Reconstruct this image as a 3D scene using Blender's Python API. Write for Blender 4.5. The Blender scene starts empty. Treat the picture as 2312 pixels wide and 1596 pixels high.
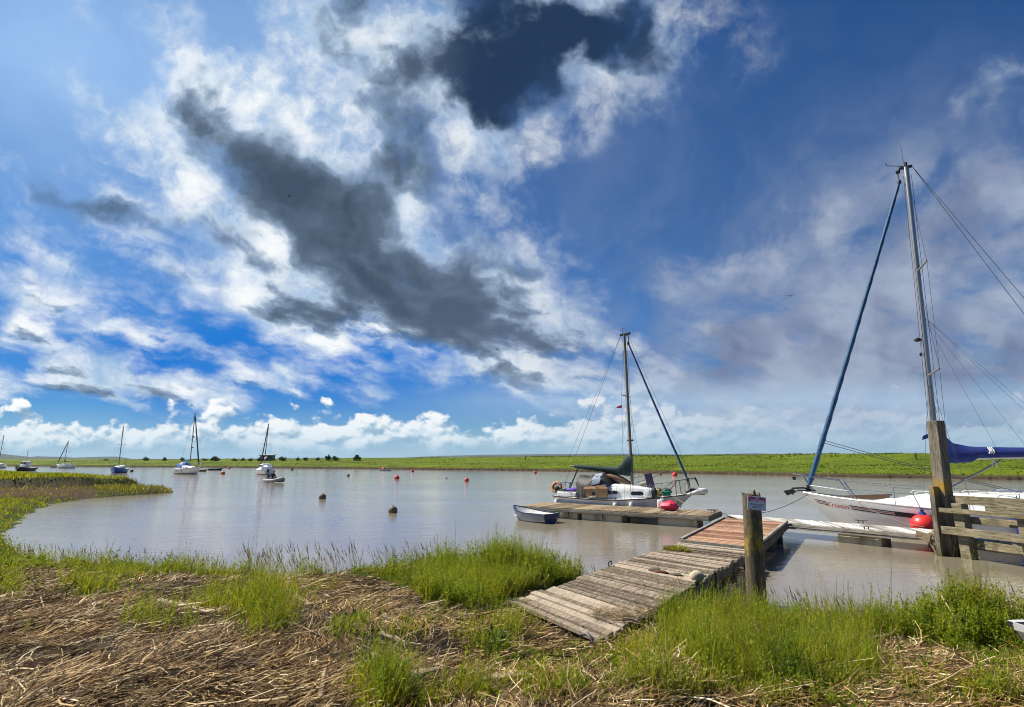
import bpy, bmesh, math, random
import numpy as np
from mathutils import Vector, Matrix

R = math.radians
PI = math.pi
scene = bpy.context.scene
COL = scene.collection
rng = np.random.default_rng(7)
random.seed(7)

# ------------------------------------------------------------------ camera calibration
# survey pixels are measured on a 2311 x 1596 copy of the picture; they are only used to find where things stand
F, CX, CY, YH, EYE = 1200.0, 1155.5, 798.0, 1036.0, 2.6
TH = math.atan((YH - CY) / F)

def pix_dir(px, py):
    x = (px - CX) / F
    y = (CY - py) / F
    return Vector((x, math.cos(TH) - y * math.sin(TH), math.sin(TH) + y * math.cos(TH)))

def W(px, py, z=0.0):
    """survey: the point at height z seen at a pixel"""
    d = pix_dir(px, py)
    t = (z - EYE) / d.z
    return Vector((d.x * t, d.y * t, z))

def WY(px, py, Y):
    """survey: the point at ground distance Y seen at a pixel"""
    d = pix_dir(px, py)
    t = Y / d.y
    return Vector((d.x * t, Y, EYE + d.z * t))

# ------------------------------------------------------------------ objects
def tag(o, label=None, cat=None, group=None, kind=None):
    if label: o['label'] = label
    if cat: o['category'] = cat
    if group: o['group'] = group
    if kind: o['kind'] = kind
    return o

def empty(name, loc, rz=0.0, label=None, cat=None, group=None):
    o = bpy.data.objects.new(name, None)
    o.empty_display_size = 0.2
    COL.objects.link(o)
    o.location = loc
    o.rotation_euler = (0, 0, rz)
    return tag(o, label, cat, group)

def copy_tree(o, parent=None):
    c = o.copy()
    COL.objects.link(c)
    c.parent = parent
    for ch in [x for x in bpy.data.objects if x.parent == o]:
        copy_tree(ch, c)
    return c

def frame_from(d):
    d = Vector(d).normalized()
    a = Vector((0, 0, 1)) if abs(d.z) < 0.95 else Vector((1, 0, 0))
    u = d.cross(a).normalized()
    return u, d.cross(u).normalized()

EACH = {'mast_light', 'furling_drum', 'bow_marking', 'guard_rail', 'gunwale', 'thwart', 'boot_top', 'rubbing_strake', 'window', 'grab_rail', 'stanchion', 'hatch', 'guard_wire', 'spreader', 'sail_tie', 'stay', 'sheet', 'fender', 'float', 'cleat', 'post', 'rail', 'support', 'strap', 'flap', 'bracket', 'strake_stripe', 'bow_wave', 'outer_frame', 'hinge', 'window_pane', 'ridge', 'bolt', 'nail', 'branch'}

class MB:
    """collects faces of one part and links them as one mesh object"""
    def __init__(self):
        self.v, self.f, self.m = [], [], []
    def add(self, vs, fs, m=0):
        b = len(self.v)
        self.v += [tuple(p) for p in vs]
        self.f += [tuple(i + b for i in q) for q in fs]
        self.m += [m] * len(fs)
        return self
    def box(self, c, s, rot=None, m=0, bev=0.0, taper=1.0):
        sx, sy, sz = s[0] / 2, s[1] / 2, s[2] / 2
        if bev <= 0:
            vs = [Vector((x * sx * (taper if z > 0 else 1), y * sy * (taper if z > 0 else 1), z * sz)) for z in (-1, 1) for y in (-1, 1) for x in (-1, 1)]
            fs = [(0, 2, 3, 1), (4, 5, 7, 6), (0, 1, 5, 4), (2, 6, 7, 3), (0, 4, 6, 2), (1, 3, 7, 5)]
        else:
            bm = bmesh.new()
            bmesh.ops.create_cube(bm, size=1.0)
            for q in bm.verts:
                q.co = Vector((q.co.x * s[0], q.co.y * s[1], q.co.z * s[2]))
            bmesh.ops.bevel(bm, geom=bm.edges[:], offset=min(bev, 0.45 * min(s)), segments=2, affect='EDGES', profile=0.5)
            bm.verts.index_update()
            vs = [q.co.copy() for q in bm.verts]
            fs = [[q.index for q in g.verts] for g in bm.faces]
            bm.free()
        if rot is not None:
            M = rot if isinstance(rot, Matrix) else Matrix.Rotation(rot, 3, 'Z')
            vs = [M @ p for p in vs]
        return self.add([p + Vector(c) for p in vs], fs, m)
    def beam(self, a, b, w, h, m=0, up=(0, 0, 1), bev=0.0):
        """a squared timber from a to b, w wide and h high"""
        a, b = Vector(a), Vector(b)
        d = (b - a)
        L = d.length
        d.normalize()
        u = Vector(up).cross(d)
        if u.length < 1e-4: u = Vector((1, 0, 0))
        u.normalize()
        n = d.cross(u)
        M = Matrix((d, u, n)).transposed()
        return self.box((a + b) / 2, (L, w, h), M, m, bev)
    def tube(self, pts, rad, n=8, m=0, cap=True, flat=None):
        pts = [Vector(p) for p in pts]
        if not hasattr(rad, '__len__'): rad = [rad] * len(pts)
        rings = []
        ref = None
        for i, p in enumerate(pts):
            d = pts[min(i + 1, len(pts) - 1)] - pts[max(i - 1, 0)]
            if d.length < 1e-9: d = Vector((0, 0, 1))
            d.normalize()
            if ref is None:
                u, w = frame_from(d)
            else:
                u = ref - d * ref.dot(d)
                if u.length < 1e-6: u, w = frame_from(d)
                u.normalize()
                w = d.cross(u)
            ref = u
            rings.append([p + (u * math.cos(2 * PI * k / n) + w * math.sin(2 * PI * k / n)) * rad[i] for k in range(n)])
        vs = [q for r in rings for q in r]
        fs = []
        for i in range(len(rings) - 1):
            for k in range(n):
                k2 = (k + 1) % n
                fs.append((i * n + k, i * n + k2, (i + 1) * n + k2, (i + 1) * n + k))
        if cap:
            fs.append(tuple(range(n - 1, -1, -1)))
            fs.append(tuple((len(rings) - 1) * n + k for k in range(n)))
        return self.add(vs, fs, m)
    def loft(self, secs, m=0, closed=False, cap0=False, cap1=False):
        n = len(secs[0])
        vs = [Vector(p) for s in secs for p in s]
        fs = []
        for i in range(len(secs) - 1):
            for k in range(n if closed else n - 1):
                k2 = (k + 1) % n
                fs.append((i * n + k, i * n + k2, (i + 1) * n + k2, (i + 1) * n + k))
        if cap0: fs.append(tuple(range(n - 1, -1, -1)))
        if cap1: fs.append(tuple((len(secs) - 1) * n + k for k in range(n)))
        return self.add(vs, fs, m)
    def lathe(self, prof, c=(0, 0, 0), n=20, m=0, M=None):
        vs, fs = [], []
        for r, z in prof:
            for k in range(n):
                p = Vector((r * math.cos(2 * PI * k / n), r * math.sin(2 * PI * k / n), z))
                if M is not None: p = M @ p
                vs.append(p + Vector(c))
        for i in range(len(prof) - 1):
            for k in range(n):
                k2 = (k + 1) % n
                fs.append((i * n + k, i * n + k2, (i + 1) * n + k2, (i + 1) * n + k))
        fs.append(tuple(range(n - 1, -1, -1)))
        fs.append(tuple((len(prof) - 1) * n + k for k in range(n)))
        return self.add(vs, fs, m)
    def ball(self, c, r, nu=20, nv=12, m=0, squash=(1, 1, 1), wob=0.0):
        vs, fs = [], []
        for j in range(nv + 1):
            t = PI * j / nv
            for k in range(nu):
                a = 2 * PI * k / nu
                w = 1 + wob * math.sin(3 * a + 2 * t) * math.sin(t) + wob * 0.7 * math.sin(5 * t + 2 * a) * math.sin(t)
                vs.append(Vector((r * squash[0] * math.sin(t) * math.cos(a) * w, r * squash[1] * math.sin(t) * math.sin(a) * w, -r * squash[2] * math.cos(t))) + Vector(c))
        for j in range(nv):
            for k in range(nu):
                k2 = (k + 1) % nu
                fs.append((j * nu + k, j * nu + k2, (j + 1) * nu + k2, (j + 1) * nu + k))
        return self.add(vs, fs, m)
    def torus(self, c, R0, r, n=28, k=10, m=0, M=None, a0=0.0, a1=2 * PI):
        pts = []
        for i in range(n + 1):
            a = a0 + (a1 - a0) * i / n
            p = Vector((R0 * math.cos(a), R0 * math.sin(a), 0))
            if M is not None: p = M @ p
            pts.append(p + Vector(c))
        return self.tube(pts, r, k, m)
    def prism(self, poly, thick, M, c, m=0):
        """flat outline (x, y) given a thickness along local z, M 3x3 and centre c"""
        n = len(poly)
        vs = [M @ Vector((x, y, z)) + Vector(c) for z in (-thick / 2, thick / 2) for x, y in poly]
        fs = [tuple(range(n - 1, -1, -1)), tuple(range(n, 2 * n))]
        for k in range(n):
            k2 = (k + 1) % n
            fs.append((k, k2, n + k2, n + k))
        return self.add(vs, fs, m)
    def mesh(self, name, mats):
        me = bpy.data.meshes.new(name)
        me.from_pydata(self.v, [], self.f)
        for q in (mats if isinstance(mats, (list, tuple)) else [mats]): me.materials.append(q)
        if any(self.m): me.polygons.foreach_set('material_index', self.m)
        return me
    def pieces(self):
        par = list(range(len(self.v)))
        def find(a):
            while par[a] != a:
                par[a] = par[par[a]]; a = par[a]
            return a
        for q in self.f:
            r = find(q[0])
            for i in q[1:]: par[find(i)] = r
        grp = {}
        for q, m in zip(self.f, self.m): grp.setdefault(find(q[0]), []).append((q, m))
        out = []
        for fs in grp.values():
            b = MB(); ix = {}
            for q, m in fs:
                for i in q:
                    if i not in ix: ix[i] = len(b.v); b.v.append(self.v[i])
                b.f.append(tuple(ix[i] for i in q)); b.m.append(m)
            out.append(b)
        return out
    def build(self, name, mats, parent=None, smooth=None, loc=None, fix=True):
        if name in EACH:
            ps = self.pieces()
            if len(ps) > 1: return [p._build(name, mats, parent, smooth, loc, fix) for p in ps][0]
        return self._build(name, mats, parent, smooth, loc, fix)
    def _build(self, name, mats, parent=None, smooth=None, loc=None, fix=True):
        me = self.mesh(name, mats)
        if fix:
            bm = bmesh.new(); bm.from_mesh(me)
            bmesh.ops.remove_doubles(bm, verts=bm.verts, dist=1e-5)
            bmesh.ops.recalc_face_normals(bm, faces=bm.faces)
            bm.to_mesh(me); bm.free()
        me.update()
        if smooth is not None:
            me.polygons.foreach_set('use_smooth', [True] * len(me.polygons))
            me.set_sharp_from_angle(angle=R(smooth))
        o = bpy.data.objects.new(name, me)
        COL.objects.link(o)
        if parent is not None: o.parent = parent
        if loc is not None: o.location = loc
        return o

def fast_mesh(name, verts, faces4, mats, mat_idx=None, smooth=True):
    """big meshes straight from numpy arrays; faces4: (n,4) or (n,3) ints"""
    me = bpy.data.meshes.new(name)
    verts = np.asarray(verts, np.float32).reshape(-1, 3)
    faces4 = np.asarray(faces4, np.int32)
    k = faces4.shape[1]
    me.vertices.add(len(verts)); me.vertices.foreach_set('co', verts.ravel())
    me.loops.add(faces4.size); me.loops.foreach_set('vertex_index', faces4.ravel())
    me.polygons.add(len(faces4))
    me.polygons.foreach_set('loop_start', np.arange(0, faces4.size, k, dtype=np.int32))
    me.polygons.foreach_set('loop_total', np.full(len(faces4), k, np.int32))
    for q in (mats if isinstance(mats, (list, tuple)) else [mats]): me.materials.append(q)
    if mat_idx is not None: me.polygons.foreach_set('material_index', np.asarray(mat_idx, np.int32))
    me.polygons.foreach_set('use_smooth', np.full(len(faces4), smooth))
    me.update(calc_edges=True)
    o = bpy.data.objects.new(name, me)
    COL.objects.link(o)
    return o

# ------------------------------------------------------------------ node expressions
class X:
    """a float or vector socket that can be combined with + - * / into Math nodes"""
    def __init__(self, nt, s): self.nt, self.s = nt, s
    def _m(self, op, *a, clamp=False):
        n = self.nt.nodes.new('ShaderNodeMath'); n.operation = op; n.use_clamp = clamp
        for i, q in enumerate((self,) + a):
            if isinstance(q, X): self.nt.links.new(q.s, n.inputs[i])
            else: n.inputs[i].default_value = q
        return X(self.nt, n.outputs[0])
    def __add__(self, o): return self._m('ADD', o)
    __radd__ = __add__
    def __sub__(self, o): return self._m('SUBTRACT', o)
    def __rsub__(self, o): return (self * -1.0) + o
    def __mul__(self, o): return self._m('MULTIPLY', o)
    __rmul__ = __mul__
    def __truediv__(self, o): return self._m('DIVIDE', o)
    def madd(self, a, b): return self._m('MULTIPLY_ADD', a, b)
    def pow(self, o): return self._m('POWER', o)
    def max(self, o): return self._m('MAXIMUM', o)
    def min(self, o): return self._m('MINIMUM', o)
    def clamp(self): return self._m('ADD', 0.0, clamp=True)
    def smooth(self, a, b):
        n = self.nt.nodes.new('ShaderNodeMapRange'); n.interpolation_type = 'SMOOTHSTEP'
        self.nt.links.new(self.s, n.inputs[0])
        n.inputs[1].default_value = a; n.inputs[2].default_value = b
        return X(self.nt, n.outputs[0])
    def lin(self, a, b, c=0.0, d=1.0):
        n = self.nt.nodes.new('ShaderNodeMapRange'); n.clamp = True
        self.nt.links.new(self.s, n.inputs[0])
        for i, q in enumerate((a, b, c, d)): n.inputs[i + 1].default_value = q
        return X(self.nt, n.outputs[0])

def vec(nt, x, y, z=0.0):
    n = nt.nodes.new('ShaderNodeCombineXYZ')
    for i, q in enumerate((x, y, z)):
        if isinstance(q, X): nt.links.new(q.s, n.inputs[i])
        else: n.inputs[i].default_value = q
    return X(nt, n.outputs[0])

def vmath(nt, op, a, b=None, scale=None):
    n = nt.nodes.new('ShaderNodeVectorMath'); n.operation = op
    for i, q in enumerate((a, b)):
        if q is None: continue
        if isinstance(q, X): nt.links.new(q.s, n.inputs[i])
        else: n.inputs[i].default_value = q
    if scale is not None:
        if isinstance(scale, X): nt.links.new(scale.s, n.inputs['Scale'])
        else: n.inputs['Scale'].default_value = scale
    return X(nt, n.outputs['Value'] if op in ('DOT_PRODUCT', 'LENGTH', 'DISTANCE') else n.outputs[0])

def split(nt, v):
    n = nt.nodes.new('ShaderNodeSeparateXYZ'); nt.links.new(v.s, n.inputs[0])
    return [X(nt, q) for q in n.outputs]

def noise(nt, v, scale, detail=4.0, rough=0.5, lac=2.0, dist=0.0, color=False, dim='3D'):
    n = nt.nodes.new('ShaderNodeTexNoise'); n.noise_dimensions = dim
    if v is not None: nt.links.new(v.s, n.inputs['Vector'])
    n.inputs['Scale'].default_value = scale; n.inputs['Detail'].default_value = detail
    n.inputs['Roughness'].default_value = rough; n.inputs['Lacunarity'].default_value = lac
    n.inputs['Distortion'].default_value = dist
    return X(nt, n.outputs['Color' if color else 'Fac'])

def mapping(nt, v, loc=(0, 0, 0), rot=(0, 0, 0), scale=(1, 1, 1), typ='POINT'):
    n = nt.nodes.new('ShaderNodeMapping'); n.vector_type = typ
    nt.links.new(v.s, n.inputs[0])
    n.inputs[1].default_value = loc; n.inputs[2].default_value = rot; n.inputs[3].default_value = scale
    return X(nt, n.outputs[0])

def mixc(nt, f, a, b, blend='MIX'):
    n = nt.nodes.new('ShaderNodeMix'); n.data_type = 'RGBA'; n.blend_type = blend; n.clamp_factor = True
    for sock, q in ((n.inputs[0], f), (n.inputs[6], a), (n.inputs[7], b)):
        if isinstance(q, X): nt.links.new(q.s, sock)
        elif isinstance(q, (tuple, list)): sock.default_value = (*q[:3], 1.0)
        else: sock.default_value = q
    return X(nt, n.outputs[2])

def ramp(nt, f, stops, interp='LINEAR'):
    n = nt.nodes.new('ShaderNodeValToRGB'); n.color_ramp.interpolation = interp
    nt.links.new(f.s, n.inputs[0])
    e = n.color_ramp.elements
    while len(e) < len(stops): e.new(0.5)
    for q, (p, c) in zip(e, stops):
        q.position = p; q.color = (*c[:3], 1.0)
    return X(nt, n.outputs[0])

def srgb(r, g, b):
    return tuple(((c / 255) / 12.92 if c / 255 <= 0.04045 else (((c / 255) + 0.055) / 1.055) ** 2.4) for c in (r, g, b))
# ------------------------------------------------------------------ sky: Nishita air with a procedural cloud layer fixed to world directions
SUN_AZ, SUN_EL = R(-66), R(49)          # azimuth from +Y towards +X, elevation
SKY_STRENGTH = 0.1
EXPO = 2 ** 0.6

def build_sky():
    w = bpy.data.worlds.new('World'); scene.world = w; w.use_nodes = True
    nt = w.node_tree; nt.nodes.clear()
    out = nt.nodes.new('ShaderNodeOutputWorld'); bg = nt.nodes.new('ShaderNodeBackground')
    nt.links.new(bg.outputs[0], out.inputs[0]); bg.inputs[1].default_value = SKY_STRENGTH
    sky = nt.nodes.new('ShaderNodeTexSky'); sky.sky_type = 'NISHITA'; sky.sun_disc = False
    sky.sun_elevation = SUN_EL; sky.sun_rotation = SUN_AZ
    sky.air_density = 1.0; sky.dust_density = 0.6; sky.ozone_density = 2.0
    tc = nt.nodes.new('ShaderNodeTexCoord')
    d = vmath(nt, 'NORMALIZE', X(nt, tc.outputs['Generated']))
    dx, dy, dz = split(nt, d)
    # chart of the southern sky: tangent directions about a fixed bearing, 8.46 degrees up
    fy = vmath(nt, 'DOT_PRODUCT', d, (0, math.cos(TH), math.sin(TH))).max(0.05)
    up = vmath(nt, 'DOT_PRODUCT', d, (0, -math.sin(TH), math.cos(TH)))
    P = vec(nt, dx / fy, up / fy)
    s_, t_, _ = split(nt, P)
    def S(px): return (px - CX) / F
    def T(py): return (CY - py) / F
    # wind rows converge on a bearing a little right of south: flat cloud-layer coordinates for the streaky upper clouds
    den = dz.max(0.0) + 0.10
    lay = mapping(nt, mapping(nt, vec(nt, dx / den, dy / den), rot=(0, 0, R(6.9))), scale=(1.0, 0.36, 1.0))
    # warps
    w1 = vmath(nt, 'SUBTRACT', noise(nt, P, 4.0, 3.0, 0.55, color=True), (0.5, 0.5, 0.5))
    w2 = vmath(nt, 'SUBTRACT', noise(nt, P, 17.0, 4.0, 0.6, color=True), (0.5, 0.5, 0.5))
    Pw = vmath(nt, 'ADD', P, vmath(nt, 'SCALE', w1, scale=0.13))
    Pw = vmath(nt, 'ADD', Pw, vmath(nt, 'SCALE', w2, scale=0.045))
    def field(blobs, base=None):
        acc = base
        for (px, py, rx, ry, ang, amp) in blobs:
            q = mapping(nt, Pw, loc=(S(px), T(py), 0), rot=(0, 0, -R(ang)), scale=(1.95 * rx / F, 1.95 * ry / F, 1.0), typ='TEXTURE')
            g = nt.nodes.new('ShaderNodeTexGradient'); g.gradient_type = 'QUADRATIC_SPHERE'
            nt.links.new(q.s, g.inputs[0])
            g = X(nt, g.outputs['Fac'])
            acc = g * amp if acc is None else g.madd(amp, acc)
        return acc
    COVER = SKY_COVER
    DARK = SKY_DARK
    NAVY = SKY_NAVY
    layw = vmath(nt, 'ADD', lay, vmath(nt, 'SCALE', w1, scale=0.5))
    n1 = noise(nt, layw, 2.6, 10.0, 0.6)
    n2 = noise(nt, vmath(nt, 'ADD', P, vmath(nt, 'SCALE', w2, scale=0.06)), 7.0, 9.0, 0.6)
    n3 = noise(nt, layw, 5.2, 6.0, 0.55)
    # lower down the sheets are seen edge on: long flat-based banks
    def bank(off):
        v = vmath(nt, 'ADD', P, off) if off else P
        v = mapping(nt, mapping(nt, vmath(nt, 'ADD', v, vmath(nt, 'SCALE', w2, scale=0.03)), rot=(0, 0, R(10))), scale=(1.0, 2.7, 1.0))
        return noise(nt, v, 5.2, 9.0, 0.55)
    n4 = bank(None); n5 = bank((0.004, 0.016, 0.0))
    kb = t_.lin(T(560), T(760))
    nn = (n1 * 0.62 + n2 * 0.38) * (1.0 - kb) + n4 * kb
    env = field(COVER)
    cov_raw = env * 0.74 + (nn - 0.5) * (env.smooth(0.0, 0.45) * 3.0 + 0.2) - 0.05
    cov = cov_raw.smooth(0.10, 0.95)
    dk = field(DARK)
    nd = noise(nt, Pw, 5.5, 5.0, 0.48)
    ne = noise(nt, layw, 3.4, 6.0, 0.5)
    thick = dk * 0.54 + ((nd - 0.5) * 2.3 + (ne - 0.5) * 1.9 + (n2 - 0.5) * 0.5) * (dk.smooth(0.0, 0.4) * 0.7 + 0.45) + cov_raw.smooth(0.45, 1.5) * 0.42 - 0.08 + kb * ((n5 - n4) * 3.6 + 0.05)
    th = thick.smooth(-0.05, 1.35)
    navy = field(NAVY).smooth(0.1, 1.0)
    # air: Nishita, deepened
    air = X(nt, sky.outputs[0])
    hs = nt.nodes.new('ShaderNodeHueSaturation'); nt.links.new(air.s, hs.inputs['Color'])
    hs.inputs['Saturation'].default_value = SKY_SAT; hs.inputs['Value'].default_value = SKY_VAL / EXPO
    air = mixc(nt, 1.0, X(nt, hs.outputs[0]), SKY_TINT, 'MULTIPLY')
    k = 1.0 / SKY_STRENGTH / EXPO
    def C(r, g, b, m=1.0): return tuple(c * k * m for c in srgb(r, g, b))
    # bright lavender veil of thin cloud near the sun, thin grey veil to the right
    veil = field(SKY_VEIL).clamp() * (0.75 + 0.5 * n3)
    air = mixc(nt, veil, air, C(150, 190, 238))
    air = mixc(nt, field(SKY_AZURE).clamp(), air, C(30, 122, 212))
    rveil = field(SKY_RVEIL).clamp() * (n1.smooth(0.32, 0.66) * 0.75 + 0.25)
    air = mixc(nt, rveil * 0.85, air, C(128, 146, 178))
    # cloud colour: brilliant where thin against the light, slate where thick
    white = mixc(nt, n2.smooth(0.34, 0.60) * (1.0 - n3.smooth(0.48, 0.74) * 0.7), C(160, 192, 226), C(252, 255, 255))
    grey = ramp(nt, th, [(0.0, C(226, 236, 246)), (0.16, C(178, 198, 218)), (0.36, C(134, 154, 178)), (0.6, C(94, 112, 132)), (0.85, C(80, 96, 114)), (1.0, C(64, 80, 98))])
    grey = mixc(nt, navy * th.smooth(0.15, 0.7), grey, C(33, 55, 84))
    cl = mixc(nt, th.smooth(0.0, 0.3), white, grey)
    dim = field(SKY_DIM).clamp()
    cl = mixc(nt, (dim * 1.25).min(0.93), cl, mixc(nt, nd.smooth(0.34, 0.66), C(104, 117, 152), C(162, 175, 198)))
    col = mixc(nt, cov * 0.97, air, cl)
    # low cumulus far off along the horizon, flat bases, bumpy tops
    def heap(off):
        v = vmath(nt, 'ADD', P, off) if off else P
        v = mapping(nt, v, scale=(0.8, 1.25, 1.0))
        a = noise(nt, v, 11.0, 9.0, 0.52, dist=0.15)
        b = nt.nodes.new('ShaderNodeTexVoronoi'); b.feature = 'SMOOTH_F1'
        b.inputs['Scale'].default_value = 24.0; b.inputs['Smoothness'].default_value = 0.6
        b.inputs['Detail'].default_value = 2.5; b.inputs['Roughness'].default_value = 0.55
        nt.links.new(vmath(nt, 'ADD', v, vmath(nt, 'SCALE', w2, scale=0.05)).s, b.inputs['Vector'])
        return a + (0.5 - X(nt, b.outputs['Distance'])) * 0.24
    h0 = heap(None)
    h1 = heap((-0.007, 0.010, 0.0))
    tops = noise(nt, vec(nt, s_ * 1.0, 0.3, 0.0), 3.4, 4.0, 0.6)
    right = s_.lin(-0.05, 0.5)
    hh = (t_ - T(1008)) / (tops.smooth(0.25, 0.75) * 0.09 + 0.042)
    body = (h0 * 2.3 + 0.02) - hh.max(0.0) * 0.95
    low = body.smooth(0.22, 0.46) * (hh + (h0 - 0.5) * 0.5).smooth(-0.25, 0.2)
    lit = (h0 - h1) * 4.2 + 0.5 + hh * 0.22
    lowc = ramp(nt, lit.clamp(), [(0.0, C(138, 166, 194)), (0.25, C(170, 194, 214)), (0.5, C(220, 233, 242)), (0.75, C(254, 255, 255))])
    lowc = mixc(nt, right * 0.7, lowc, C(158, 178, 206))
    haze = t_.lin(T(1034), T(900), 1.0, 0.0) 
    band = (1.0 - ((t_ - T(905)) / 0.05)._m('ABSOLUTE')).max(0.0) * s_.smooth(-0.35, 0.15) * (0.35 + n1 * 0.7)
    col = mixc(nt, band * 0.85, col, C(176, 204, 232))
    col = mixc(nt, low * (1.0 - right * 0.35), col, lowc)
    col = mixc(nt, haze.pow(1.5) * 0.75, col, C(176, 211, 232))
    nt.links.new(col.s, bg.inputs[0])
    w.cycles.sampling_method = 'MANUAL'; w.cycles.sample_map_resolution = 512

SKY_SAT, SKY_VAL = 1.15, 0.60
SKY_TINT = (0.44, 0.95, 1.45)
# px, py, half length, half width, slope of the long axis (degrees down to the right), amount
SKY_COVER = [
    (1260, 60, 400, 180, 8, 1.6), (1120, 230, 150, 180, 62, 1.2), (900, 140, 220, 190, 30, 0.75), (690, 60, 210, 140, 30, 0.7), (760, 270, 190, 140, 40, 0.65), (620, 260, 120, 80, 40, 0.4),
    (470, 290, 210, 120, 42, 0.95), (640, 430, 300, 150, 40, 1.1), (930, 430, 200, 140, 25, 1.05), (870, 620, 360, 140, 28, 1.15), (1140, 640, 220, 170, 25, 1.1),
    (1210, 780, 240, 120, 16, 1.05), (540, 610, 300, 120, 30, 1.0), (230, 230, 220, 80, 40, 0.9), (340, 350, 160, 55, 42, 0.5), (760, 750, 220, 80, 26, 0.95), (560, 700, 240, 50, 22, 0.5),
    (170, 450, 270, 78, 22, 1.2), (160, 600, 200, 46, 25, 0.85), (50, 665, 170, 60, 16, 1.1), (290, 730, 250, 46, 18, 0.9), (80, 765, 230, 36, 12, 0.85),
    (60, 855, 250, 62, 10, 1.25), (330, 845, 300, 50, 9, 1.15), (620, 838, 190, 36, 12, 0.95), (650, 886, 60, 16, 20, 0.6), (250, 895, 200, 18, 5, 0.55),
    (415, 90, 80, 190, -40, 0.8), (200, 25, 160, 60, 30, 0.55), (580, 190, 90, 60, 45, 0.5),
    (1235, 345, 110, 70, -30, 0.38), (1670, 615, 170, 52, -8, 0.5), (1760, 805, 240, 56, -5, 0.62), (1830, 925, 130, 54, -14, 0.8), (1690, 940, 70, 50, -20, 0.65),
    (2060, 740, 560, 320, -8, 1.25), (2240, 440, 300, 100, -20, 0.75), (2260, 180, 240, 60, -36, 0.7), (1980, 890, 460, 100, -5, 1.0), (1560, 945, 340, 44, -2, 0.5), (1800, 720, 260, 120, -10, 0.5),
]
SKY_DARK = [
    (1270, 50, 440, 190, 8, 1.6), (1120, 230, 150, 190, 62, 1.35), (920, 160, 190, 130, 30, 0.5), (490, 290, 120, 90, 40, 0.75), (620, 430, 260, 100, 42, 0.95),
    (950, 435, 200, 140, 25, 1.5), (820, 600, 300, 90, 27, 0.9), (930, 670, 180, 60, 24, 0.6), (1110, 650, 200, 120, 10, 1.2), (560, 630, 170, 60, 32, 0.8), (1220, 790, 210, 70, 15, 0.7),
    (250, 470, 200, 60, 26, 1.7), (235, 245, 120, 26, 48, 0.5), (425, 70, 40, 140, -38, 0.85), (60, 872, 220, 40, 12, 0.5), (400, 852, 180, 30, 10, 0.4), (60, 680, 140, 36, 16, 0.35),
    (2260, 180, 180, 40, -36, 0.5), (2240, 430, 200, 50, -18, 0.4),
]
SKY_NAVY = [(1290, 40, 460, 230, 8, 1.3), (1120, 240, 180, 210, 62, 0.9), (420, 60, 80, 190, -38, 0.6), (500, 290, 140, 110, 40, 0.35)]
SKY_VEIL = [(60, 110, 520, 420, 20, 0.9), (420, 230, 460, 260, 30, 0.5), (720, 60, 380, 240, 10, 0.5)]
SKY_RVEIL = [(2120, 740, 700, 480, -5, 1.5), (1750, 770, 480, 240, 0, 0.8), (2240, 420, 360, 200, -20, 0.9), (1300, 300, 420, 300, 0, 0.35)]
SKY_AZURE = [(330, 790, 1000, 240, 0, 0.9), (900, 800, 600, 160, 0, 0.6)]
SKY_DIM = [(2060, 740, 720, 420, -5, 1.2), (1850, 830, 420, 100, 0, 0.4), (2250, 400, 300, 280, -20, 0.9)]
# ------------------------------------------------------------------ materials: generic procedural builders
def new_mat(name):
    m = bpy.data.materials.new(name); m.use_nodes = True
    nt = m.node_tree
    return m, nt, nt.nodes['Principled BSDF']

def obj_co(nt):
    return X(nt, nt.nodes.new('ShaderNodeTexCoord').outputs['Object'])

def geo(nt, which):
    return X(nt, nt.nodes.new('ShaderNodeNewGeometry').outputs[which])

def bump(nt, bsdf, h, strength=0.3, dist=0.01):
    b = nt.nodes.new('ShaderNodeBump'); b.inputs['Strength'].default_value = strength; b.inputs['Distance'].default_value = dist
    nt.links.new(h.s, b.inputs['Height']); nt.links.new(b.outputs[0], bsdf.inputs['Normal'])

def m_plain(name, col, rough=0.45, metal=0.0, dirt=None, dirt_amt=0.35, scale=4.0, bmp=0.0, spec=0.5, streak=None):
    """a paint, plastic, cloth or metal: one colour with uneven dirt and gloss"""
    m, nt, b = new_mat(name)
    co = obj_co(nt)
    n = noise(nt, mapping(nt, co, scale=streak) if streak else co, scale, 6.0, 0.6)
    f = noise(nt, co, scale * 9, 4.0, 0.6)
    dc = dirt if dirt else tuple(c * 0.62 for c in col)
    c = mixc(nt, n.smooth(0.45, 0.75) * dirt_amt, col, dc)
    c = mixc(nt, f.smooth(0.55, 0.8) * dirt_amt * 0.5, c, dc)
    nt.links.new(c.s, b.inputs['Base Color'])
    nt.links.new((n * 0.25 + (rough - 0.12)).s, b.inputs['Roughness'])
    b.inputs['Metallic'].default_value = metal
    b.inputs['Specular IOR Level'].default_value = spec
    if bmp: bump(nt, b, n * 0.6 + f * 0.4, bmp, 0.02)
    return m

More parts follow.
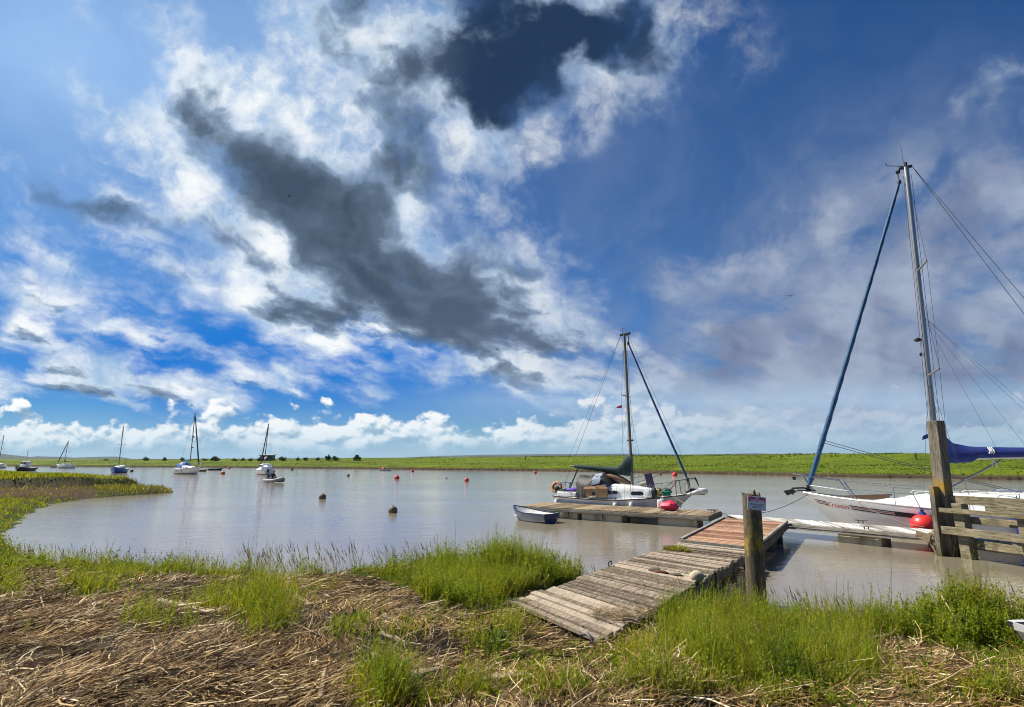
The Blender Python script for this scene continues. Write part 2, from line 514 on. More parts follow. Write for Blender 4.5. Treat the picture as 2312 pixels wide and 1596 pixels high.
def m_wood(name, c_lo, c_hi, grain=(1.0, 14.0, 14.0), scale=2.2, rough=0.8, bmp=0.5, moss=None, moss_amt=0.0, island=0.35, rot=0.0, lichen=None):
    """weathered timber: grain along local x, each board a little different"""
    m, nt, b = new_mat(name)
    co = obj_co(nt)
    isl = geo(nt, 'Random Per Island')
    g = mapping(nt, vmath(nt, 'ADD', co, vec(nt, isl * 37.0, isl * 11.0, isl * 5.0)), rot=(0, 0, rot), scale=grain)
    n = noise(nt, g, scale, 7.0, 0.62, dist=0.4)
    big = noise(nt, co, 1.1, 4.0, 0.55)
    v = n * 0.8 + big * 0.3 + (isl - 0.5) * island
    c = ramp(nt, v, [(0.28, tuple(q * 0.55 for q in c_lo)), (0.45, c_lo), (0.68, c_hi), (0.85, tuple(min(1, q * 1.2) for q in c_hi))])
    c = mixc(nt, noise(nt, g, scale * 3.1, 2.0, 0.5).smooth(0.62, 0.72), c, tuple(q * 0.35 for q in c_lo))
    if moss: c = mixc(nt, noise(nt, co, 3.3, 6.0, 0.65).smooth(0.52, 0.66) * moss_amt, c, moss)
    if lichen: c = lichen(nt, co, c)
    nt.links.new(c.s, b.inputs['Base Color'])
    b.inputs['Roughness'].default_value = rough; b.inputs['Specular IOR Level'].default_value = 0.25
    bump(nt, b, n, bmp, 0.012)
    return m

# ------------------------------------------------------------------ terrain
SHORE = np.array([(-700, 130), (-300, 96), (-75, 88), (-56, 84), (-48, 75), (-37, 67), (-28.6, 61), (-26.6, 57.5), (-28.2, 51), (-27, 43), (-23.5, 36), (-19.5, 29), (-17.0, 25.2), (-14.6, 21.3),
                  (-11.5, 18.4), (-8.5, 17.2), (-5, 15.9), (-2.6, 16.4), (0.2, 16.7), (1.6, 15.2), (2.7, 13.1), (3.9, 12.5), (4.8, 12.5), (5.6, 11.2), (6.5, 10.9), (7.6, 11.2), (9.5, 10.5),
                  (14, 10.0), (60, 3), (400, -60), (3000, -500)]) * np.array([1.0, 0.75])
FARB = np.array([(1500, -250), (500, -40), (180, 45), (120, 66), (80, 82), (63, 92), (52, 102), (38, 121), (28.3, 134), (12, 152), (0, 164), (-24, 182), (-57, 203), (-100, 228), (-148, 250), (-190, 266), (-420, 345), (-1000, 560), (-4000, 1900)]) * np.array([1.0, 0.75])

def poly_sdist(x, y, P):
    """signed distance to a polyline, positive on its right-hand side"""
    best = np.full(x.shape, 1e18); sg = np.ones(x.shape)
    for (x0, y0), (x1, y1) in zip(P[:-1], P[1:]):
        dx, dy = x1 - x0, y1 - y0
        L2 = dx * dx + dy * dy
        t = np.clip(((x - x0) * dx + (y - y0) * dy) / L2, 0, 1)
        d2 = (x - x0 - t * dx) ** 2 + (y - y0 - t * dy) ** 2
        s = (dy * (x - x0) - dx * (y - y0))
        up = d2 < best - 1e-9
        sg = np.where(up, np.sign(s), sg)
        best = np.where(up, d2, best)
    return np.sqrt(best) * sg

def ss(x, a, b):
    t = np.clip((x - a) / (b - a), 0, 1)
    return t * t * (3 - 2 * t)

_perm = rng.permutation(512)
_grad = rng.random(512)
def vnoise(x, y):
    xi, yi = np.floor(x).astype(np.int64), np.floor(y).astype(np.int64)
    fx, fy = x - xi, y - yi
    fx, fy = fx * fx * (3 - 2 * fx), fy * fy * (3 - 2 * fy)
    h = lambda a, b: _grad[(_perm[a & 511] + b * 131 + 7) & 511]
    return (h(xi, yi) * (1 - fx) + h(xi + 1, yi) * fx) * (1 - fy) + (h(xi, yi + 1) * (1 - fx) + h(xi + 1, yi + 1) * fx) * fy

def fbm(x, y, o=4):
    a, s, t = 0.0, 1.0, 0.0
    for i in range(o):
        a = a + s * vnoise(x * 2 ** i + 17.3 * i, y * 2 ** i - 9.1 * i); t += s; s *= 0.5
    return a / t

CREST_PX = [-3000, 0, 200, 480, 740, 1000, 1155, 1500, 1800, 2000, 2311, 3500]
CREST_PY = [1039, 1038, 1037, 1035, 1033, 1031, 1030, 1026, 1023, 1021.5, 1019, 1014]
HUMPS = [(0.0, 11.0, 1.5, 0.8, 0.26), (-1.6, 11.2, 1.4, 0.7, 0.12), (6.0, 7.2, 0.8, 0.6, 0.42), (7.0, 6.4, 1.1, 0.9, 0.30), (-3.0, 6.7, 2.2, 1.1, 0.1), (-6.2, 9.4, 2.0, 1.0, 0.1), (1.6, 4.9, 1.2, 0.6, 0.10)]

def height(x, y):
    x = np.asarray(x, float); y = np.asarray(y, float)
    wob = (fbm(x * 0.55, y * 0.55, 3) - 0.5) * 1.4 * ss(np.hypot(x, y), 4, 30) + (fbm(x * 2.1 + 5, y * 2.1, 2) - 0.5) * 0.45
    s = poly_sdist(x, y, SHORE) + wob * 0.8
    z = np.where(s < 0, np.maximum(-2.0, s * 0.28), 0)
    land = 0.30 * ss(s, 0.0, 0.8) + 0.32 * ss(s, 0.6, 4.5) + 0.42 * ss(s, 3.5, 9.5) + 0.4 * ss(s, 10, 40)
    near = np.hypot(x, y) < 40
    pen = (y > 24) & (x < -15)
    land_p = 0.30 * ss(s, 0, 1.0) + 0.14 * ss(s, 1.0, 6)
    ys = 42.0 + 4.5 * ss(x, -40, -30) + (fbm(x * 0.22, y * 0.1, 3) - 0.5) * 3.4
    land_p = land_p + (0.60 + 0.3 * fbm(x * 0.3, y * 0.3, 2)) * ss(y - ys, 0.0, 0.7) * ss(s, 0.2, 2.0)
    k = ss(y, 15, 21) * ss(-x, 12, 18)
    land = land * (1 - k) + land_p * k
    bumps = (fbm(x * 1.3, y * 1.3, 4) - 0.5) * 0.16 + (fbm(x * 6.5, y * 6.5, 3) - 0.5) * 0.06
    for hx, hy, rx, ry, a in HUMPS:
        land = land + a * np.exp(-((x - hx) / rx) ** 2 - ((y - hy) / ry) ** 2)
    z = np.where(s > 0, land + bumps * ss(s, 0, 1.5), z)
    # far marsh
    w2 = (fbm(x * 0.06, y * 0.06, 4) - 0.5) * 14
    f = poly_sdist(x, y, FARB) + w2 * 0.55
    px = CX + F * x / np.maximum(y * math.cos(TH), 5.0)
    zc = EYE + (YH - np.interp(px, CREST_PX, CREST_PY)) * np.maximum(y, 20) / F - 0.35
    zc = np.clip(zc, 2.2, 5.5)
    step = fbm(x * 0.045 + 3, y * 0.045, 4)
    far = 0.55 * ss(f, 0, 1.2) + 0.55 * ss(f, 1.5 + 7 * step, 3.5 + 9 * step) + 0.35 * ss(f, 10, 30)
    far = far + (zc - 1.45) * ss(f, 26 + 8 * step, 46 + 9 * step) - (zc - 2.0) * ss(f, 65, 100) * 0.8
    far = far + ((fbm(x * 0.10, y * 0.2, 4) - 0.5) * 0.45 + (fbm(x * 0.5, y * 0.9, 2) - 0.5) * 0.16) * ss(f, 0.5, 6) * (1 - ss(f, 200, 500))
    z = np.where(f > 0, far, z)
    return z, s, f

def m_ground():
    m, nt, b = new_mat('ground soil')
    at = nt.nodes.new('ShaderNodeAttribute'); at.attribute_name = 'zone'
    lit, grs, far = split(nt, X(nt, at.outputs['Vector']))
    P = geo(nt, 'Position')
    n = noise(nt, P, 3.0, 8.0, 0.65); n2 = noise(nt, P, 22.0, 5.0, 0.7)
    mud = ramp(nt, n * 0.6 + n2 * 0.4, [(0.3, (0.028, 0.02, 0.013)), (0.6, (0.085, 0.062, 0.04))])
    litter = ramp(nt, n * 0.35 + n2 * 0.65, [(0.3, (0.012, 0.006, 0.003)), (0.5, (0.05, 0.027, 0.011)), (0.68, (0.15, 0.085, 0.036))])
    turf = ramp(nt, n * 0.5 + n2 * 0.5, [(0.3, (0.018, 0.028, 0.007)), (0.7, (0.055, 0.08, 0.018))])
    fn = noise(nt, mapping(nt, P, scale=(0.22, 1.0, 1.0)), 0.16, 9.0, 0.68)
    fn2 = noise(nt, P, 0.9, 6.0, 0.7)
    marsh = ramp(nt, fn * 0.65 + fn2 * 0.35, [(0.32, (0.03, 0.05, 0.005)), (0.45, (0.078, 0.115, 0.007)), (0.58, (0.125, 0.165, 0.010)), (0.72, (0.19, 0.205, 0.032))])
    marsh = mixc(nt, noise(nt, mapping(nt, P, scale=(0.3, 1.0, 1.0)), 0.2, 8.0, 0.7).smooth(0.58, 0.7) * 0.6, marsh, (0.02, 0.034, 0.006))
    c = mixc(nt, lit, mud, litter)
    c = mixc(nt, grs, c, turf)
    c = mixc(nt, far, c, marsh)
    nt.links.new(c.s, b.inputs['Base Color'])
    b.inputs['Roughness'].default_value = 0.95; b.inputs['Specular IOR Level'].default_value = 0.12
    bump(nt, b, n2, 0.7, 0.03)
    return m

def build_ground():
    fine = np.linspace(-51, 51, 900)
    az = np.radians(np.concatenate([np.linspace(-180, -51, 60)[:-1], fine, np.linspace(51, 180, 60)[1:-1]]))
    r = np.concatenate([[0.3], np.geomspace(1.0, 58, 400), np.geomspace(58.6, 330, 300), np.geomspace(340, 9000, 40)])
    A, Rr = np.meshgrid(az, r)
    x, y = Rr * np.sin(A), Rr * np.cos(A)
    z, s, f = height(x, y)
    nr, na = x.shape
    V = np.stack([x, y, z], -1).reshape(-1, 3)
    i = np.arange(nr - 1)[:, None] * na; j = np.arange(na)[None, :]; j2 = (j + 1) % na
    Q = np.stack([i + j, i + j2, i + na + j2, i + na + j], -1).reshape(-1, 4)
    o = fast_mesh('ground', V, Q, m_ground())
    px, py = project(x, y, z)
    g = np.clip(grass_mask(px, py, x, y), 0, 1)
    lit = ss(s, 0.3, 1.2)
    ysc = 42.0 + 4.5 * ss(x, -40, -30) + (fbm(x * 0.22, y * 0.1, 3) - 0.5) * 3.4
    lit = lit * (1 - (x < -20) * (y > 30) * np.exp(-((y - ysc - 0.3) / 0.7) ** 2))
    zone = np.stack([lit * (f < 0), g * (f < 0), ss(f, 0.4, 2.4)], -1).reshape(-1, 3)
    a = o.data.attributes.new('zone', 'FLOAT_VECTOR', 'POINT')
    a.data.foreach_set('vector', zone.astype(np.float32).ravel())
    tag(o, 'brown and green river shore with marsh across the water', kind='structure')

def project(x, y, z):
    d = y * math.cos(TH) + (z - EYE) * math.sin(TH)
    u = -y * math.sin(TH) + (z - EYE) * math.cos(TH)
    d = np.maximum(d, 0.05)
    return CX + F * x / d, CY - F * u / d

def in_poly(px, py, poly):
    c = np.zeros(px.shape, bool)
    n = len(poly)
    for k in range(n):
        x0, y0 = poly[k]; x1, y1 = poly[(k + 1) % n]
        m = ((y0 > py) != (y1 > py)) & (px < (x1 - x0) * (py - y0) / (y1 - y0 + 1e-9) + x0)
        c ^= m
    return c

# survey outlines of the green areas of the near shore
G_DENSE = [
    [(1490, 1376), (1600, 1352), (1700, 1348), (1830, 1372), (1930, 1400), (1990, 1425), (2060, 1385), (2140, 1345), (2230, 1380), (2330, 1420), (2330, 1500), (2260, 1520), (2150, 1480), (2010, 1440), (1960, 1450),
     (1985, 1540), (1850, 1560), (1660, 1560), (1560, 1500), (1440, 1468), (1470, 1440)],
    [(840, 1300), (1000, 1275), (1100, 1255), (1200, 1265), (1345, 1305), (1240, 1338), (1150, 1372), (1060, 1385), (990, 1372), (930, 1345)],
    [(-40, 1244), (95, 1246), (200, 1256), (420, 1264), (560, 1276), (700, 1284), (880, 1288), (880, 1302), (720, 1304), (560, 1308), (380, 1304), (100, 1284), (-40, 1280)],
    [(-200, 1118), (170, 1122), (60, 1165), (70, 1215), (95, 1262), (-200, 1268)],
]
# px, py, rx, ry, density, height
G_TUFT = [
    (200, 1328, 72, 24, 1.0, 0.22), (15, 1332, 45, 24, 1.0, 0.24), (340, 1400, 56, 28, 0.55, 0.2), (480, 1362, 44, 22, 0.9, 0.25), (590, 1395, 68, 44, 0.95, 0.3), (783, 1425, 42, 34, 0.9, 0.28),
    (640, 1392, 20, 12, 0.5, 0.2), (1000, 1390, 32, 16, 0.8, 0.2), (900, 1440, 40, 16, 0.5, 0.16), (1130, 1450, 72, 36, 0.8, 0.2), (1190, 1500, 90, 34, 0.8, 0.2), (1090, 1405, 60, 20, 0.5, 0.18),
    (1060, 1580, 60, 24, 0.8, 0.2), (1260, 1570, 100, 30, 0.75, 0.2), (1300, 1455, 40, 20, 0.7, 0.2), (870, 1578, 66, 40, 1.0, 0.26), (980, 1596, 60, 26, 0.8, 0.2), (1380, 1500, 100, 34, 0.75, 0.2),
    (1440, 1560, 110, 34, 0.6, 0.17), (1610, 1565, 60, 20, 0.9, 0.14), (2050, 1560, 100, 40, 0.9, 0.2), (2200, 1560, 110, 40, 0.95, 0.22), (1900, 1580, 120, 34, 0.8, 0.18), (1760, 1580, 90, 26, 0.7, 0.16), (2290, 1480, 60, 40, 0.9, 0.28), (1250, 1400, 70, 22, 0.5, 0.16), (2120, 1385, 90, 40, 1.0, 0.40), (2210, 1420, 70, 40, 1.0, 0.34), (2040, 1420, 60, 24, 0.8, 0.3), (720, 1330, 40, 10, 0.4, 0.15), (270, 1300, 80, 12, 0.6, 0.2), (980, 1410, 26, 12, 0.6, 0.16), (430, 1420, 30, 12, 0.4, 0.14), (70, 1420, 26, 10, 0.3, 0.12),
]
def soft_in(px, py, poly, x, y):
    j = (fbm(x * 1.7, y * 1.7, 3) - 0.5)
    return in_poly(px + j * 90, py + j * 26, poly)

def grass_mask(px, py, x, y):
    g = np.zeros(px.shape)
    for p in G_DENSE: g = np.maximum(g, soft_in(px, py, p, x, y) * 1.0)
    for cx, cy, rx, ry, den, h in G_TUFT:
        g = np.maximum(g, den * np.exp(-1.3 * (((px - cx) / rx) ** 2 + ((py - cy) / ry) ** 2)) * (np.hypot(x, y) < 30))
    g = np.maximum(g, ((y > 40.5) & (x < -30) & (y < 68)) * 0.9 * (py < 1085))
    g = np.maximum(g, ((y > 30) & (x < -20) & (y < 68) & (px > 215)) * 0.9)
    return g

build_ground()

# ------------------------------------------------------------------ water
def build_water():
    m, nt, b = new_mat('silty river water')
    P = geo(nt, 'Position')
    px, py, pz = split(nt, P)
    b.inputs['Roughness'].default_value = 0.05; b.inputs['IOR'].default_value = 4.5
    silt = noise(nt, P, 0.25, 5.0, 0.6)
    nt.links.new(mixc(nt, silt, (0.21, 0.182, 0.132), (0.27, 0.238, 0.18)).s, b.inputs['Base Color'])
    swell = noise(nt, mapping(nt, P, rot=(0, 0, R(-14)), scale=(0.35, 1.0, 1.0)), 2.4, 3.0, 0.5, dist=0.6)
    rip = noise(nt, mapping(nt, P, rot=(0, 0, R(10)), scale=(0.5, 1.0, 1.0)), 6.5, 3.0, 0.55, dist=0.4)
    wind = noise(nt, mapping(nt, P, scale=(0.4, 1.0, 1.0)), 0.13, 4.0, 0.6)
    dist = vmath(nt, 'LENGTH', P)
    amp = wind.smooth(0.35, 0.65) * 0.6 + 0.55 + dist.smooth(18.0, 60.0) * 0.3
    nt.links.new((wind.smooth(0.4, 0.7) * 0.07 + 0.03).s, b.inputs['Roughness'])
    fine = noise(nt, mapping(nt, P, rot=(0, 0, R(-5)), scale=(0.6, 1.0, 1.0)), 17.0, 2.0, 0.5)
    h = (swell * 0.5 + rip * 0.26 + fine * 0.16) * amp
    bump(nt, b, h, 1.0, 0.022)
    me = MB()
    me.add([(-9000, -3000, 0), (9000, -3000, 0), (9000, 9000, 0), (-9000, 9000, 0)], [(0, 1, 2, 3)])
    o = me.build('water', m, fix=False)
    tag(o, 'calm silty brown river reflecting the sky', kind='structure')
build_water()
# ------------------------------------------------------------------ vegetation built from many small faces
def m_leaf(name, stops, rough=0.7, trans=0.45, spec=0.12, patch=0.0, tint=(1.4, 1.02, 0.9)):
    m, nt, b = new_mat(name)
    c = ramp(nt, geo(nt, 'Random Per Island'), stops)
    if patch:
        P = geo(nt, 'Position')
        c = mixc(nt, noise(nt, P, patch, 4.0, 0.6).smooth(0.48, 0.7) * 0.75, c, mixc(nt, 1.0, c, tint, 'MULTIPLY'))
        c = mixc(nt, noise(nt, vmath(nt, 'ADD', P, (31.0, 7.0, 0.0)), patch * 0.8, 4.0, 0.6).smooth(0.5, 0.68) * 0.7, c, mixc(nt, 1.0, c, (0.42, 0.58, 0.8), 'MULTIPLY'))
    nt.links.new(c.s, b.inputs['Base Color'])
    b.inputs['Roughness'].default_value = rough; b.inputs['Specular IOR Level'].default_value = spec
    if trans:
        t = nt.nodes.new('ShaderNodeBsdfTranslucent'); nt.links.new(mixc(nt, 1.0, c, (1.25, 1.2, 0.6), 'MULTIPLY').s, t.inputs[0])
        mx = nt.nodes.new('ShaderNodeMixShader'); mx.inputs[0].default_value = trans
        nt.links.new(b.outputs[0], mx.inputs[1]); nt.links.new(t.outputs[0], mx.inputs[2])
        nt.links.new(mx.outputs[0], nt.nodes['Material Output'].inputs[0])
    return m

def blades(base, h, w, bend, azim, segs=3, tip=0.12, curl=1.6):
    """tapered bent blades: base (n,3), height, width, sideways reach, bending azimuth -> verts, quads"""
    n = len(base)
    t = np.linspace(0, 1, segs + 1)
    dx, dy = np.cos(azim), np.sin(azim)
    fx = rng.uniform(0, 2 * PI, n)                      # facing of the blade
    wx, wy = np.cos(fx), np.sin(fx)
    V = np.zeros((n, segs + 1, 2, 3))
    for k, q in enumerate(t):
        off = bend * q ** curl
        zz = h * q * (1 - 0.28 * (bend / (h + 1e-6)) ** 2 * q).clip(0.2, 1)
        ww = w * 0.5 * (1 - q * (1 - tip))
        for sd, sg in ((0, -1), (1, 1)):
            V[:, k, sd, 0] = base[:, 0] + dx * off + sg * wx * ww
            V[:, k, sd, 1] = base[:, 1] + dy * off + sg * wy * ww
            V[:, k, sd, 2] = base[:, 2] + zz
    i = np.arange(n)[:, None] * (2 * (segs + 1)); k = np.arange(segs)[None, :] * 2
    q = np.stack([i + k, i + k + 1, i + k + 3, i + k + 2], -1).reshape(-1, 4)
    return V.reshape(-1, 3), q

def leaf_set(pos, out, up, L, Wd):
    """diamond leaves at pos pointing along out -> verts, quads"""
    side = np.cross(out, up); side /= np.linalg.norm(side, axis=1, keepdims=True) + 1e-9
    a = pos; c = pos + out * L[:, None]
    mid = pos + out * (L * 0.45)[:, None] + up * (L * 0.08)[:, None]
    V = np.stack([a, mid - side * Wd[:, None] * 0.5, c, mid + side * Wd[:, None] * 0.5], 1)
    return V.reshape(-1, 3), np.arange(len(pos) * 4).reshape(-1, 4)

def leafy(base, h, lean, azim, per, leaf_len, spike=True):
    """upright leafy stems: a thin stem and leaves all the way up, smaller towards the top"""
    n = len(base)
    V1, Q1 = blades(base, h, np.full(n, 0.006), lean, azim, 2, 0.4)
    k = np.repeat(np.arange(n), per)
    t = rng.uniform(0.12, 1.0, n * per)
    off = lean[k] * t ** 1.6
    p = base[k].copy()
    p[:, 0] += np.cos(azim[k]) * off; p[:, 1] += np.sin(azim[k]) * off; p[:, 2] += h[k] * t * 0.97
    a = rng.uniform(0, 2 * PI, n * per); el = rng.uniform(0.1, 1.1, n * per)
    out = np.stack([np.cos(a) * np.cos(el), np.sin(a) * np.cos(el), np.sin(el)], -1)
    up = np.stack([-np.cos(a) * np.sin(el), -np.sin(a) * np.sin(el), np.cos(el)], -1)
    L = leaf_len * (1.15 - 0.75 * t) * rng.uniform(0.7, 1.3, n * per)
    V2, Q2 = leaf_set(p, out, up, L, L * rng.uniform(0.28, 0.5, n * per))
    return np.concatenate([V1, V2]), np.concatenate([Q1, Q2 + len(V1)])

def join(sets):
    V, Q, M, b = [], [], [], 0
    for v, q, m in sets:
        V.append(v); Q.append(q + b); M.append(np.full(len(q), m, np.int32)); b += len(v)
    return np.concatenate(V), np.concatenate(Q), np.concatenate(M)

# --- scatter positions over the near shore, thinned with distance
def scatter(n, r0, r1, pw=1.0, amax=49):
    a = np.radians(rng.uniform(-amax, amax, n))
    r = r0 * (r1 / r0) ** rng.random(n)
    x, y = r * np.sin(a), r * np.cos(a)
    z, s, f = height(x, y)
    px, py = project(x, y, z)
    ok = (s > 0.02) & (px > -150) & (px < 2460) & (py < 1720)
    return x[ok], y[ok], z[ok], s[ok], px[ok], py[ok]

GREEN = [(0.0, (0.08, 0.12, 0.005)), (0.35, (0.22, 0.28, 0.010)), (0.7, (0.36, 0.39, 0.016)), (1.0, (0.52, 0.47, 0.06))]
m_grass = m_leaf('fresh grass blades', GREEN, patch=1.4)
m_dry = m_leaf('dry grass stalks', [(0.0, (0.16, 0.11, 0.05)), (0.6, (0.3, 0.22, 0.11)), (1.0, (0.42, 0.34, 0.2))], trans=0.25)
m_herb = m_leaf('grey green herb leaves', [(0.0, (0.08, 0.125, 0.010)), (0.5, (0.20, 0.28, 0.02)), (1.0, (0.36, 0.40, 0.05))], patch=1.4)

GANG_CLEAR = [(1120, 1352), (1215, 1425), (1330, 1462), (1400, 1456), (1500, 1400), (1560, 1345), (1480, 1290), (1350, 1300)]

def near_grass():
    sets = []
    x, y, z, s, px, py = scatter(760000, 3.2, 24.0)
    g = grass_mask(px, py, x, y)
    tall = np.full(len(x), 0.24)
    for cx, cy, rx, ry, den, h in G_TUFT:
        e = ((px - cx) / rx) ** 2 + ((py - cy) / ry) ** 2
        tall = np.where(e < 1.5, h, tall)
    tall = np.where(in_poly(px, py, G_DENSE[1]), 0.30, tall)
    patch = 0.35 + 1.5 * ss(fbm(x * 1.5 + 4, y * 1.5, 3), 0.25, 0.75)
    clump = fbm(x * 3.1, y * 3.1 + 8, 2)
    g = g * (1 - in_poly(px, py, GANG_CLEAR))
    keep = rng.random(len(x)) < g * (0.25 + 0.95 * ss(clump, 0.3, 0.62)) * 0.62
    x, y, z, s, tall, patch, px, py = (q[keep] for q in (x, y, z, s, tall, patch, px, py))
    n = len(x)
    h = tall * patch * rng.uniform(0.45, 1.15, n)
    r = np.hypot(x, y)
    w = np.maximum(0.0055, r * 0.00055) * rng.uniform(0.7, 1.5, n)
    wind = 0.4 + (fbm(x * 0.8, y * 0.8, 2) - 0.5) * 5
    az = np.where(rng.random(n) < 0.55, wind + rng.normal(0, 0.6, n), rng.uniform(0, 2 * PI, n))
    B = np.stack([x, y, z - 0.01], -1)
    kind = rng.random(n)
    a = kind < 0.64
    v, q = blades(B[a], h[a], w[a], h[a] * rng.uniform(0.1, 0.85, a.sum()), az[a]); sets.append((v, q, 0))
    d = (kind >= 0.64) & (kind < 0.74)
    v, q = blades(B[d], h[d] * 1.1, w[d] * 0.8, h[d] * rng.uniform(0.2, 0.9, d.sum()), az[d]); sets.append((v, q, 1))
    e = np.where(kind >= 0.74)[0]
    e = e[rng.random(len(e)) < 0.5]
    v, q = leafy(B[e], h[e] * rng.uniform(0.8, 1.6, len(e)), h[e] * rng.uniform(0.05, 0.4, len(e)), az[e], 12, np.maximum(0.05, np.repeat(r[e], 12) * 0.0055)); sets.append((v, q, 2))
    # bushy leafy stems on the humps
    k = np.where(((in_poly(px, py, G_DENSE[1]) & (rng.random(n) < 0.10)) | ((px > 1960) & (py < 1470) & (rng.random(n) < 0.16))))[0]
    hh = rng.uniform(0.22, 0.5, len(k))
    v, q = leafy(B[k], hh, hh * rng.uniform(0.05, 0.35, len(k)), az[k], 20, np.maximum(0.06, np.repeat(r[k], 20) * 0.007)); sets.append((v, q, 2))
    print('near grass', n)
    V, Q, M = join(sets)
    o = fast_mesh('grass', V, Q, [m_grass, m_dry, m_herb], M)
    tag(o, 'green grass and leafy weeds growing on the near shore', kind='stuff')

def shore_stalks():
    """seeding stalks that stand against the water along the edge of the bank"""
    sets = []
    for (px0, px1, n, hh, zz) in ((600, 850, 210, 0.50, 0.30), (120, 560, 220, 0.36, 0.28), (860, 1010, 60, 0.44, 0.32), (1230, 1345, 46, 0.34, 0.25), (1440, 1560, 18, 0.35, 0.35), (1700, 2010, 90, 0.30, 0.25), (0, 100, 70, 0.36, 0.28), (2000, 2311, 60, 0.3, 0.3)):
        xs, ys = [], []
        k = 0
        while len(xs) < n and k < 60:
            k += 1
            a = np.arctan((rng.uniform(px0, px1, 400) - CX) / F / math.cos(TH)); r = rng.uniform(6, 19, 400)
            x, y = r * np.sin(a), r * np.cos(a)
            z, s, f = height(x, y)
            ok = (s > 0.05) & (s < 1.1)
            xs += list(x[ok]); ys += list(y[ok])
        x, y = np.array(xs[:n]), np.array(ys[:n]); m = len(x)
        if m == 0: continue
        z, s, f = height(x, y)
        B = np.stack([x, y, z], -1)
        h = hh * rng.uniform(0.6, 1.25, m); az = rng.normal(PI, 0.5, m)
        bend = h * rng.uniform(0.1, 0.55, m)
        v, q = blades(B, h, np.full(m, 0.007), bend, az, 3, 0.5); sets.append((v, q, 0))
        tip = np.stack([x + np.cos(az) * bend * 0.86, y + np.sin(az) * bend * 0.86, z + h * 0.86 * (1 - 0.25 * (bend / h) ** 2)], -1)
        v, q = blades(tip, h * 0.3, np.full(m, 0.017), bend * 0.35, az, 2, 0.3, 1.0); sets.append((v, q, 0))
    V, Q, M = join(sets)
    o = fast_mesh('grass', V, Q, [m_dry], M)
    tag(o, 'tall dry seeding grass stalks along the water edge', kind='stuff')

m_straw = m_leaf('dead reed stems', [(0.0, (0.022, 0.010, 0.004)), (0.34, (0.13, 0.076, 0.030)), (0.64, (0.32, 0.206, 0.090)), (0.88, (0.56, 0.405, 0.195)), (1.0, (0.85, 0.72, 0.47))], rough=0.75, trans=0.0, spec=0.15, patch=1.0, tint=(1.2, 1.08, 0.95))

def litter():
    x, y, z, s, px, py = scatter(560000, 3.1, 21.0)
    g = grass_mask(px, py, x, y)
    den = ss(s, 0.25, 1.0) * (1 - 0.85 * np.clip(g, 0, 1)) * (0.35 + 0.9 * ss(fbm(x * 1.2 + 9, y * 1.2, 3), 0.3, 0.6))
    den = den * (1 - 0.93 * in_poly(px, py, GANG_CLEAR))
    keep = rng.random(len(x)) < den * 0.46
    x, y, z, px, py = (q[keep] for q in (x, y, z, px, py))
    n = len(x); r = np.hypot(x, y)
    L = np.exp(rng.normal(np.log(0.13), 0.6, n)).clip(0.04, 0.5)
    w = np.maximum(0.0050, r * 0.00075) * np.exp(rng.normal(0, 0.4, n)).clip(0.4, 2.6)
    flow = 0.35 + (fbm(x * 0.5, y * 0.5, 3) - 0.5) * 5.5
    az = flow + rng.normal(0, 0.75, n)
    el = np.abs(rng.normal(0.05, 0.16, n)) * np.where(rng.random(n) < 0.05, 3.0, 1.0)
    lift = rng.random(n) ** 2 * 0.05
    seg = 3
    t = np.linspace(-0.5, 0.5, seg + 1)
    curv = rng.normal(0, 0.9, n) * L
    V = np.zeros((n, seg + 1, 2, 3))
    ca, sa = np.cos(az), np.sin(az)
    tw = rng.uniform(-0.9, 0.9, n)
    for k, q in enumerate(t):
        u = q * L * np.cos(el); v = curv * q * q
        for sd, sg in ((0, -1), (1, 1)):
            V[:, k, sd, 0] = x + ca * u - sa * (v + sg * w / 2 * np.cos(tw))
            V[:, k, sd, 1] = y + sa * u + ca * (v + sg * w / 2 * np.cos(tw))
            V[:, k, sd, 2] = z + 0.012 + lift + (q + 0.5) * L * np.sin(el) + sg * w / 2 * np.sin(tw)
    i = np.arange(n)[:, None] * (2 * (seg + 1)); k = np.arange(seg)[None, :] * 2
    Q = np.stack([i + k, i + k + 1, i + k + 3, i + k + 2], -1).reshape(-1, 4)
    print('litter', n)
    o = fast_mesh('reed_litter', V.reshape(-1, 3), Q, m_straw)
    tag(o, 'brown mat of dead reed stems washed up over the near shore', kind='stuff')

m_marsh = m_leaf('marsh grass', [(0.0, (0.06, 0.09, 0.006)), (0.4, (0.09, 0.13, 0.008)), (0.75, (0.14, 0.18, 0.011)), (1.0, (0.21, 0.215, 0.035))], trans=0.35, patch=0.09)

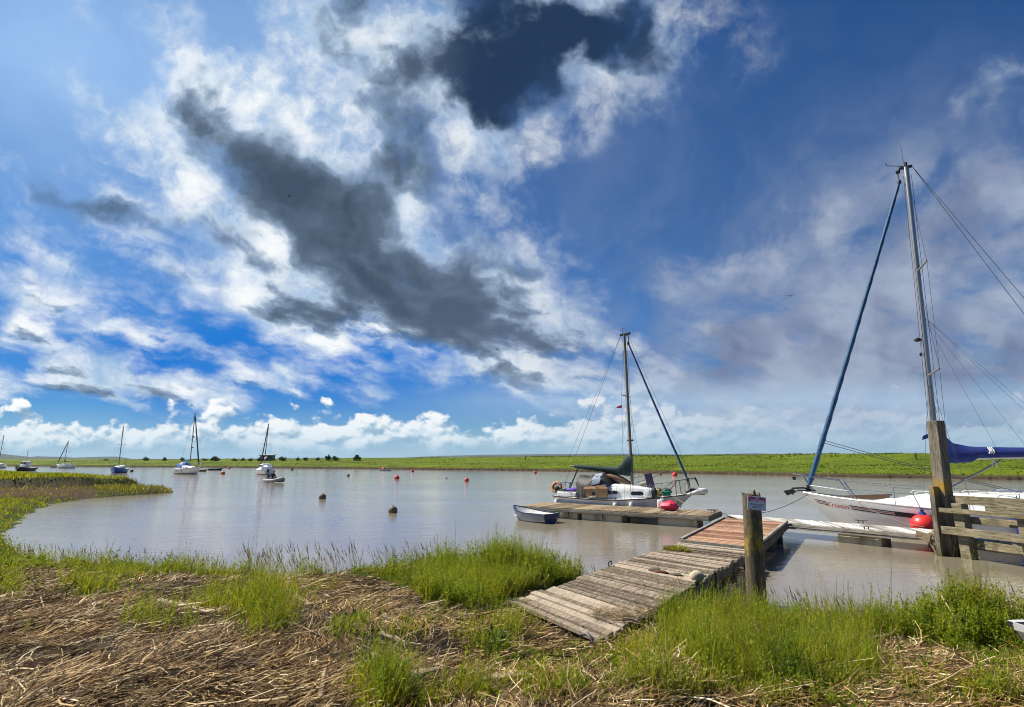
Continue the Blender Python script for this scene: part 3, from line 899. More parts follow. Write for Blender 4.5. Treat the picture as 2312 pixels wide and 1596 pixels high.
def far_grass():
    """tufts on the opposite marsh and on the point to the left"""
    n = 120000
    a = np.radians(rng.uniform(-48, 48, n)); r = rng.uniform(62, 330, n)
    x, y = r * np.sin(a), r * np.cos(a)
    z, s, f = height(x, y)
    ok = (f > 0.8) & (f < 72) & (fbm(x * 0.12, y * 0.12, 3) + rng.uniform(-0.2, 0.2, n) > 0.42)
    x, y, z, f = x[ok], y[ok], z[ok], f[ok]
    n = len(x)
    crest = ss(f, 34, 45)
    h = rng.uniform(0.06, 0.17, n) * (0.5 + 1.0 * fbm(x * 0.2, y * 0.2, 2)) * (1 + 1.6 * crest * ss(fbm(x * 0.11 + 3, y * 0.11, 3), 0.45, 0.65))
    v, q = blades(np.stack([x, y, z - 0.03], -1), h, rng.uniform(0.15, 0.5, n), h * rng.uniform(0.1, 0.7, n), rng.uniform(0, 6.28, n), 2, 0.25)
    o = fast_mesh('marsh_grass', v, q, m_marsh)
    tag(o, 'rough green salt marsh grass on the opposite bank', kind='stuff')
    print('far', n)
    n = 260000
    x = rng.uniform(-75, -14, n); y = rng.uniform(16, 68, n)
    z, s, f = height(x, y)
    px, py = project(x, y, z)
    g = grass_mask(px, py, x, y)
    ok = (s > 0.1) & (px > -120) & ((rng.random(n) < 0.12 * (z < 0.6)) | (rng.random(n) < g))
    x, y, z, px, py = (q[ok] for q in (x, y, z, px, py)); n = len(x)
    r = np.hypot(x, y)
    h = rng.uniform(0.10, 0.34, n) * np.where(y > 40, 1.1, 0.6)
    v, q = blades(np.stack([x, y, z - 0.02], -1), h, r * 0.0008 * rng.uniform(0.6, 1.6, n), h * rng.uniform(0.1, 0.8, n), rng.uniform(0, 6.28, n), 2, 0.2)
    mi = np.repeat((rng.random(n) < np.where((py > 1082) & (py < 1128), 0.62, 0.1)).astype(np.int32), 2)
    o = fast_mesh('grass', v, q, [m_grass, m_dry], mi)
    tag(o, 'short green grass over the point reaching into the river', kind='stuff')

near_grass(); shore_stalks(); litter(); far_grass()
# ------------------------------------------------------------------ boat building
M = {}
def mats_boats():
    M['gel'] = m_plain('white hull paint', (0.80, 0.80, 0.78), 0.28, dirt=(0.42, 0.38, 0.31), dirt_amt=0.3, scale=1.6, streak=(1, 1, 0.35))
    M['gel_grey'] = m_plain('chalky grey white hull paint', (0.70, 0.71, 0.69), 0.45, dirt=(0.34, 0.31, 0.25), dirt_amt=0.55, scale=1.8, streak=(1, 1, 0.3))
    M['deck'] = m_plain('white deck', (0.78, 0.79, 0.78), 0.4, dirt=(0.5, 0.48, 0.42), dirt_amt=0.3, scale=2.5)
    M['black'] = m_plain('black paint', (0.012, 0.012, 0.016), 0.4)
    M['dark'] = m_plain('dark plastic', (0.022, 0.024, 0.028), 0.5)
    M['red'] = m_plain('red stripe', (0.42, 0.03, 0.03), 0.4)
    M['maroon'] = m_plain('maroon rubbing strake', (0.055, 0.016, 0.02), 0.55, dirt=(0.12, 0.06, 0.05))
    M['steel'] = m_plain('stainless steel', (0.55, 0.56, 0.58), 0.28, metal=1.0, dirt_amt=0.2)
    M['wire'] = m_plain('rigging wire', (0.09, 0.10, 0.12), 0.45, metal=0.6)
    M['alu'] = m_plain('mast aluminium', (0.42, 0.42, 0.40), 0.42, metal=0.75, dirt=(0.2, 0.19, 0.16), dirt_amt=0.5, scale=3.0, streak=(1, 1, 0.2))
    M['alu_dark'] = m_plain('weathered mast', (0.20, 0.185, 0.16), 0.6, metal=0.2, dirt=(0.07, 0.06, 0.05), dirt_amt=0.5, scale=3.0, streak=(1, 1, 0.2))
    M['navy'] = m_plain('navy canvas', (0.006, 0.022, 0.17), 0.8, dirt=(0.004, 0.010, 0.07), dirt_amt=0.5, scale=5, bmp=0.5)
    M['green'] = m_plain('dark green canvas', (0.006, 0.028, 0.026), 0.75, dirt=(0.02, 0.05, 0.04), dirt_amt=0.5, scale=6, bmp=0.8)
    M['tarp'] = m_plain('black tarpaulin', (0.016, 0.016, 0.017), 0.6, dirt=(0.05, 0.05, 0.052), dirt_amt=0.6, scale=5, bmp=1.0)
    M['sailblue'] = m_plain('blue sail strip', (0.012, 0.085, 0.20), 0.6, dirt=(0.008, 0.03, 0.09), dirt_amt=0.8, scale=7, bmp=0.4)
    M['glass'] = m_plain('smoked cabin window', (0.012, 0.014, 0.017), 0.08, dirt_amt=0.1, spec=0.8)
    M['clear'] = m_plain('clear plastic screen', (0.35, 0.40, 0.46), 0.12, spec=0.9, dirt_amt=0.3)
    M['orange'] = m_plain('faded orange plastic', (0.55, 0.21, 0.055), 0.5, dirt=(0.24, 0.09, 0.03), dirt_amt=0.5)
    M['card'] = m_plain('cardboard', (0.52, 0.32, 0.16), 0.85, dirt=(0.36, 0.21, 0.1), dirt_amt=0.5)
    M['pink'] = m_plain('pink red bag', (0.62, 0.012, 0.07), 0.45, dirt=(0.8, 0.12, 0.18), dirt_amt=0.7, scale=9, bmp=0.8)
    M['redbuoy'] = m_plain('red buoy', (0.70, 0.035, 0.03), 0.4, dirt=(0.42, 0.03, 0.03), dirt_amt=0.6)
    M['orangebuoy'] = m_plain('orange buoy', (0.72, 0.10, 0.03), 0.45, dirt=(0.3, 0.06, 0.03), dirt_amt=0.6)
    M['brownbuoy'] = m_plain('brown weathered buoy', (0.15, 0.105, 0.07), 0.75, dirt=(0.07, 0.05, 0.035), dirt_amt=0.8, scale=6, bmp=0.5)
    M['whiteplastic'] = m_plain('white plastic', (0.78, 0.78, 0.74), 0.4, dirt=(0.5, 0.47, 0.38), dirt_amt=0.5)
    M['solar'] = m_plain('solar cells', (0.035, 0.03, 0.12), 0.2, dirt=(0.02, 0.02, 0.07), spec=0.7)
    M['purple'] = m_plain('purple cloth', (0.12, 0.05, 0.42), 0.7, bmp=0.5)
    M['greencan'] = m_plain('green plastic', (0.0, 0.20, 0.10), 0.35)
    M['olive'] = m_plain('yellow olive plastic', (0.25, 0.20, 0.035), 0.45)
    M['blue'] = m_plain('blue hull paint', (0.015, 0.13, 0.42), 0.35, dirt=(0.01, 0.05, 0.2), dirt_amt=0.5)
    M['dinghyblue'] = m_plain('faded blue dinghy paint', (0.075, 0.10, 0.145), 0.5, dirt=(0.19, 0.2, 0.21), dirt_amt=0.6, scale=3.5)
    M['dinghydark'] = m_plain('dark blue transom paint', (0.012, 0.024, 0.085), 0.45, dirt=(0.05, 0.05, 0.055), dirt_amt=0.5, scale=5)
    M['darkgreen'] = m_plain('black green hull paint', (0.008, 0.02, 0.02), 0.35)
    M['canvasblue'] = m_plain('bright blue canvas', (0.012, 0.13, 0.5), 0.6)
    M['grey'] = m_plain('grey rubber', (0.26, 0.26, 0.26), 0.6)
    M['rope'] = m_plain('old rope', (0.30, 0.27, 0.22), 0.9, dirt=(0.1, 0.09, 0.07), dirt_amt=0.5)
    M['darkrope'] = m_plain('dark rope', (0.05, 0.055, 0.07), 0.9)
    M['brown'] = m_plain('brown boards', (0.16, 0.09, 0.05), 0.7)
    M['antifoul'] = m_plain('waterline paint', (0.06, 0.018, 0.016), 0.6)
mats_boats()

class Hull:
    """round-bilged hull in local axes: x forward, y to port, z up from the waterline; t runs 0 at the transom to 1 at the bow"""
    def __init__(self, L, B, fs, fm, fb, draft, bow, stern, wt, full=0.45, low=0.55):
        self.__dict__.update(L=L, B=B, fs=fs, fm=fm, fb=fb, draft=draft, bow=bow, stern=stern, wt=wt, full=full, low=low)
    def b(self, t):
        k = self.full
        if t < k: return self.B / 2 * (self.wt + (1 - self.wt) * math.sin(PI / 2 * t / k))
        u = (t - k) / (1 - k)
        return self.B / 2 * max(0.0, 1 - u ** 2.3) + 0.012
    def zs(self, t):
        k = self.low
        return self.fm + (self.fs - self.fm) * ((k - t) / k) ** 2 if t < k else self.fm + (self.fb - self.fm) * ((t - k) / (1 - k)) ** 1.8
    def P(self, t, a, side=1, off=0.0):
        """a: 0 at the sheer to 1 at the keel"""
        zs, b = self.zs(t), self.b(t) + off
        d = self.draft * (1 - max(0, (t - 0.6) / 0.4) ** 2 * 0.75) * (1 - max(0, (0.25 - t) / 0.25) ** 1.5 * 0.8)
        s = a * PI / 2
        e = 0.55 + 0.7 * max(0, (t - 0.5) / 0.5) ** 1.5
        y = b * max(0.0, math.cos(s)) ** e
        z = zs - (zs + d) * math.sin(s) ** 1.35
        over = self.bow * max(0, (t - 0.55) / 0.45) ** 2.2 - self.stern * max(0, (0.3 - t) / 0.3) ** 2
        x = -self.L / 2 + self.L * t - over * (1 - max(-0.3, z / zs) if zs > 0 else 0)
        return Vector((x, side * y, z))
    def at_z(self, t, z, side=1, off=0.0):
        lo, hi = 0.0, 1.0
        for _ in range(22):
            m = (lo + hi) / 2
            if self.P(t, m).z > z: lo = m
            else: hi = m
        return self.P(t, lo, side, off)
    def sheer(self, x, side=1, inset=0.0):
        t = x / self.L + 0.5
        p = self.P(t, 0, side); p.y -= side * inset
        return p
    def skin(self, par, mat, name='hull', n=30, k=12, foul=None):
        mb = MB()
        ts = [i / n for i in range(n + 1)]
        for sd in (1, -1):
            mb.loft([[self.P(t, j / k, sd) for j in range(k + 1)] for t in ts])
        mb.add([self.P(0, j / k, 1) for j in range(k + 1)] + [self.P(0, j / k, -1) for j in range(k, -1, -1)], [tuple(range(2 * k + 2))])
        return mb.build(name, mat, par, smooth=50)
    def strip(self, mb, t0, t1, d0, d1, side, off, n=24, m=0, drop=None):
        """a band that follows the sheer between two drops below it"""
        rows = []
        for i in range(n + 1):
            t = t0 + (t1 - t0) * i / n
            z = self.zs(t)
            rows.append([self.at_z(t, z - d0, side, off), self.at_z(t, z - (d0 + d1) / 2, side, off), self.at_z(t, z - d1, side, off)])
        return mb.loft(rows, m)
    def deck(self, par, mat, camber=0.06, drop=0.02, t0=0.0, t1=0.995, name='deck', n=26):
        rows = []
        for i in range(n + 1):
            t = t0 + (t1 - t0) * i / n
            p = self.P(t, 0, 1)
            rows.append([Vector((p.x, p.y * u * 0.985, p.z - drop + camber * (1 - u * u) * p.y / (self.B / 2))) for u in (-1, -0.7, -0.35, 0, 0.35, 0.7, 1)])
        return MB().loft(rows).build(name, mat, par, smooth=40)
    def rail(self, mb, t0, t1, z, side, r, n=20, inset=0.05, m=0):
        pts = []
        for i in range(n + 1):
            t = t0 + (t1 - t0) * i / n
            p = self.P(t, 0, side); p.z += z; p.y -= side * inset * min(1, self.b(t) / 0.3)
            pts.append(p)
        return mb.tube(pts, r, 6, m)

def house(mb, secs, m=0):
    """rounded deckhouse: list of (x, half width at foot, half width at top, z foot, z top)"""
    rows = []
    for x, w0, w1, z0, z1 in secs:
        h = z1 - z0
        half = [(w0, z0), (w0 - (w0 - w1) * 0.45, z0 + h * 0.55), (w1 + 0.02, z0 + h * 0.86), (w1 - 0.06, z0 + h * 0.97), (w1 * 0.5, z0 + h * 1.03)]
        rows.append([Vector((x, y, z)) for y, z in half] + [Vector((x, 0, z0 + h * 1.05))] + [Vector((x, -y, z)) for y, z in reversed(half)])
    return mb.loft(rows, m, cap0=True, cap1=True)

def text_verts(body, size, font_shear=0.0, bold=0.0, xs=1.0):
    c = bpy.data.curves.new('lettering', 'FONT'); c.body = body; c.size = size; c.align_x = 'LEFT'; c.shear = font_shear
    c.offset = bold; c.resolution_u = 3
    o = bpy.data.objects.new('lettering', c); COL.objects.link(o)
    dg = bpy.context.evaluated_depsgraph_get()
    me = bpy.data.meshes.new_from_object(o.evaluated_get(dg))
    vs = [(v.co.x * xs, v.co.y) for v in me.vertices]; fs = [tuple(p.vertices) for p in me.polygons]
    bpy.data.objects.remove(o); bpy.data.curves.remove(c); bpy.data.meshes.remove(me)
    return vs, fs

def hull_text(H, par, body, size, x_left, z_base, side, mat, along, name='lettering', bold=0.0, shear=0.0, xs=1.0, slope=0.0):
    """letters laid on the topside; along = +1 if reading runs towards the bow"""
    vs, fs = text_verts(body, size, shear, bold, xs)
    out = []
    for u, v in vs:
        x = x_left + along * u
        z = z_base + v + slope * u
        t = x / H.L + 0.5
        for _ in range(3):
            p = H.at_z(min(1, t), z, side, 0.006)
            t += (x - p.x) / H.L
        out.append(H.at_z(min(1, t), z, side, 0.006))
    return MB().add(out, fs).build(name, mat, par, fix=False)

def wire(mb, a, b, r=0.006, m=0, sag=0.0, n=1):
    a, b = Vector(a), Vector(b)
    if sag:
        n = 8
        pts = [a.lerp(b, i / n) - Vector((0, 0, sag * 4 * (i / n) * (1 - i / n))) for i in range(n + 1)]
    else:
        pts = [a, b]
    return mb.tube(pts, r, 5, m)

def furled(mb, a, b, r0, r1, m=0, wob=0.1, n=26, sag=0.0):
    """a headsail rolled round its stay, fat at the foot and thin at the head, with the spiral of the leech"""
    a, b = Vector(a), Vector(b)
    pts, rad = [], []
    for i in range(n + 1):
        q = i / n
        k = r0 + (r1 - r0) * q
        k *= 1 + wob * math.sin(q * n * 2.1)
        if i in (0, n): k *= 0.5
        pts.append(a.lerp(b, q) + Vector((0, 0, 0)) - Vector((0, 0, sag * 4 * q * (1 - q))))
        rad.append(k)
    return mb.tube(pts, rad, 8, m)

def sag_rope(mb, pts, r, m=0):
    return mb.tube(pts, r, 6, m)
# ------------------------------------------------------------------ the white sloop lying at the pale pontoon
def make_kristin():
    hd = R(149); bow = Vector((11.0, 21.0, 0)); dirv = Vector((math.cos(hd), math.sin(hd), 0))
    L = 10.2
    t = empty('sailing_yacht', bow - dirv * L / 2, hd, 'large white sloop with red and black stripes and blue mainsail cover alongside the pale pontoon', 'yacht')
    inv = (Matrix.Translation(t.location) @ Matrix.Rotation(hd, 4, 'Z')).inverted()
    H = Hull(L, 3.0, 0.95, 0.93, 1.36, 0.42, 1.25, 0.35, 0.72, 0.46, 0.42)
    h = H.skin(t, M['gel'])
    mb = MB()
    for sd in (1, -1):
        for d0, d1, m in ((0.19, 0.225, 0), (0.25, 0.275, 1), (0.30, 0.335, 0)):
            H.strip(mb, 0.93, 0.968, d0, d1, sd, 0.004, 6, m)
            H.strip(mb, 0.05, 0.855, d0, d1, sd, 0.004, 40, m)
        H.strip(mb, 0.66, 0.725, 0.185, 0.34, sd, 0.007, 8, 0)
    mb.build('stripe', [M['black'], M['red']], h, fix=False)
    hull_text(H, h, 'Kristin', 0.235, L * (0.918 - 0.5), H.zs(0.9) - 0.335, 1, M['red'], -1, bold=0.002, shear=0.1, xs=1.15, slope=-0.075)
    mb = MB()
    for sd in (1, -1): H.rail(mb, 0.0, 0.985, 0.02, sd, 0.028, 40, 0.02)
    mb.build('toe_rail', M['alu'], h, smooth=40)
    H.deck(t, M['deck'])
    mb = MB(); MBx = mb
    house(mb, [(2.75, 0.30, 0.2, 1.05, 1.13), (2.2, 0.55, 0.40, 1.0, 1.24), (1.2, 0.85, 0.66, 0.97, 1.40), (-0.4, 0.98, 0.80, 0.95, 1.50), (-2.2, 1.0, 0.84, 0.95, 1.56), (-2.45, 0.98, 0.80, 0.95, 1.5)])
    ho = mb.build('coachroof', M['deck'], t, smooth=35)
    mb = MB()
    for xc, z in ((2.0, 1.29), (0.95, 1.49), (-0.9, 1.6)): mb.box((xc, 0, z), (0.5, 0.52, 0.05), bev=0.015)
    mb.build('hatch', M['clear'], ho)
    mb = MB()
    for sd in (1, -1):
        for k in range(6):
            x = 1.6 - k * 0.7
            mb.tube([(x, sd * 0.55, 1.42 - 0.02 * k + 0.03 * k), (x - 0.1, sd * 0.55, 1.5 + 0.012 * k), (x - 0.5, sd * 0.55, 1.52 + 0.012 * k), (x - 0.6, sd * 0.55, 1.44 + 0.012 * k)], 0.014, 6)
    mb.build('grab_rail', M['whiteplastic'], ho)
    mb = MB(); mb.box((2.9, -0.55, 1.22), (1.5, 0.03, 0.16), Matrix.Rotation(R(4), 3, 'Y')).build('washboard', M['brown'], t)
    # pulpit
    mb = MB()
    top = 0.62
    def sh(x, sd, z=0.0, inset=0.06):
        p = H.sheer(x, sd, inset); p.z += z; return p
    tip = Vector((5.25, 0, 1.36 + top + 0.06))
    for sd in (1, -1):
        a = sh(3.35, sd); b = sh(3.75, sd, top); c = sh(4.75, sd, top + 0.02); c.y = sd * 0.33
        mb.tube([a, b, c, Vector((5.2, sd * 0.16, tip.z)), tip], 0.0165, 7)
        mb.tube([sh(3.25, sd), sh(3.6, sd, top * 0.96)], 0.0165, 7)
        mb.tube([sh(4.55, sd, 0.0), Vector((4.95, sd * 0.24, tip.z - 0.01))], 0.0165, 7)
        mb.tube([sh(3.5, sd, top * 0.5), Vector((4.7, sd * 0.3, 1.32 + top * 0.5))], 0.013, 6)
    mb.build('pulpit', M['steel'], t, smooth=50)
    MB().box((5.22, 0.14, 1.88), (0.12, 0.1, 0.13), bev=0.02).build('navigation_light', M['dark'], t)
    mb = MB()
    for x in (2.2, 0.7, -0.9, -2.5, -4.0):
        for sd in (1, -1):
            mb.tube([sh(x, sd, 0.0), sh(x, sd, 0.62)], 0.013, 6)
            mb.ball(sh(x, sd, 0.63), 0.022, 8, 6)
    mb.build('stanchion', M['steel'], t, smooth=50)
    mb = MB()
    for sd in (1, -1):
        for z in (0.31, 0.6):
            pts = [sh(3.6, sd, z)] + [sh(x, sd, z) for x in (2.2, 0.7, -0.9, -2.5, -4.0, -4.9)]
            for p, q in zip(pts[:-1], pts[1:]): wire(mb, p, q, 0.005)
    mb.build('guard_wire', M['wire'], t)
    # bow roller and anchor
    mb = MB()
    mb.tube([(4.55, 0, 1.42), (4.95, 0, 1.52), (5.3, 0, 1.50), (5.45, 0, 1.38), (5.3, 0, 1.26)], [0.03, 0.035, 0.035, 0.04, 0.03], 8)
    mb.prism([(0, 0), (0.34, -0.14), (0.46, 0.03), (0.12, 0.10)], 0.24, Matrix(((1, 0, 0), (0, 0, -1), (0, 1, 0))), (5.18, 0, 1.36))
    mb.box((4.9, 0, 1.42), (0.55, 0.12, 0.05), bev=0.01)
    mb.build('anchor', M['dark'], t, smooth=35)
    MB().ball(H.at_z(0.93, 0.24, 1, 0.01), 0.045, 12, 8).build('bow_eye', M['steel'], h, smooth=60)
    # mast, rigging
    mx = 0.8
    foot = Vector((mx, 0, 1.46))
    wt_ = inv @ WY(2043, 385, (t.matrix_basis @ Vector((mx, 0, 0))).y)
    head = Vector((wt_.x, 0, wt_.z))
    mb = MB()
    mb.tube([foot, foot.lerp(head, 0.5), head], [0.1, 0.098, 0.085], 14)
    ma = mb.build('mast', M['alu'], t, smooth=60)
    def mp(q): return foot.lerp(head, q)
    mb = MB()
    mb.box(head + Vector((0.02, 0, 0.0)), (0.42, 0.1, 0.09), bev=0.01)
    mb.box(head + Vector((0.27, 0, -0.12)), (0.14, 0.1, 0.12), bev=0.02)
    mb.tube([head + Vector((0, 0, 0.04)), head + Vector((0, 0, 0.2))], 0.055, 8)
    mb.tube([head + Vector((0.1, 0.1, 0.02)), head + Vector((0.62, 0.3, 0.1)), head + Vector((0.64, 0.31, 0.22))], 0.014, 6)
    mb.build('masthead_fitting', M['dark'], ma, smooth=40)
    MB().tube([head + Vector((0.05, 0, 0.05)), head + Vector((0.06, 0, 1.0))], [0.011, 0.007], 5).build('aerial', M['dark'], ma)
    mb = MB()
    sp = []
    for q, ln in ((0.655, 0.85), (0.335, 1.0)):
        for sd in (1, -1):
            b = mp(q) + Vector((-0.2, sd * ln, 0.10)); sp.append((q, sd, b))
            mb.tube([mp(q), b], [0.04, 0.026], 7)
    mb.build('spreader', M['alu_dark'], ma, smooth=60)
    mb = MB()
    p = mp(0.445) + Vector((0.2, 0, 0)); mb.ball(p, 0.1, 12, 8, squash=(1.2, 0.8, 0.8))
    p = mp(0.40) + Vector((0.15, 0, 0)); mb.box(p, (0.08, 0.08, 0.12), bev=0.02)
    mb.build('mast_light', M['dark'], ma, smooth=50)
    mb = MB()
    for sd in (1, -1):
        u = [s for q, s_, s in sp if s_ == sd]
        ch = sh(mx - 0.1, sd, 0.02, 0.1)
        wire(mb, mp(0.99), u[0]); wire(mb, u[0], u[1]); wire(mb, u[1], ch)
        wire(mb, mp(0.65), u[1]); wire(mb, mp(0.33), sh(mx + 0.4, sd, 0.02, 0.12)); wire(mb, mp(0.33), sh(mx - 0.6, sd, 0.02, 0.12))
    wire(mb, head + Vector((-0.18, 0, 0)), Vector((-5.0, 0.5, 1.0)), 0.009); wire(mb, head + Vector((-0.18, 0, 0)), Vector((-3.9, 0.25, 2.5)), 0.009)
    for k, q in enumerate((0.11, -0.13, 0.05)):
        wire(mb, mp(0.97) + Vector((q, 0.06, 0)), mp(0.02) + Vector((q * 1.4, 0.06 + 0.02 * k, 0)), 0.007)
    for x, y in ((-1.7, 0.3), (-2.6, 0.3), (-2.9, -0.3), (-0.9, 0.3)): wire(mb, mp(0.52), Vector((x, y * 0.2, 2.72)), 0.004)
    mb.build('stay', M['wire'], ma)
    # furled headsail and its gear
    fb = Vector((4.75, 0, 1.62)); ft = mp(0.955) + Vector((0.25, 0, 0))
    mb = MB(); furled(mb, fb, ft, 0.095, 0.055, wob=0.12, n=46, sag=0.05)
    hs = mb.build('furled_headsail', M['sailblue'], t, smooth=60)
    mb = MB()
    mb.tube([Vector((4.86, 0, 1.40)), fb], 0.03, 8); mb.lathe([(0.09, -0.06), (0.09, -0.03), (0.05, -0.02), (0.05, 0.03), (0.09, 0.04), (0.09, 0.06)], fb + Vector((0.03, 0, -0.05)), 14)
    mb.tube([ft, head + Vector((0.28, 0, -0.1))], 0.02, 6); mb.lathe([(0.05, -0.08), (0.07, 0), (0.05, 0.08)], ft, 10)
    mb.build('furling_drum', M['dark'], hs, smooth=50)
    mb = MB()
    cl = fb.lerp(ft, 0.145)
    for sd in (1, -1): wire(mb, cl + Vector((0, 0.05 * sd, 0.05 * sd)), Vector((-2.6, sd * 1.2, 1.12)), 0.011, sag=0.06)
    mb.build('sheet', M['darkrope'], hs)
    # boom and cover
    gn = Vector((mx - 0.12, 0, 2.62)); be = Vector((mx - 4.3, 0, 2.72))
    mb = MB(); mb.tube([gn, be], 0.075, 10)
    bo = mb.build('boom', M['alu'], t, smooth=60)
    rows = []
    for q, zt, zb, w in ((0.0, 1.05, -0.12, 0.10), (0.03, 0.90, -0.16, 0.16), (0.10, 0.50, -0.17, 0.2), (0.2, 0.38, -0.15, 0.20), (0.24, 0.36, -0.03, 0.19), (0.45, 0.31, -0.02, 0.17), (0.7, 0.27, -0.02, 0.15), (0.97, 0.24, -0.02, 0.12)):
        c = gn.lerp(be, q) + Vector((0.16 if q == 0 else 0, 0, 0))
        rows.append([c + Vector((0, w * math.sin(a) * (0.75 if math.cos(a) > 0.3 else 1.0), (zt + zb) / 2 + (zt - zb) / 2 * math.cos(a))) for a in [2 * PI * k / 14 for k in range(14)]])
    mb = MB(); mb.loft(rows, closed=True, cap0=True, cap1=True)
    mb.build('sail_cover', M['navy'], bo, smooth=60)
    mb = MB()
    for q in (0.33, 0.56, 0.8):
        c = gn.lerp(be, q)
        for k in range(3): mb.tube([c + Vector((0.05 * k, 0.12, 0.33)), c + Vector((0.05 * k - 0.04, 0.2, 0.2)), c + Vector((0.06 * k - 0.02, 0.19, 0.12))], 0.02, 5)
        mb.tube([c + Vector((0.0, 0.02, -0.1)), c + Vector((0.05, 0.03, -0.28)), c + Vector((-0.04, 0.03, -0.16)), c + Vector((-0.08, 0.03, -0.34))], 0.022, 5)
    mb.build('sail_tie', M['whiteplastic'], bo)
    MB().tube([Vector((mx - 0.15, 0, 1.55)), gn.lerp(be, 0.38) - Vector((0, 0, 0.1))], [0.035, 0.028], 8).build('kicker_strut', M['grey'], bo, smooth=50)
    mb = MB(); mb.prism([(0, 0), (0.24, -0.12), (0.28, -0.26), (0.1, -0.2)], 0.03, Matrix(((1, 0, 0), (0, 0, -1), (0, 1, 0))), mp(0.17) + Vector((0.1, 0, 0))).build('radar_reflector', M['navy'], ma)
    # sprayhood
    mb = MB()
    rows = []
    for x, w, z0, z1 in ((-2.15, 0.95, 1.5, 1.58), (-2.55, 1.0, 1.48, 2.12), (-2.95, 1.02, 1.4, 2.3), (-3.4, 1.0, 1.3, 2.28)):
        rows.append([Vector((x, w * math.cos(a) * (1.0 if abs(math.cos(a)) < 0.9 else 1.03), z0 + (z1 - z0) * math.sin(a) ** 0.6)) for a in [PI * k / 12 for k in range(13)]])
    so = MB().loft(rows).build('sprayhood', M['clear'], t, smooth=60)
    mb = MB()
    for r in (rows[0], rows[1], rows[3]): mb.tube([Vector(p) + Vector((0, 0, 0.012)) for p in r], 0.05, 7)
    for k in (3, 6, 9): mb.tube([Vector(rows[0][k]), Vector(rows[1][k]) + Vector((0, 0, 0.01))], 0.035, 6)
    mb.loft([[p + Vector((0, 0, 0.02)) for p in rows[1]], [p + Vector((0, 0, 0.02)) for p in rows[2]], [p + Vector((0, 0, 0.02)) for p in rows[3]]])
    mb.build('sprayhood_trim', M['navy'], so, smooth=60)
    mb = MB(); mb.box((-4.2, 0, 0.98), (1.5, 1.2, 0.1), bev=0.03)
    for sd in (1, -1): mb.box((-3.9, sd * 0.9, 1.1), (2.2, 0.16, 0.3), bev=0.04)
    mb.build('cockpit', M['deck'], t, smooth=40)
    return t, H
KRISTIN, KH = make_kristin()

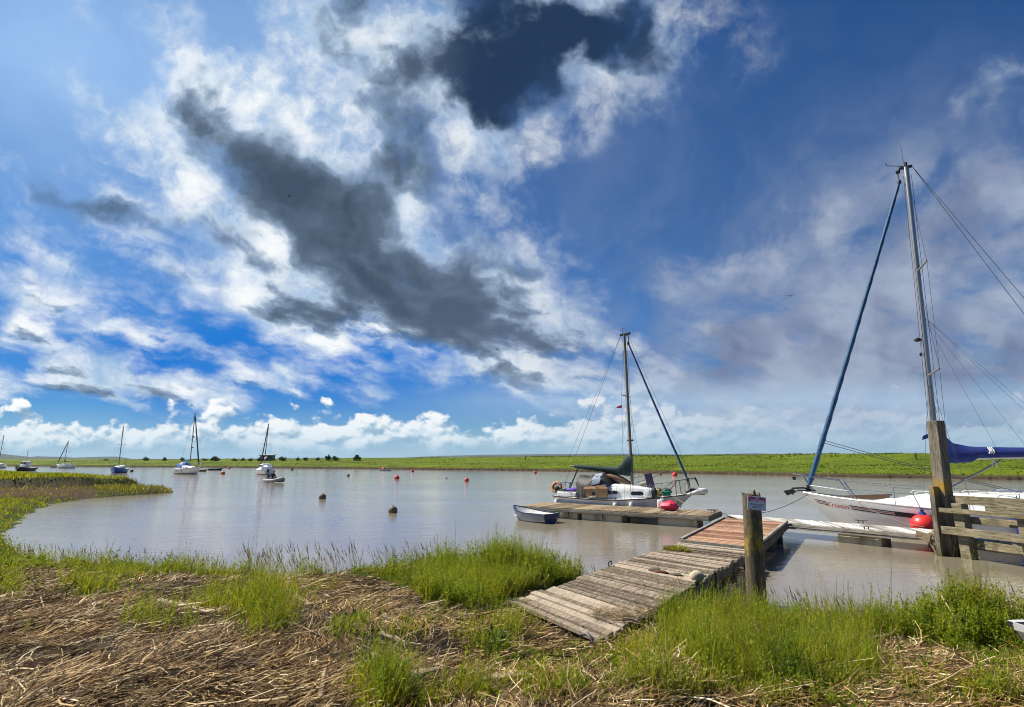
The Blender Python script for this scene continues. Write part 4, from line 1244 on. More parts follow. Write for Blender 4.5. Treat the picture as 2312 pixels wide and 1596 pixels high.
# ------------------------------------------------------------------ the cluttered old sloop at the brown pontoon
def make_cruiser():
    hd = R(-32.3); c = Vector((5.40, 27.0, 0.14))
    L = 7.7
    t = empty('sailing_boat', c, hd, 'old white sloop cluttered with black tarpaulin and boxes beside the brown pontoon', 'sailing boat')
    t.scale = (0.9, 1.0, 1.0); inv = t.matrix_basis.inverted()
    H = Hull(L, 2.35, 0.62, 0.56, 0.92, 0.4, 1.1, 0.25, 0.62, 0.48, 0.38)
    h = H.skin(t, M['gel_grey'])
    mb = MB()
    for sd in (1, -1): H.strip(mb, 0.0, 0.99, -0.02, 0.055, sd, 0.02, 40)
    mb.build('rubbing_strake', M['maroon'], h)
    hull_text(H, h, 'Outerbound', 0.12, 2.15, 0.52, -1, M['black'], 1, bold=0.004)
    hull_text(H, h, 'tor Haven', 0.08, 2.30, 0.41, -1, M['black'], 1, bold=0.002)
    H.deck(t, M['deck'], camber=0.05)
    mb = MB()
    house(mb, [(2.1, 0.5, 0.40, 0.70, 0.95), (1.7, 0.60, 0.50, 0.66, 1.10), (0.6, 0.75, 0.62, 0.60, 1.20), (-0.9, 0.80, 0.66, 0.57, 1.26), (-1.05, 0.80, 0.64, 0.57, 1.22)])
    ho = mb.build('cabin', M['deck'], t, smooth=35)
    for xc, hw, yo in ((1.12, 0.36, 0.685), (-0.25, 0.36, 0.79)):
        for sd in (1, -1):
            Mx = Matrix(((1, 0, 0), (0, 0.18, -sd * 0.98), (0, 0.98, 0.18))).transposed()
            Mx = Matrix(((1, 0, 0), (0.075 * 0, -0.22 * sd, sd * 0.97), (0, 0.97, 0.22)))
            rim = [((hw + 0.03) * math.copysign(abs(math.cos(a)) ** 0.5, math.cos(a)), 0.115 * math.copysign(abs(math.sin(a)) ** 0.6, math.sin(a))) for a in [2 * PI * k / 24 for k in range(24)]]
            pane = [(x * 0.92, y * 0.78) for x, y in rim]
            zc = 0.86 if xc > 0 else 0.87
            f = MB().prism(rim, 0.05, Mx, (xc, sd * (yo - 0.04), zc)).build('window', M['whiteplastic'], ho)
            MB().prism(pane, 0.065, Mx, (xc, sd * (yo - 0.04), zc)).build('pane', M['glass'], f)
    # mast and rig
    mx = 0.62
    foot = Vector((mx, 0, 1.22)); wt_ = inv @ WY(1408, 755, (t.matrix_basis @ Vector((mx, 0, 0))).y)
    head = Vector((wt_.x, 0, wt_.z))
    ma = MB().tube([foot, head], [0.085, 0.075], 12).build('mast', M['alu_dark'], t, smooth=60)
    def mp(q): return foot.lerp(head, q)
    mb = MB(); mb.box(head, (0.5, 0.1, 0.12), bev=0.01); mb.box(head + Vector((0.3, 0, 0.04)), (0.14, 0.12, 0.12), bev=0.02)
    mb.tube([head + Vector((-0.1, 0, 0.05)), head + Vector((-0.1, 0, 0.32)), head + Vector((-0.28, 0, 0.34))], 0.012, 5); mb.tube([head + Vector((-0.3, 0, 0.26)), head + Vector((-0.1, 0, 0.33)), head + Vector((0.05, 0, 0.3))], 0.016, 5)
    mb.tube([head + Vector((0.12, 0, 0.05)), head + Vector((0.12, 0, 0.25))], 0.01, 5)
    mb.build('masthead_fitting', M['dark'], ma)
    mb = MB(); tips = {}
    for sd in (1, -1):
        tips[sd] = mp(0.575) + Vector((-0.1, sd * 0.62, 0.02)); mb.tube([mp(0.575), tips[sd]], [0.03, 0.02], 6)
    mb.build('spreader', M['alu_dark'], ma)
    mb = MB(); mb.box(mp(0.285) + Vector((0.02, 0, 0)), (0.36, 0.1, 0.07), bev=0.015).build('deck_light', M['dark'], ma)
    def sh(x, sd, z=0.0, inset=0.05):
        p = H.sheer(x, sd, inset); p.z += z; return p
    mb = MB()
    for sd in (1, -1):
        wire(mb, mp(0.98), tips[sd]); wire(mb, tips[sd], sh(mx, sd)); wire(mb, mp(0.56), sh(mx + 0.45, sd)); wire(mb, mp(0.56), sh(mx - 0.5, sd))
    wire(mb, head + Vector((-0.2, 0, 0)), Vector((-3.75, 0.1, 0.7)), 0.009); wire(mb, head + Vector((-0.2, 0, 0)), Vector((-3.3, -0.3, 2.0)), 0.006)
    wire(mb, mp(0.98) + Vector((0.14, 0, 0)), mp(0.04) + Vector((0.15, 0.02, 0)), 0.006); wire(mb, mp(0.98) + Vector((-0.12, 0, 0)), mp(0.25) + Vector((-0.12, 0.0, 0)), 0.006)
    wire(mb, head + Vector((0.2, 0.02, 0)), Vector((3.8, 0.1, 1.5)), 0.006)
    mb.build('stay', M['wire'], ma)
    mb = MB(); a = tips[-1].lerp(sh(mx, -1), 0.1); mb.prism([(0, 0), (-0.3, -0.09), (-0.3, -0.15), (0, -0.16)], 0.02, Matrix(((1, 0, 0), (0, 0, -1), (0, 1, 0))), a).build('flag', M['red'], ma)
    fb = Vector((3.55, 0, 1.62)); ft = mp(0.935) + Vector((0.22, 0, 0))
    mb = MB(); furled(mb, fb, ft, 0.065, 0.045, wob=0.1, n=40, sag=0.05)
    hs = mb.build('furled_headsail', M['sailblue'], t, smooth=60)
    mb = MB(); mb.tube([ft, head + Vector((0.24, 0, -0.05))], 0.02, 6); mb.lathe([(0.05, -0.1), (0.07, 0), (0.05, 0.1)], ft, 10)
    mb.lathe([(0.1, -0.1), (0.1, -0.07), (0.06, -0.06), (0.06, 0.02), (0.1, 0.03), (0.1, 0.05)], fb + Vector((0.04, 0, -0.06)), 14); mb.tube([fb, Vector((3.75, 0, 0.95))], 0.022, 6)
    mb.build('furling_drum', M['dark'], hs, smooth=50)
    mb = MB(); cl = fb.lerp(ft, 0.1)
    wire(mb, cl, Vector((mx + 0.3, -0.3, 1.35)), 0.01, sag=0.12); wire(mb, cl + Vector((0, 0, 0.08)), Vector((mx + 0.1, -0.1, 1.55)), 0.01, sag=0.1); mb.build('sheet', M['darkrope'], hs)
    # boom under a green cover
    gn = Vector((mx - 0.1, 0, 1.90)); be = Vector((mx - 3.55, 0, 2.10))
    bo = MB().tube([gn, be + Vector((-0.15, 0, 0))], 0.05, 8).build('boom', M['alu_dark'], t, smooth=60)
    rows = []
    for q, zt, zb, w in ((0.0, 0.90, -0.24, 0.10), (0.05, 0.74, -0.27, 0.15), (0.12, 0.40, -0.25, 0.16), (0.2, 0.16, -0.24, 0.16), (0.5, 0.10, -0.16, 0.13), (0.75, 0.1, -0.14, 0.12), (0.97, 0.06, -0.08, 0.07)):
        cc = gn.lerp(be, q) + Vector((0.16 if q == 0 else 0, 0, 0))
        rows.append([cc + Vector((0, w * math.sin(a) * (1 + 0.08 * math.sin(5 * a)), (zt + zb) / 2 + (zt - zb) / 2 * math.cos(a))) for a in [2 * PI * k / 14 for k in range(14)]])
    MB().loft(rows, closed=True, cap0=True, cap1=True).build('sail_cover', M['green'], bo, smooth=60)
    # pulpit, pushpit, stanchions, netting
    mb = MB()
    for sd in (1, -1):
        mb.tube([sh(2.2, sd), sh(2.55, sd, 0.36), Vector((2.95, sd * 0.36, 1.46)), Vector((3.5, sd * 0.22, 1.52)), Vector((3.95, 0.0, 1.6))], 0.02, 7)
        mb.tube([Vector((3.05, sd * 0.34, 1.46)), sh(3.1, sd)], 0.018, 6); mb.tube([Vector((3.6, sd * 0.18, 1.54)), sh(3.68, sd, 0.02, 0.02)], 0.018, 6)
    mb.build('pulpit', M['wire'], t, smooth=50)
    MB().tube([Vector((3.95, 0, 1.62)), Vector((4.02, 0, 1.5)), Vector((4.12, 0, 1.25))], [0.05, 0.045, 0.02], 8).build('navigation_light', M['dark'], t)
    mb = MB()
    for sd in (1, -1):
        mb.tube([sh(-2.55, sd), sh(-2.6, sd, 0.6), Vector((-3.72, sd * 0.55, 1.22)), Vector((-3.78, 0, 1.22))], 0.017, 7); mb.tube([Vector((-3.7, sd * 0.5, 1.22)), Vector((-3.7, sd * 0.55, 0.62))], 0.017, 6)
    mb.build('pushpit', M['steel'], t, smooth=50)
    mb = MB()
    for x in (1.9, 0.95, -0.05, -1.0, -1.95):
        for sd in (1, -1): mb.tube([sh(x, sd), sh(x, sd, 0.62)], 0.013, 6)
    mb.build('stanchion', M['steel'], t)
    mb = MB()
    for sd in (1, -1):
        for z in (0.32, 0.6):
            pts = [sh(x, sd, z) for x in (2.55, 1.9, 0.95, -0.05, -1.0, -1.95, -2.6)]
            for p, q in zip(pts[:-1], pts[1:]): wire(mb, p, q, 0.006)
    mb.build('guard_wire', M['wire'], t)
    mb = MB()
    for k in range(26):
        x = 1.35 + k * 0.085
        top = 0.62 + 0.0 * k; wire(mb, sh(min(3.4, x), 1, 0.0), sh(min(3.4, x + 0.3), 1, 0.58), 0.0035); wire(mb, sh(min(3.4, x + 0.3), 1, 0.0), sh(min(3.4, x), 1, 0.58), 0.0035)
    mb.build('safety_net', M['rope'], t)
    # bowsprit fender and anchor
    MB().box((3.95, 0, 0.9), (0.9, 0.16, 0.07), bev=0.015).build('bowsprit', M['maroon'], t)
    mb = MB(); mb.tube([(3.45, -0.02, 0.98), (3.75, -0.05, 1.06), (4.1, -0.03, 1.02), (4.2, 0, 0.95)], [0.05, 0.09, 0.1, 0.05], 8).build('anchor', M['dark'], t, smooth=50)
    MB().tube([(3.5, -0.16, 0.84), (3.85, -0.16, 0.93), (4.2, -0.1, 1.03), (4.45, -0.02, 1.03), (4.55, 0.02, 1.0)], [0.03, 0.085, 0.135, 0.14, 0.06], 12).build('bow_fender', M['whiteplastic'], t, smooth=60)
    mb = MB(); mb.tube([(3.1, -0.5, 1.42), (2.75, -0.62, 1.28), (2.4, -0.9, 0.9)], 0.028, 6).build('boat_hook', M['alu'], t, smooth=50)
    # rudder head and tiller, flagstaff at the stern
    mb = MB(); mb.box((-3.85, 0, 0.35), (0.14, 0.05, 0.95), bev=0.01); mb.tube([(-3.8, 0, 0.8), (-2.9, 0.05, 0.98)], 0.025, 6); mb.build('rudder', M['brown'], t)
    mb = MB(); mb.beam((-3.3, 0.35, 1.0), (-2.75, 0.3, 1.98), 0.07, 0.05); mb.beam((-3.35, 0.35, 0.62), (-3.3, 0.35, 1.24), 0.07, 0.07); mb.build('outboard_bracket', M['dark'], t)
    # spray hood of black tarpaulin sagging over hoops
    rows = []
    prof = [(-2.45, 0.62, 0.62, 1.62), (-2.3, 0.80, 0.58, 1.66), (-1.75, 0.86, 0.60, 1.60), (-1.35, 0.84, 0.72, 1.76), (-0.9, 0.78, 0.9, 1.80), (-0.6, 0.74, 1.15, 1.58), (-0.35, 0.7, 1.2, 1.3)]
    for i, (x, w, z0, z1) in enumerate(prof):
        rows.append([Vector((x + 0.05 * math.sin(3 * k + i), w * math.cos(a) * (1 + 0.05 * math.sin(4 * a + i)), z0 + (z1 - z0) * max(0, math.sin(a)) ** 0.55 + 0.03 * math.sin(2.3 * k + 1.7 * i))) for k, a in enumerate([PI * k / 14 for k in range(15)])])
    tp = MB().loft(rows, cap0=False).build('tarpaulin', M['tarp'], t, smooth=70); tp['label'] = 'sagging black tarpaulin hood over the cockpit'
    MB().loft([[rows[4][k] + Vector((0, -0.012, 0.012)) for k in range(9, 14)], [rows[3][k] + Vector((0, -0.012, 0.012)) for k in range(9, 14)]]).build('hood_window', M['clear'], tp, smooth=60)
    # dodger cloth on the rail
    mb = MB(); mb.loft([[sh(-2.5, 1, 0.12), sh(-2.5, 1, 0.6)], [sh(-1.9, 1, 0.12), sh(-1.9, 1, 0.62)], [sh(-1.3, 1, 0.12), sh(-1.3, 1, 0.5)]]).build('dodger', M['tarp'], t)
    mb = MB()
    rows = []
    for i, (x, zt, w) in enumerate(((-1.0, 1.66, 0.1), (-0.6, 1.62, 0.17), (-0.2, 1.52, 0.17), (0.2, 1.4, 0.13), (0.52, 1.3, 0.07))):
        rows.append([Vector((x, w * math.sin(a) * 1.5 + 0.04, zt + w * math.cos(a) * (1 + 0.2 * math.sin(3 * a + i)))) for a in [2 * PI * k / 10 for k in range(10)]])
    mb.loft(rows, closed=True, cap0=True, cap1=True).build('folded_sail', M['brown'], t, smooth=60)
    mb = MB(); mb.box((-2.95, 0, 0.55), (1.4, 1.1, 0.18), bev=0.05)
    for sd in (1, -1): mb.box((-2.6, sd * 0.62, 0.72), (2.0, 0.16, 0.22), bev=0.05)
    mb.build('cockpit', M['deck'], t, smooth=40)
    def wpos(p): return t.matrix_basis @ Vector(p)
    return t, H, wpos, hd
CRUISER, CH, CW, CHD = make_cruiser()

def on_cruiser():
    """loose gear lying on the old sloop: each its own thing"""
    def tg(o, label, cat, group=None): return tag(o, label, cat, group)
    def put(mb, name, mat, p, label, cat, smooth=50, rz=0.0, group=None):
        o = mb.build(name, mat, None, smooth=smooth); o.location = CW(p); o.rotation_euler = (0, 0, CHD + rz); return tg(o, label, cat, group)
    t = empty('horseshoe_lifebuoy', CW((-3.75, -0.42, 1.02)), CHD, 'faded orange horseshoe lifebuoy hung on the stern rail of the old sloop', 'lifebuoy')
    Mx = Matrix.Rotation(R(72), 3, 'X') @ Matrix.Rotation(R(20), 3, 'Z')
    MB().torus((0, 0, 0), 0.24, 0.085, 24, 10, M=Mx, a0=R(-60), a1=R(240)).build('float', M['orange'], t, smooth=60)
    mb = MB()
    for a in (20, 90, 160): mb.torus(Mx @ Vector((0.24 * math.cos(R(a)), 0.24 * math.sin(R(a)), 0)), 0.09, 0.012, 12, 5, M=Mx @ Matrix.Rotation(R(a), 3, 'Z') @ Matrix.Rotation(R(90), 3, 'X'))
    mb.build('strap', M['brown'], t)
    t = empty('cardboard_box', CW((-1.05, -0.88, 0.66)), CHD + R(4), 'torn open cardboard box propped on the side deck of the old sloop', 'box')
    mb = MB()
    mb.box((-0.25, 0.0, 0.2), (0.52, 0.24, 0.40)); mb.box((0.28, -0.03, 0.23), (0.52, 0.26, 0.46), Matrix.Rotation(R(3), 3, 'Z')); mb.build('carton', M['card'], t)
    mb = MB(); mb.prism([(-0.62, 0), (0.0, 0.02), (0.02, 0.14), (-0.55, 0.12)], 0.012, Matrix(((1, 0, 0), (0, 0.35, -0.93), (0, 0.93, 0.35))), (0.0, -0.15, 0.36)); mb.prism([(0, 0), (0.55, -0.01), (0.5, 0.16), (0.03, 0.14)], 0.012, Matrix(((1, 0, 0), (0, 0.2, -0.97), (0, 0.97, 0.2))), (0.02, -0.17, 0.40)); mb.build('flap', M['card'], t)
    MB().box((-0.1, -0.125, 0.14), (0.2, 0.02, 0.12)).build('hand_hole', M['dark'], t)
    t = empty('solar_panel', CW((1.72, -0.15, 1.1)), CHD, 'small blue solar panel propped upright on the old sloop\'s foredeck', 'solar panel')
    Mx = Matrix.Rotation(R(-8), 3, 'Y') @ Matrix.Rotation(R(10), 3, 'X')
    MB().box(Mx @ Vector((0, 0, 0.36)), (0.36, 0.03, 0.68), Mx, bev=0.006).build('frame', M['dark'], t)
    MB().box(Mx @ Vector((0, -0.017, 0.36)), (0.31, 0.012, 0.62), Mx).build('cell_sheet', M['solar'], t)
    def can(name, p, s, mat, label, cat, cap=None):
        t = empty(name, CW(p), CHD + R(random.uniform(-20, 20)), label, cat)
        mb = MB(); mb.box((0, 0, s[2] * 0.46), (s[0], s[1], s[2] * 0.92), bev=0.04); mb.tube([(-s[0] * 0.3, 0, s[2] * 0.9), (-s[0] * 0.25, 0, s[2] * 1.06), (s[0] * 0.1, 0, s[2] * 1.06), (s[0] * 0.15, 0, s[2] * 0.9)], 0.018, 6)
        mb.build('body', mat, t, smooth=50)
        MB().tube([(s[0] * 0.32, 0, s[2] * 0.9), (s[0] * 0.32, 0, s[2] * 1.0)], 0.03, 8).build('cap', cap or M['dark'], t)
    can('fuel_can', (2.02, -0.62, 0.73), (0.24, 0.18, 0.40), M['dark'], 'black plastic can on the old sloop\'s foredeck beside a yellow one', 'fuel can')
    can('fuel_can', (2.26, -0.6, 0.75), (0.22, 0.17, 0.38), M['olive'], 'olive yellow can standing between black and green gear on the foredeck', 'fuel can')
    can('fuel_can', (2.62, -0.45, 0.79), (0.36, 0.2, 0.24), M['greencan'], 'bright green can lying on the foredeck by the bow rail', 'fuel can', M['greencan'])
    mb = MB(); mb.box((0, 0, 0.15), (0.34, 0.24, 0.3), bev=0.03); put(mb, 'white_crate', M['whiteplastic'], (1.74, -0.66, 0.71), 'white plastic crate next to the black can on the foredeck', 'crate')
    mb = MB(); mb.ball((0, 0, 0.12), 0.2, 14, 8, squash=(1.25, 0.8, 0.7), wob=0.12); put(mb, 'sail_bag', M['tarp'], (2.5, -0.1, 0.85), 'crumpled black bag behind the green can on the foredeck', 'bag', 60)
    mb = MB(); mb.tube([(-0.45, 0, 0.05), (-0.2, 0.02, 0.1), (0.1, 0, 0.1), (0.35, 0.03, 0.13), (0.5, 0.02, 0.08)], [0.05, 0.1, 0.11, 0.13, 0.08], 10); put(mb, 'rolled_cloth', M['purple'], (-3.0, -0.3, 0.78), 'purple cloth bundle rolled up in the stern cockpit of the old sloop', 'cloth bundle', 60)
    mb = MB(); mb.ball((0, 0, 0.1), 0.22, 16, 8, squash=(1.7, 0.8, 0.55), wob=0.16); mb.ball((-0.3, 0, 0.24), 0.15, 12, 8, squash=(1, 0.8, 0.9), wob=0.15); put(mb, 'folded_cover', M['green'], (-3.35, -0.5, 0.72), 'crumpled dark green cover heaped under the lifebuoy at the stern', 'cover', 70)
    mb = MB(); mb.tube([(0, 0, -0.04), (0.05, 0, 0.05), (0.35, 0, 0.1), (0.7, 0, 0.06)], [0.05, 0.09, 0.1, 0.05], 9); put(mb, 'rolled_awning', M['rope'], (1.1, -0.1, 1.22), 'rolled pale awning lying on the cabin roof ahead of the mast', 'awning', 60)
    mb = MB(); mb.ball((0, 0, 0.06), 0.16, 14, 8, squash=(1.7, 1.0, 0.55), wob=0.15); put(mb, 'clothes_pile', M['navy'], (-0.72, -0.62, 1.14), 'dark clothes heaped on the cabin edge under the tarpaulin', 'clothes', 70)
    # fenders hanging on the near side
    def fender(x, ln, r, label, tilt=0.0):
        p = CH.sheer(x, -1, 0.0)
        t = empty('boat_fender', CW((p.x, p.y - r * 0.9, p.z - 0.14)), CHD, label, 'fender', 'white fenders along the old sloop')
        MB().tube([(0, 0, 0), (0.02 * tilt, 0, -0.04), (0.1 * tilt, 0, -ln * 0.5), (0.2 * tilt, 0, -ln + 0.03), (0.2 * tilt, 0, -ln)], [r * 0.4, r * 0.95, r, r * 0.9, r * 0.4], 12).build('float', M['whiteplastic'], t, smooth=60)
        MB().tube([(0, 0, 0), (0, 0.04, 0.2)], 0.01, 5).build('lanyard', M['darkrope'], t)
    fender(-3.55, 0.5, 0.1, 'long white fender hanging from the stern corner of the old sloop', 0.6)
    fender(0.15, 0.34, 0.10, 'white fender near the middle of the old sloop, left of its twin')
    fender(1.0, 0.34, 0.10, 'white fender below the forward cabin window of the old sloop')
on_cruiser()
# ------------------------------------------------------------------ pontoons, gangway, piles
def lichen_top(nt, co, c):
    x, y, z = split(nt, co)
    n = noise(nt, mapping(nt, co, scale=(1, 1, 0.35)), 7.0, 6.0, 0.65)
    k = n.smooth(0.46, 0.62) * z.smooth(1.0, 1.25) * (1.0 - z.smooth(1.72, 1.8))
    c = mixc(nt, k * 0.9, c, mixc(nt, noise(nt, co, 30.0, 3.0, 0.6), (0.22, 0.13, 0.006), (0.45, 0.33, 0.03)))
    return mixc(nt, 1.0 - z.smooth(-0.05, 0.45), c, (0.035, 0.03, 0.018))
def lichen_mid(nt, co, c):
    x, y, z = split(nt, co)
    n = noise(nt, mapping(nt, co, scale=(1, 1, 0.5)), 6.0, 6.0, 0.65)
    k = n.smooth(0.42, 0.6) * z.smooth(1.55, 1.75) * (1.0 - z.smooth(1.95, 2.2))
    c = mixc(nt, k * 0.9, c, mixc(nt, noise(nt, co, 30.0, 3.0, 0.6), (0.22, 0.12, 0.005), (0.42, 0.27, 0.02)))
    return mixc(nt, (1.0 - z.smooth(-0.05, 0.5)) * 0.85, c, (0.035, 0.03, 0.018))

m_gang = m_wood('grey weathered gangway boards', (0.15, 0.115, 0.08), (0.40, 0.33, 0.245), grain=(1, 9, 9), scale=2.4, island=0.34, bmp=0.8)
m_brown = m_wood('brown pontoon boards', (0.17, 0.125, 0.075), (0.36, 0.28, 0.18), grain=(1, 9, 9), scale=2.0, island=0.3, rot=0.0)
m_pale = m_wood('pale grey pontoon boards', (0.42, 0.40, 0.37), (0.66, 0.64, 0.60), grain=(1, 8, 8), scale=1.6, island=0.55)
m_redw = m_wood('reddish hardwood boards', (0.23, 0.115, 0.065), (0.46, 0.275, 0.175), grain=(1, 10, 10), scale=2.6, island=0.4)
m_pile = m_wood('old pile timber', (0.065, 0.052, 0.036), (0.17, 0.14, 0.10), grain=(9, 9, 1), scale=2.6, island=0.1, moss=(0.06, 0.07, 0.02), moss_amt=0.35, lichen=lichen_top, bmp=0.9)
m_tall = m_wood('old square pile timber', (0.08, 0.07, 0.052), (0.24, 0.21, 0.165), grain=(9, 9, 1), scale=2.6, island=0.1, moss=(0.07, 0.075, 0.03), moss_amt=0.35, lichen=lichen_mid, bmp=0.8)
m_rail = m_wood('green stained rail timber', (0.10, 0.088, 0.05), (0.29, 0.25, 0.165), grain=(1, 10, 10), scale=2.2, island=0.4, moss=(0.05, 0.045, 0.022), moss_amt=0.5)
m_frame = m_wood('grey frame timber', (0.20, 0.175, 0.14), (0.42, 0.38, 0.31), grain=(1, 10, 10), scale=2.2, island=0.3, moss=(0.1, 0.095, 0.06), moss_amt=0.4)
m_dirtyframe = m_wood('dark wet frame timber', (0.06, 0.05, 0.035), (0.17, 0.145, 0.11), grain=(1, 10, 10), scale=2.2, island=0.3, moss=(0.03, 0.035, 0.012), moss_amt=0.6)
m_conc = m_plain('stained concrete float', (0.52, 0.45, 0.32), 0.9, dirt=(0.13, 0.105, 0.06), dirt_amt=0.85, scale=2.2, bmp=0.4, spec=0.2, streak=(1, 1, 0.5))
m_rust = m_plain('rusty steel', (0.12, 0.045, 0.022), 0.85, metal=0.2, dirt=(0.05, 0.02, 0.012), dirt_amt=0.7, scale=12)
m_galv = m_plain('dull galvanised steel', (0.13, 0.13, 0.135), 0.6, metal=0.5, dirt=(0.12, 0.06, 0.03), dirt_amt=0.5, scale=10)

def quad_deck(NL, NR, FL, FR, n, thick, gap, along, jag=0.0, warp=0.0):
    """boards laid across a four-cornered deck; along: boards run from the left to the right edge, counted from near to far"""
    mb = MB()
    for i in range(n):
        a0 = (i + gap / 2) / n; a1 = (i + 1 - gap / 2 * random.uniform(0.2, 1.8)) / n
        l0, l1 = NL.lerp(FL, a0), NL.lerp(FL, a1); r0, r1 = NR.lerp(FR, a0), NR.lerp(FR, a1)
        d = (r0 - l0).normalized()
        jl, jr = random.uniform(-jag, jag), random.uniform(-jag, jag)
        up = Vector((0, 0, random.uniform(-warp, warp))); tilt = Vector((0, 0, random.uniform(-warp, warp) * 0.7)); tl = Vector((0, 0, random.uniform(-warp, warp)))
        ps = [l0 + d * jl + up, r0 + d * jr + up + tl, r1 + d * jr + up + tilt + tl, l1 + d * jl + up + tilt]
        dn = Vector((0, 0, -thick))
        vs = [p + dn for p in ps] + ps
        mb.add(vs, [(3, 2, 1, 0), (4, 5, 6, 7), (0, 1, 5, 4), (1, 2, 6, 5), (2, 3, 7, 6), (3, 0, 4, 7)])
    return mb

def local(t):
    iv = (Matrix.Translation(t.location) @ Matrix.Rotation(t.rotation_euler.z, 4, 'Z')).inverted()
    return lambda p: iv @ Vector(p)

def cleat(mb, p, rz, s=0.16):
    Mz = Matrix.Rotation(rz, 3, 'Z')
    for k in (-0.35, 0.35): mb.tube([Vector(p) + Mz @ Vector((k * s, 0, 0)), Vector(p) + Mz @ Vector((k * s, 0, s * 0.5))], s * 0.1, 6)
    mb.tube([Vector(p) + Mz @ Vector((-s * 1.1, 0, s * 0.55)), Vector(p) + Mz @ Vector((0, 0, s * 0.5)), Vector(p) + Mz @ Vector((s * 1.1, 0, s * 0.55))], [s * 0.08, s * 0.13, s * 0.08], 6)

DZ = 0.46
def brown_pontoon():
    NL, NR, FR = W(1172, 1141.5, DZ), W(1599, 1164.8, DZ), W(1627, 1153.5, DZ)
    FL = NL + (FR - NR) * 1.1
    d = (NR - NL).normalized(); rz = math.atan2(d.y, d.x)
    t = empty('floating_pontoon', (NL.x, NL.y, 0), rz, 'weathered brown board pontoon on concrete floats in front of the old sloop', 'pontoon', 'floating pontoons')
    lo = local(t); NL, NR, FL, FR = map(lo, (NL, NR, FL, FR))
    # boards run slantwise from near to far edge
    quad_deck(FL, NL, FR, NR, 58, 0.035, 0.06, 1, 0.01, 0.004).build('deck', m_brown, t)
    L = (NR - NL).length
    inn = Vector((0.02, 0.03, 0))
    mb = MB(); mb.beam(NL + Vector((0, -0.02, -0.085)), NR + Vector((0, -0.02, -0.085)), 0.05, 0.1); mb.beam(NL + Vector((0, 0.02, -0.165)), NR + Vector((0, 0.02, -0.165)), 0.06, 0.045)
    mb.beam(FL + Vector((0, 0, -0.12)), FR + Vector((0, 0, -0.12)), 0.05, 0.16)
    mb.build('rail', m_frame, t)
    mb = MB(); mb.beam(NR + Vector((0.02, 0, -0.12)), FR + Vector((0.02, 0, -0.12)), 0.05, 0.16).build('end_board', m_dirtyframe, t)
    mb = MB()
    wy = (FL - NL).y
    for x0, x1 in ((0.02, 0.36), (0.62, 0.66), (0.66, 0.66)): pass
    for a, b in ((0.10, 0.15), (0.315, 0.345), (0.37, 0.585), (0.765, 0.945)):
        mb.box(((a + b) / 2 * L, 0.56, 0.03), ((b - a) * L, 1.0, 0.48), bev=0.02)
    mb.build('float', m_conc, t, smooth=40)
    mb = MB()
    for q in (0.30, 0.49, 0.61, 0.765): mb.box((q * L, -0.012, 0.22), (0.04, 0.03, 0.3))
    mb.build('bracket', m_rust, t)
    mb = MB()
    cleat(mb, lo(W(1413, 1136.5, DZ)), 0.2); cleat(mb, lo(W(1533, 1146, DZ)), 0.1); 
    mb.build('mooring_cleat', m_galv, t)
    mb = MB(); cleat(mb, lo(W(1495, 1150, DZ)), -0.1); mb.build('mooring_cleat', m_galv, t)
    mb = MB(); cleat(mb, lo(W(1612, 1157, DZ)) + Vector((-0.05, 0, 0)), 0.3, 0.2); mb.build('mooring_cleat', m_galv, t)
    return t
BP = brown_pontoon()

def pale_pontoon():
    NL, NR = W(1668, 1169.5, DZ + 0.02), Vector((12.35, 15.25, DZ + 0.02))
    FL = W(1640, 1160.5, DZ + 0.02); FR = NR + (FL - NL).normalized() * 1.75 + Vector((0.35, 0.1, 0))
    # carry on behind the timber jetty
    d = (NR - NL).normalized(); NR = NR + d * 3.2; FR = FR + (FR - FL).normalized() * 3.2
    rz = math.atan2(d.y, d.x)
    t = empty('floating_pontoon', (NL.x, NL.y, 0), rz, 'pale grey board pontoon between the red gangway and the timber jetty', 'pontoon', 'floating pontoons')
    lo = local(t); NL, NR, FL, FR = map(lo, (NL, NR, FL, FR))
    L = (NR - NL).length
    quad_deck(FL, NL, FR, NR, 74, 0.03, 0.09, 1, 0.008, 0.003).build('deck', m_pale, t)
    mb = MB(); mb.beam(NL + Vector((0, -0.02, -0.075)), NR + Vector((0, -0.02, -0.075)), 0.04, 0.08); mb.beam(NL + Vector((0, 0.01, -0.17)), NR + Vector((0, 0.01, -0.17)), 0.06, 0.07); mb.beam(FL + Vector((0, 0, -0.1)), FR + Vector((0, 0, -0.1)), 0.05, 0.13)
    mb.build('rail', m_frame, t)
    mb = MB()
    q0 = lo(W(1903, 1221, 0)).x; q1 = lo(W(1999, 1231.5, 0)).x
    mb.box(((q0 + q1) / 2, 0.55, 0.07), (q1 - q0, 0.9, 0.46), bev=0.02)
    mb.box((q1 + 4.2, 0.7, 0.07), (1.3, 1.0, 0.46), bev=0.02); mb.box((0.55, 0.6, 0.07), (0.9, 0.8, 0.46), bev=0.02)
    mb.build('float', m_conc, t, smooth=40)
    mb = MB(); cleat(mb, lo(W(1943, 1181, DZ)), 0.2, 0.18); mb.build('mooring_cleat', m_galv, t)
    mb = MB(); p = lo(W(1940, 1198, DZ + 0.02)); p.y = 0.06; cleat(mb, p, 0.0, 0.16); mb.build('mooring_cleat', m_galv, t)
    mb = MB(); cleat(mb, lo(W(1717, 1160, DZ)) + Vector((0, -0.1, 0)), 0.0, 0.15); mb.build('mooring_cleat', m_galv, t)
    return t
PP = pale_pontoon()

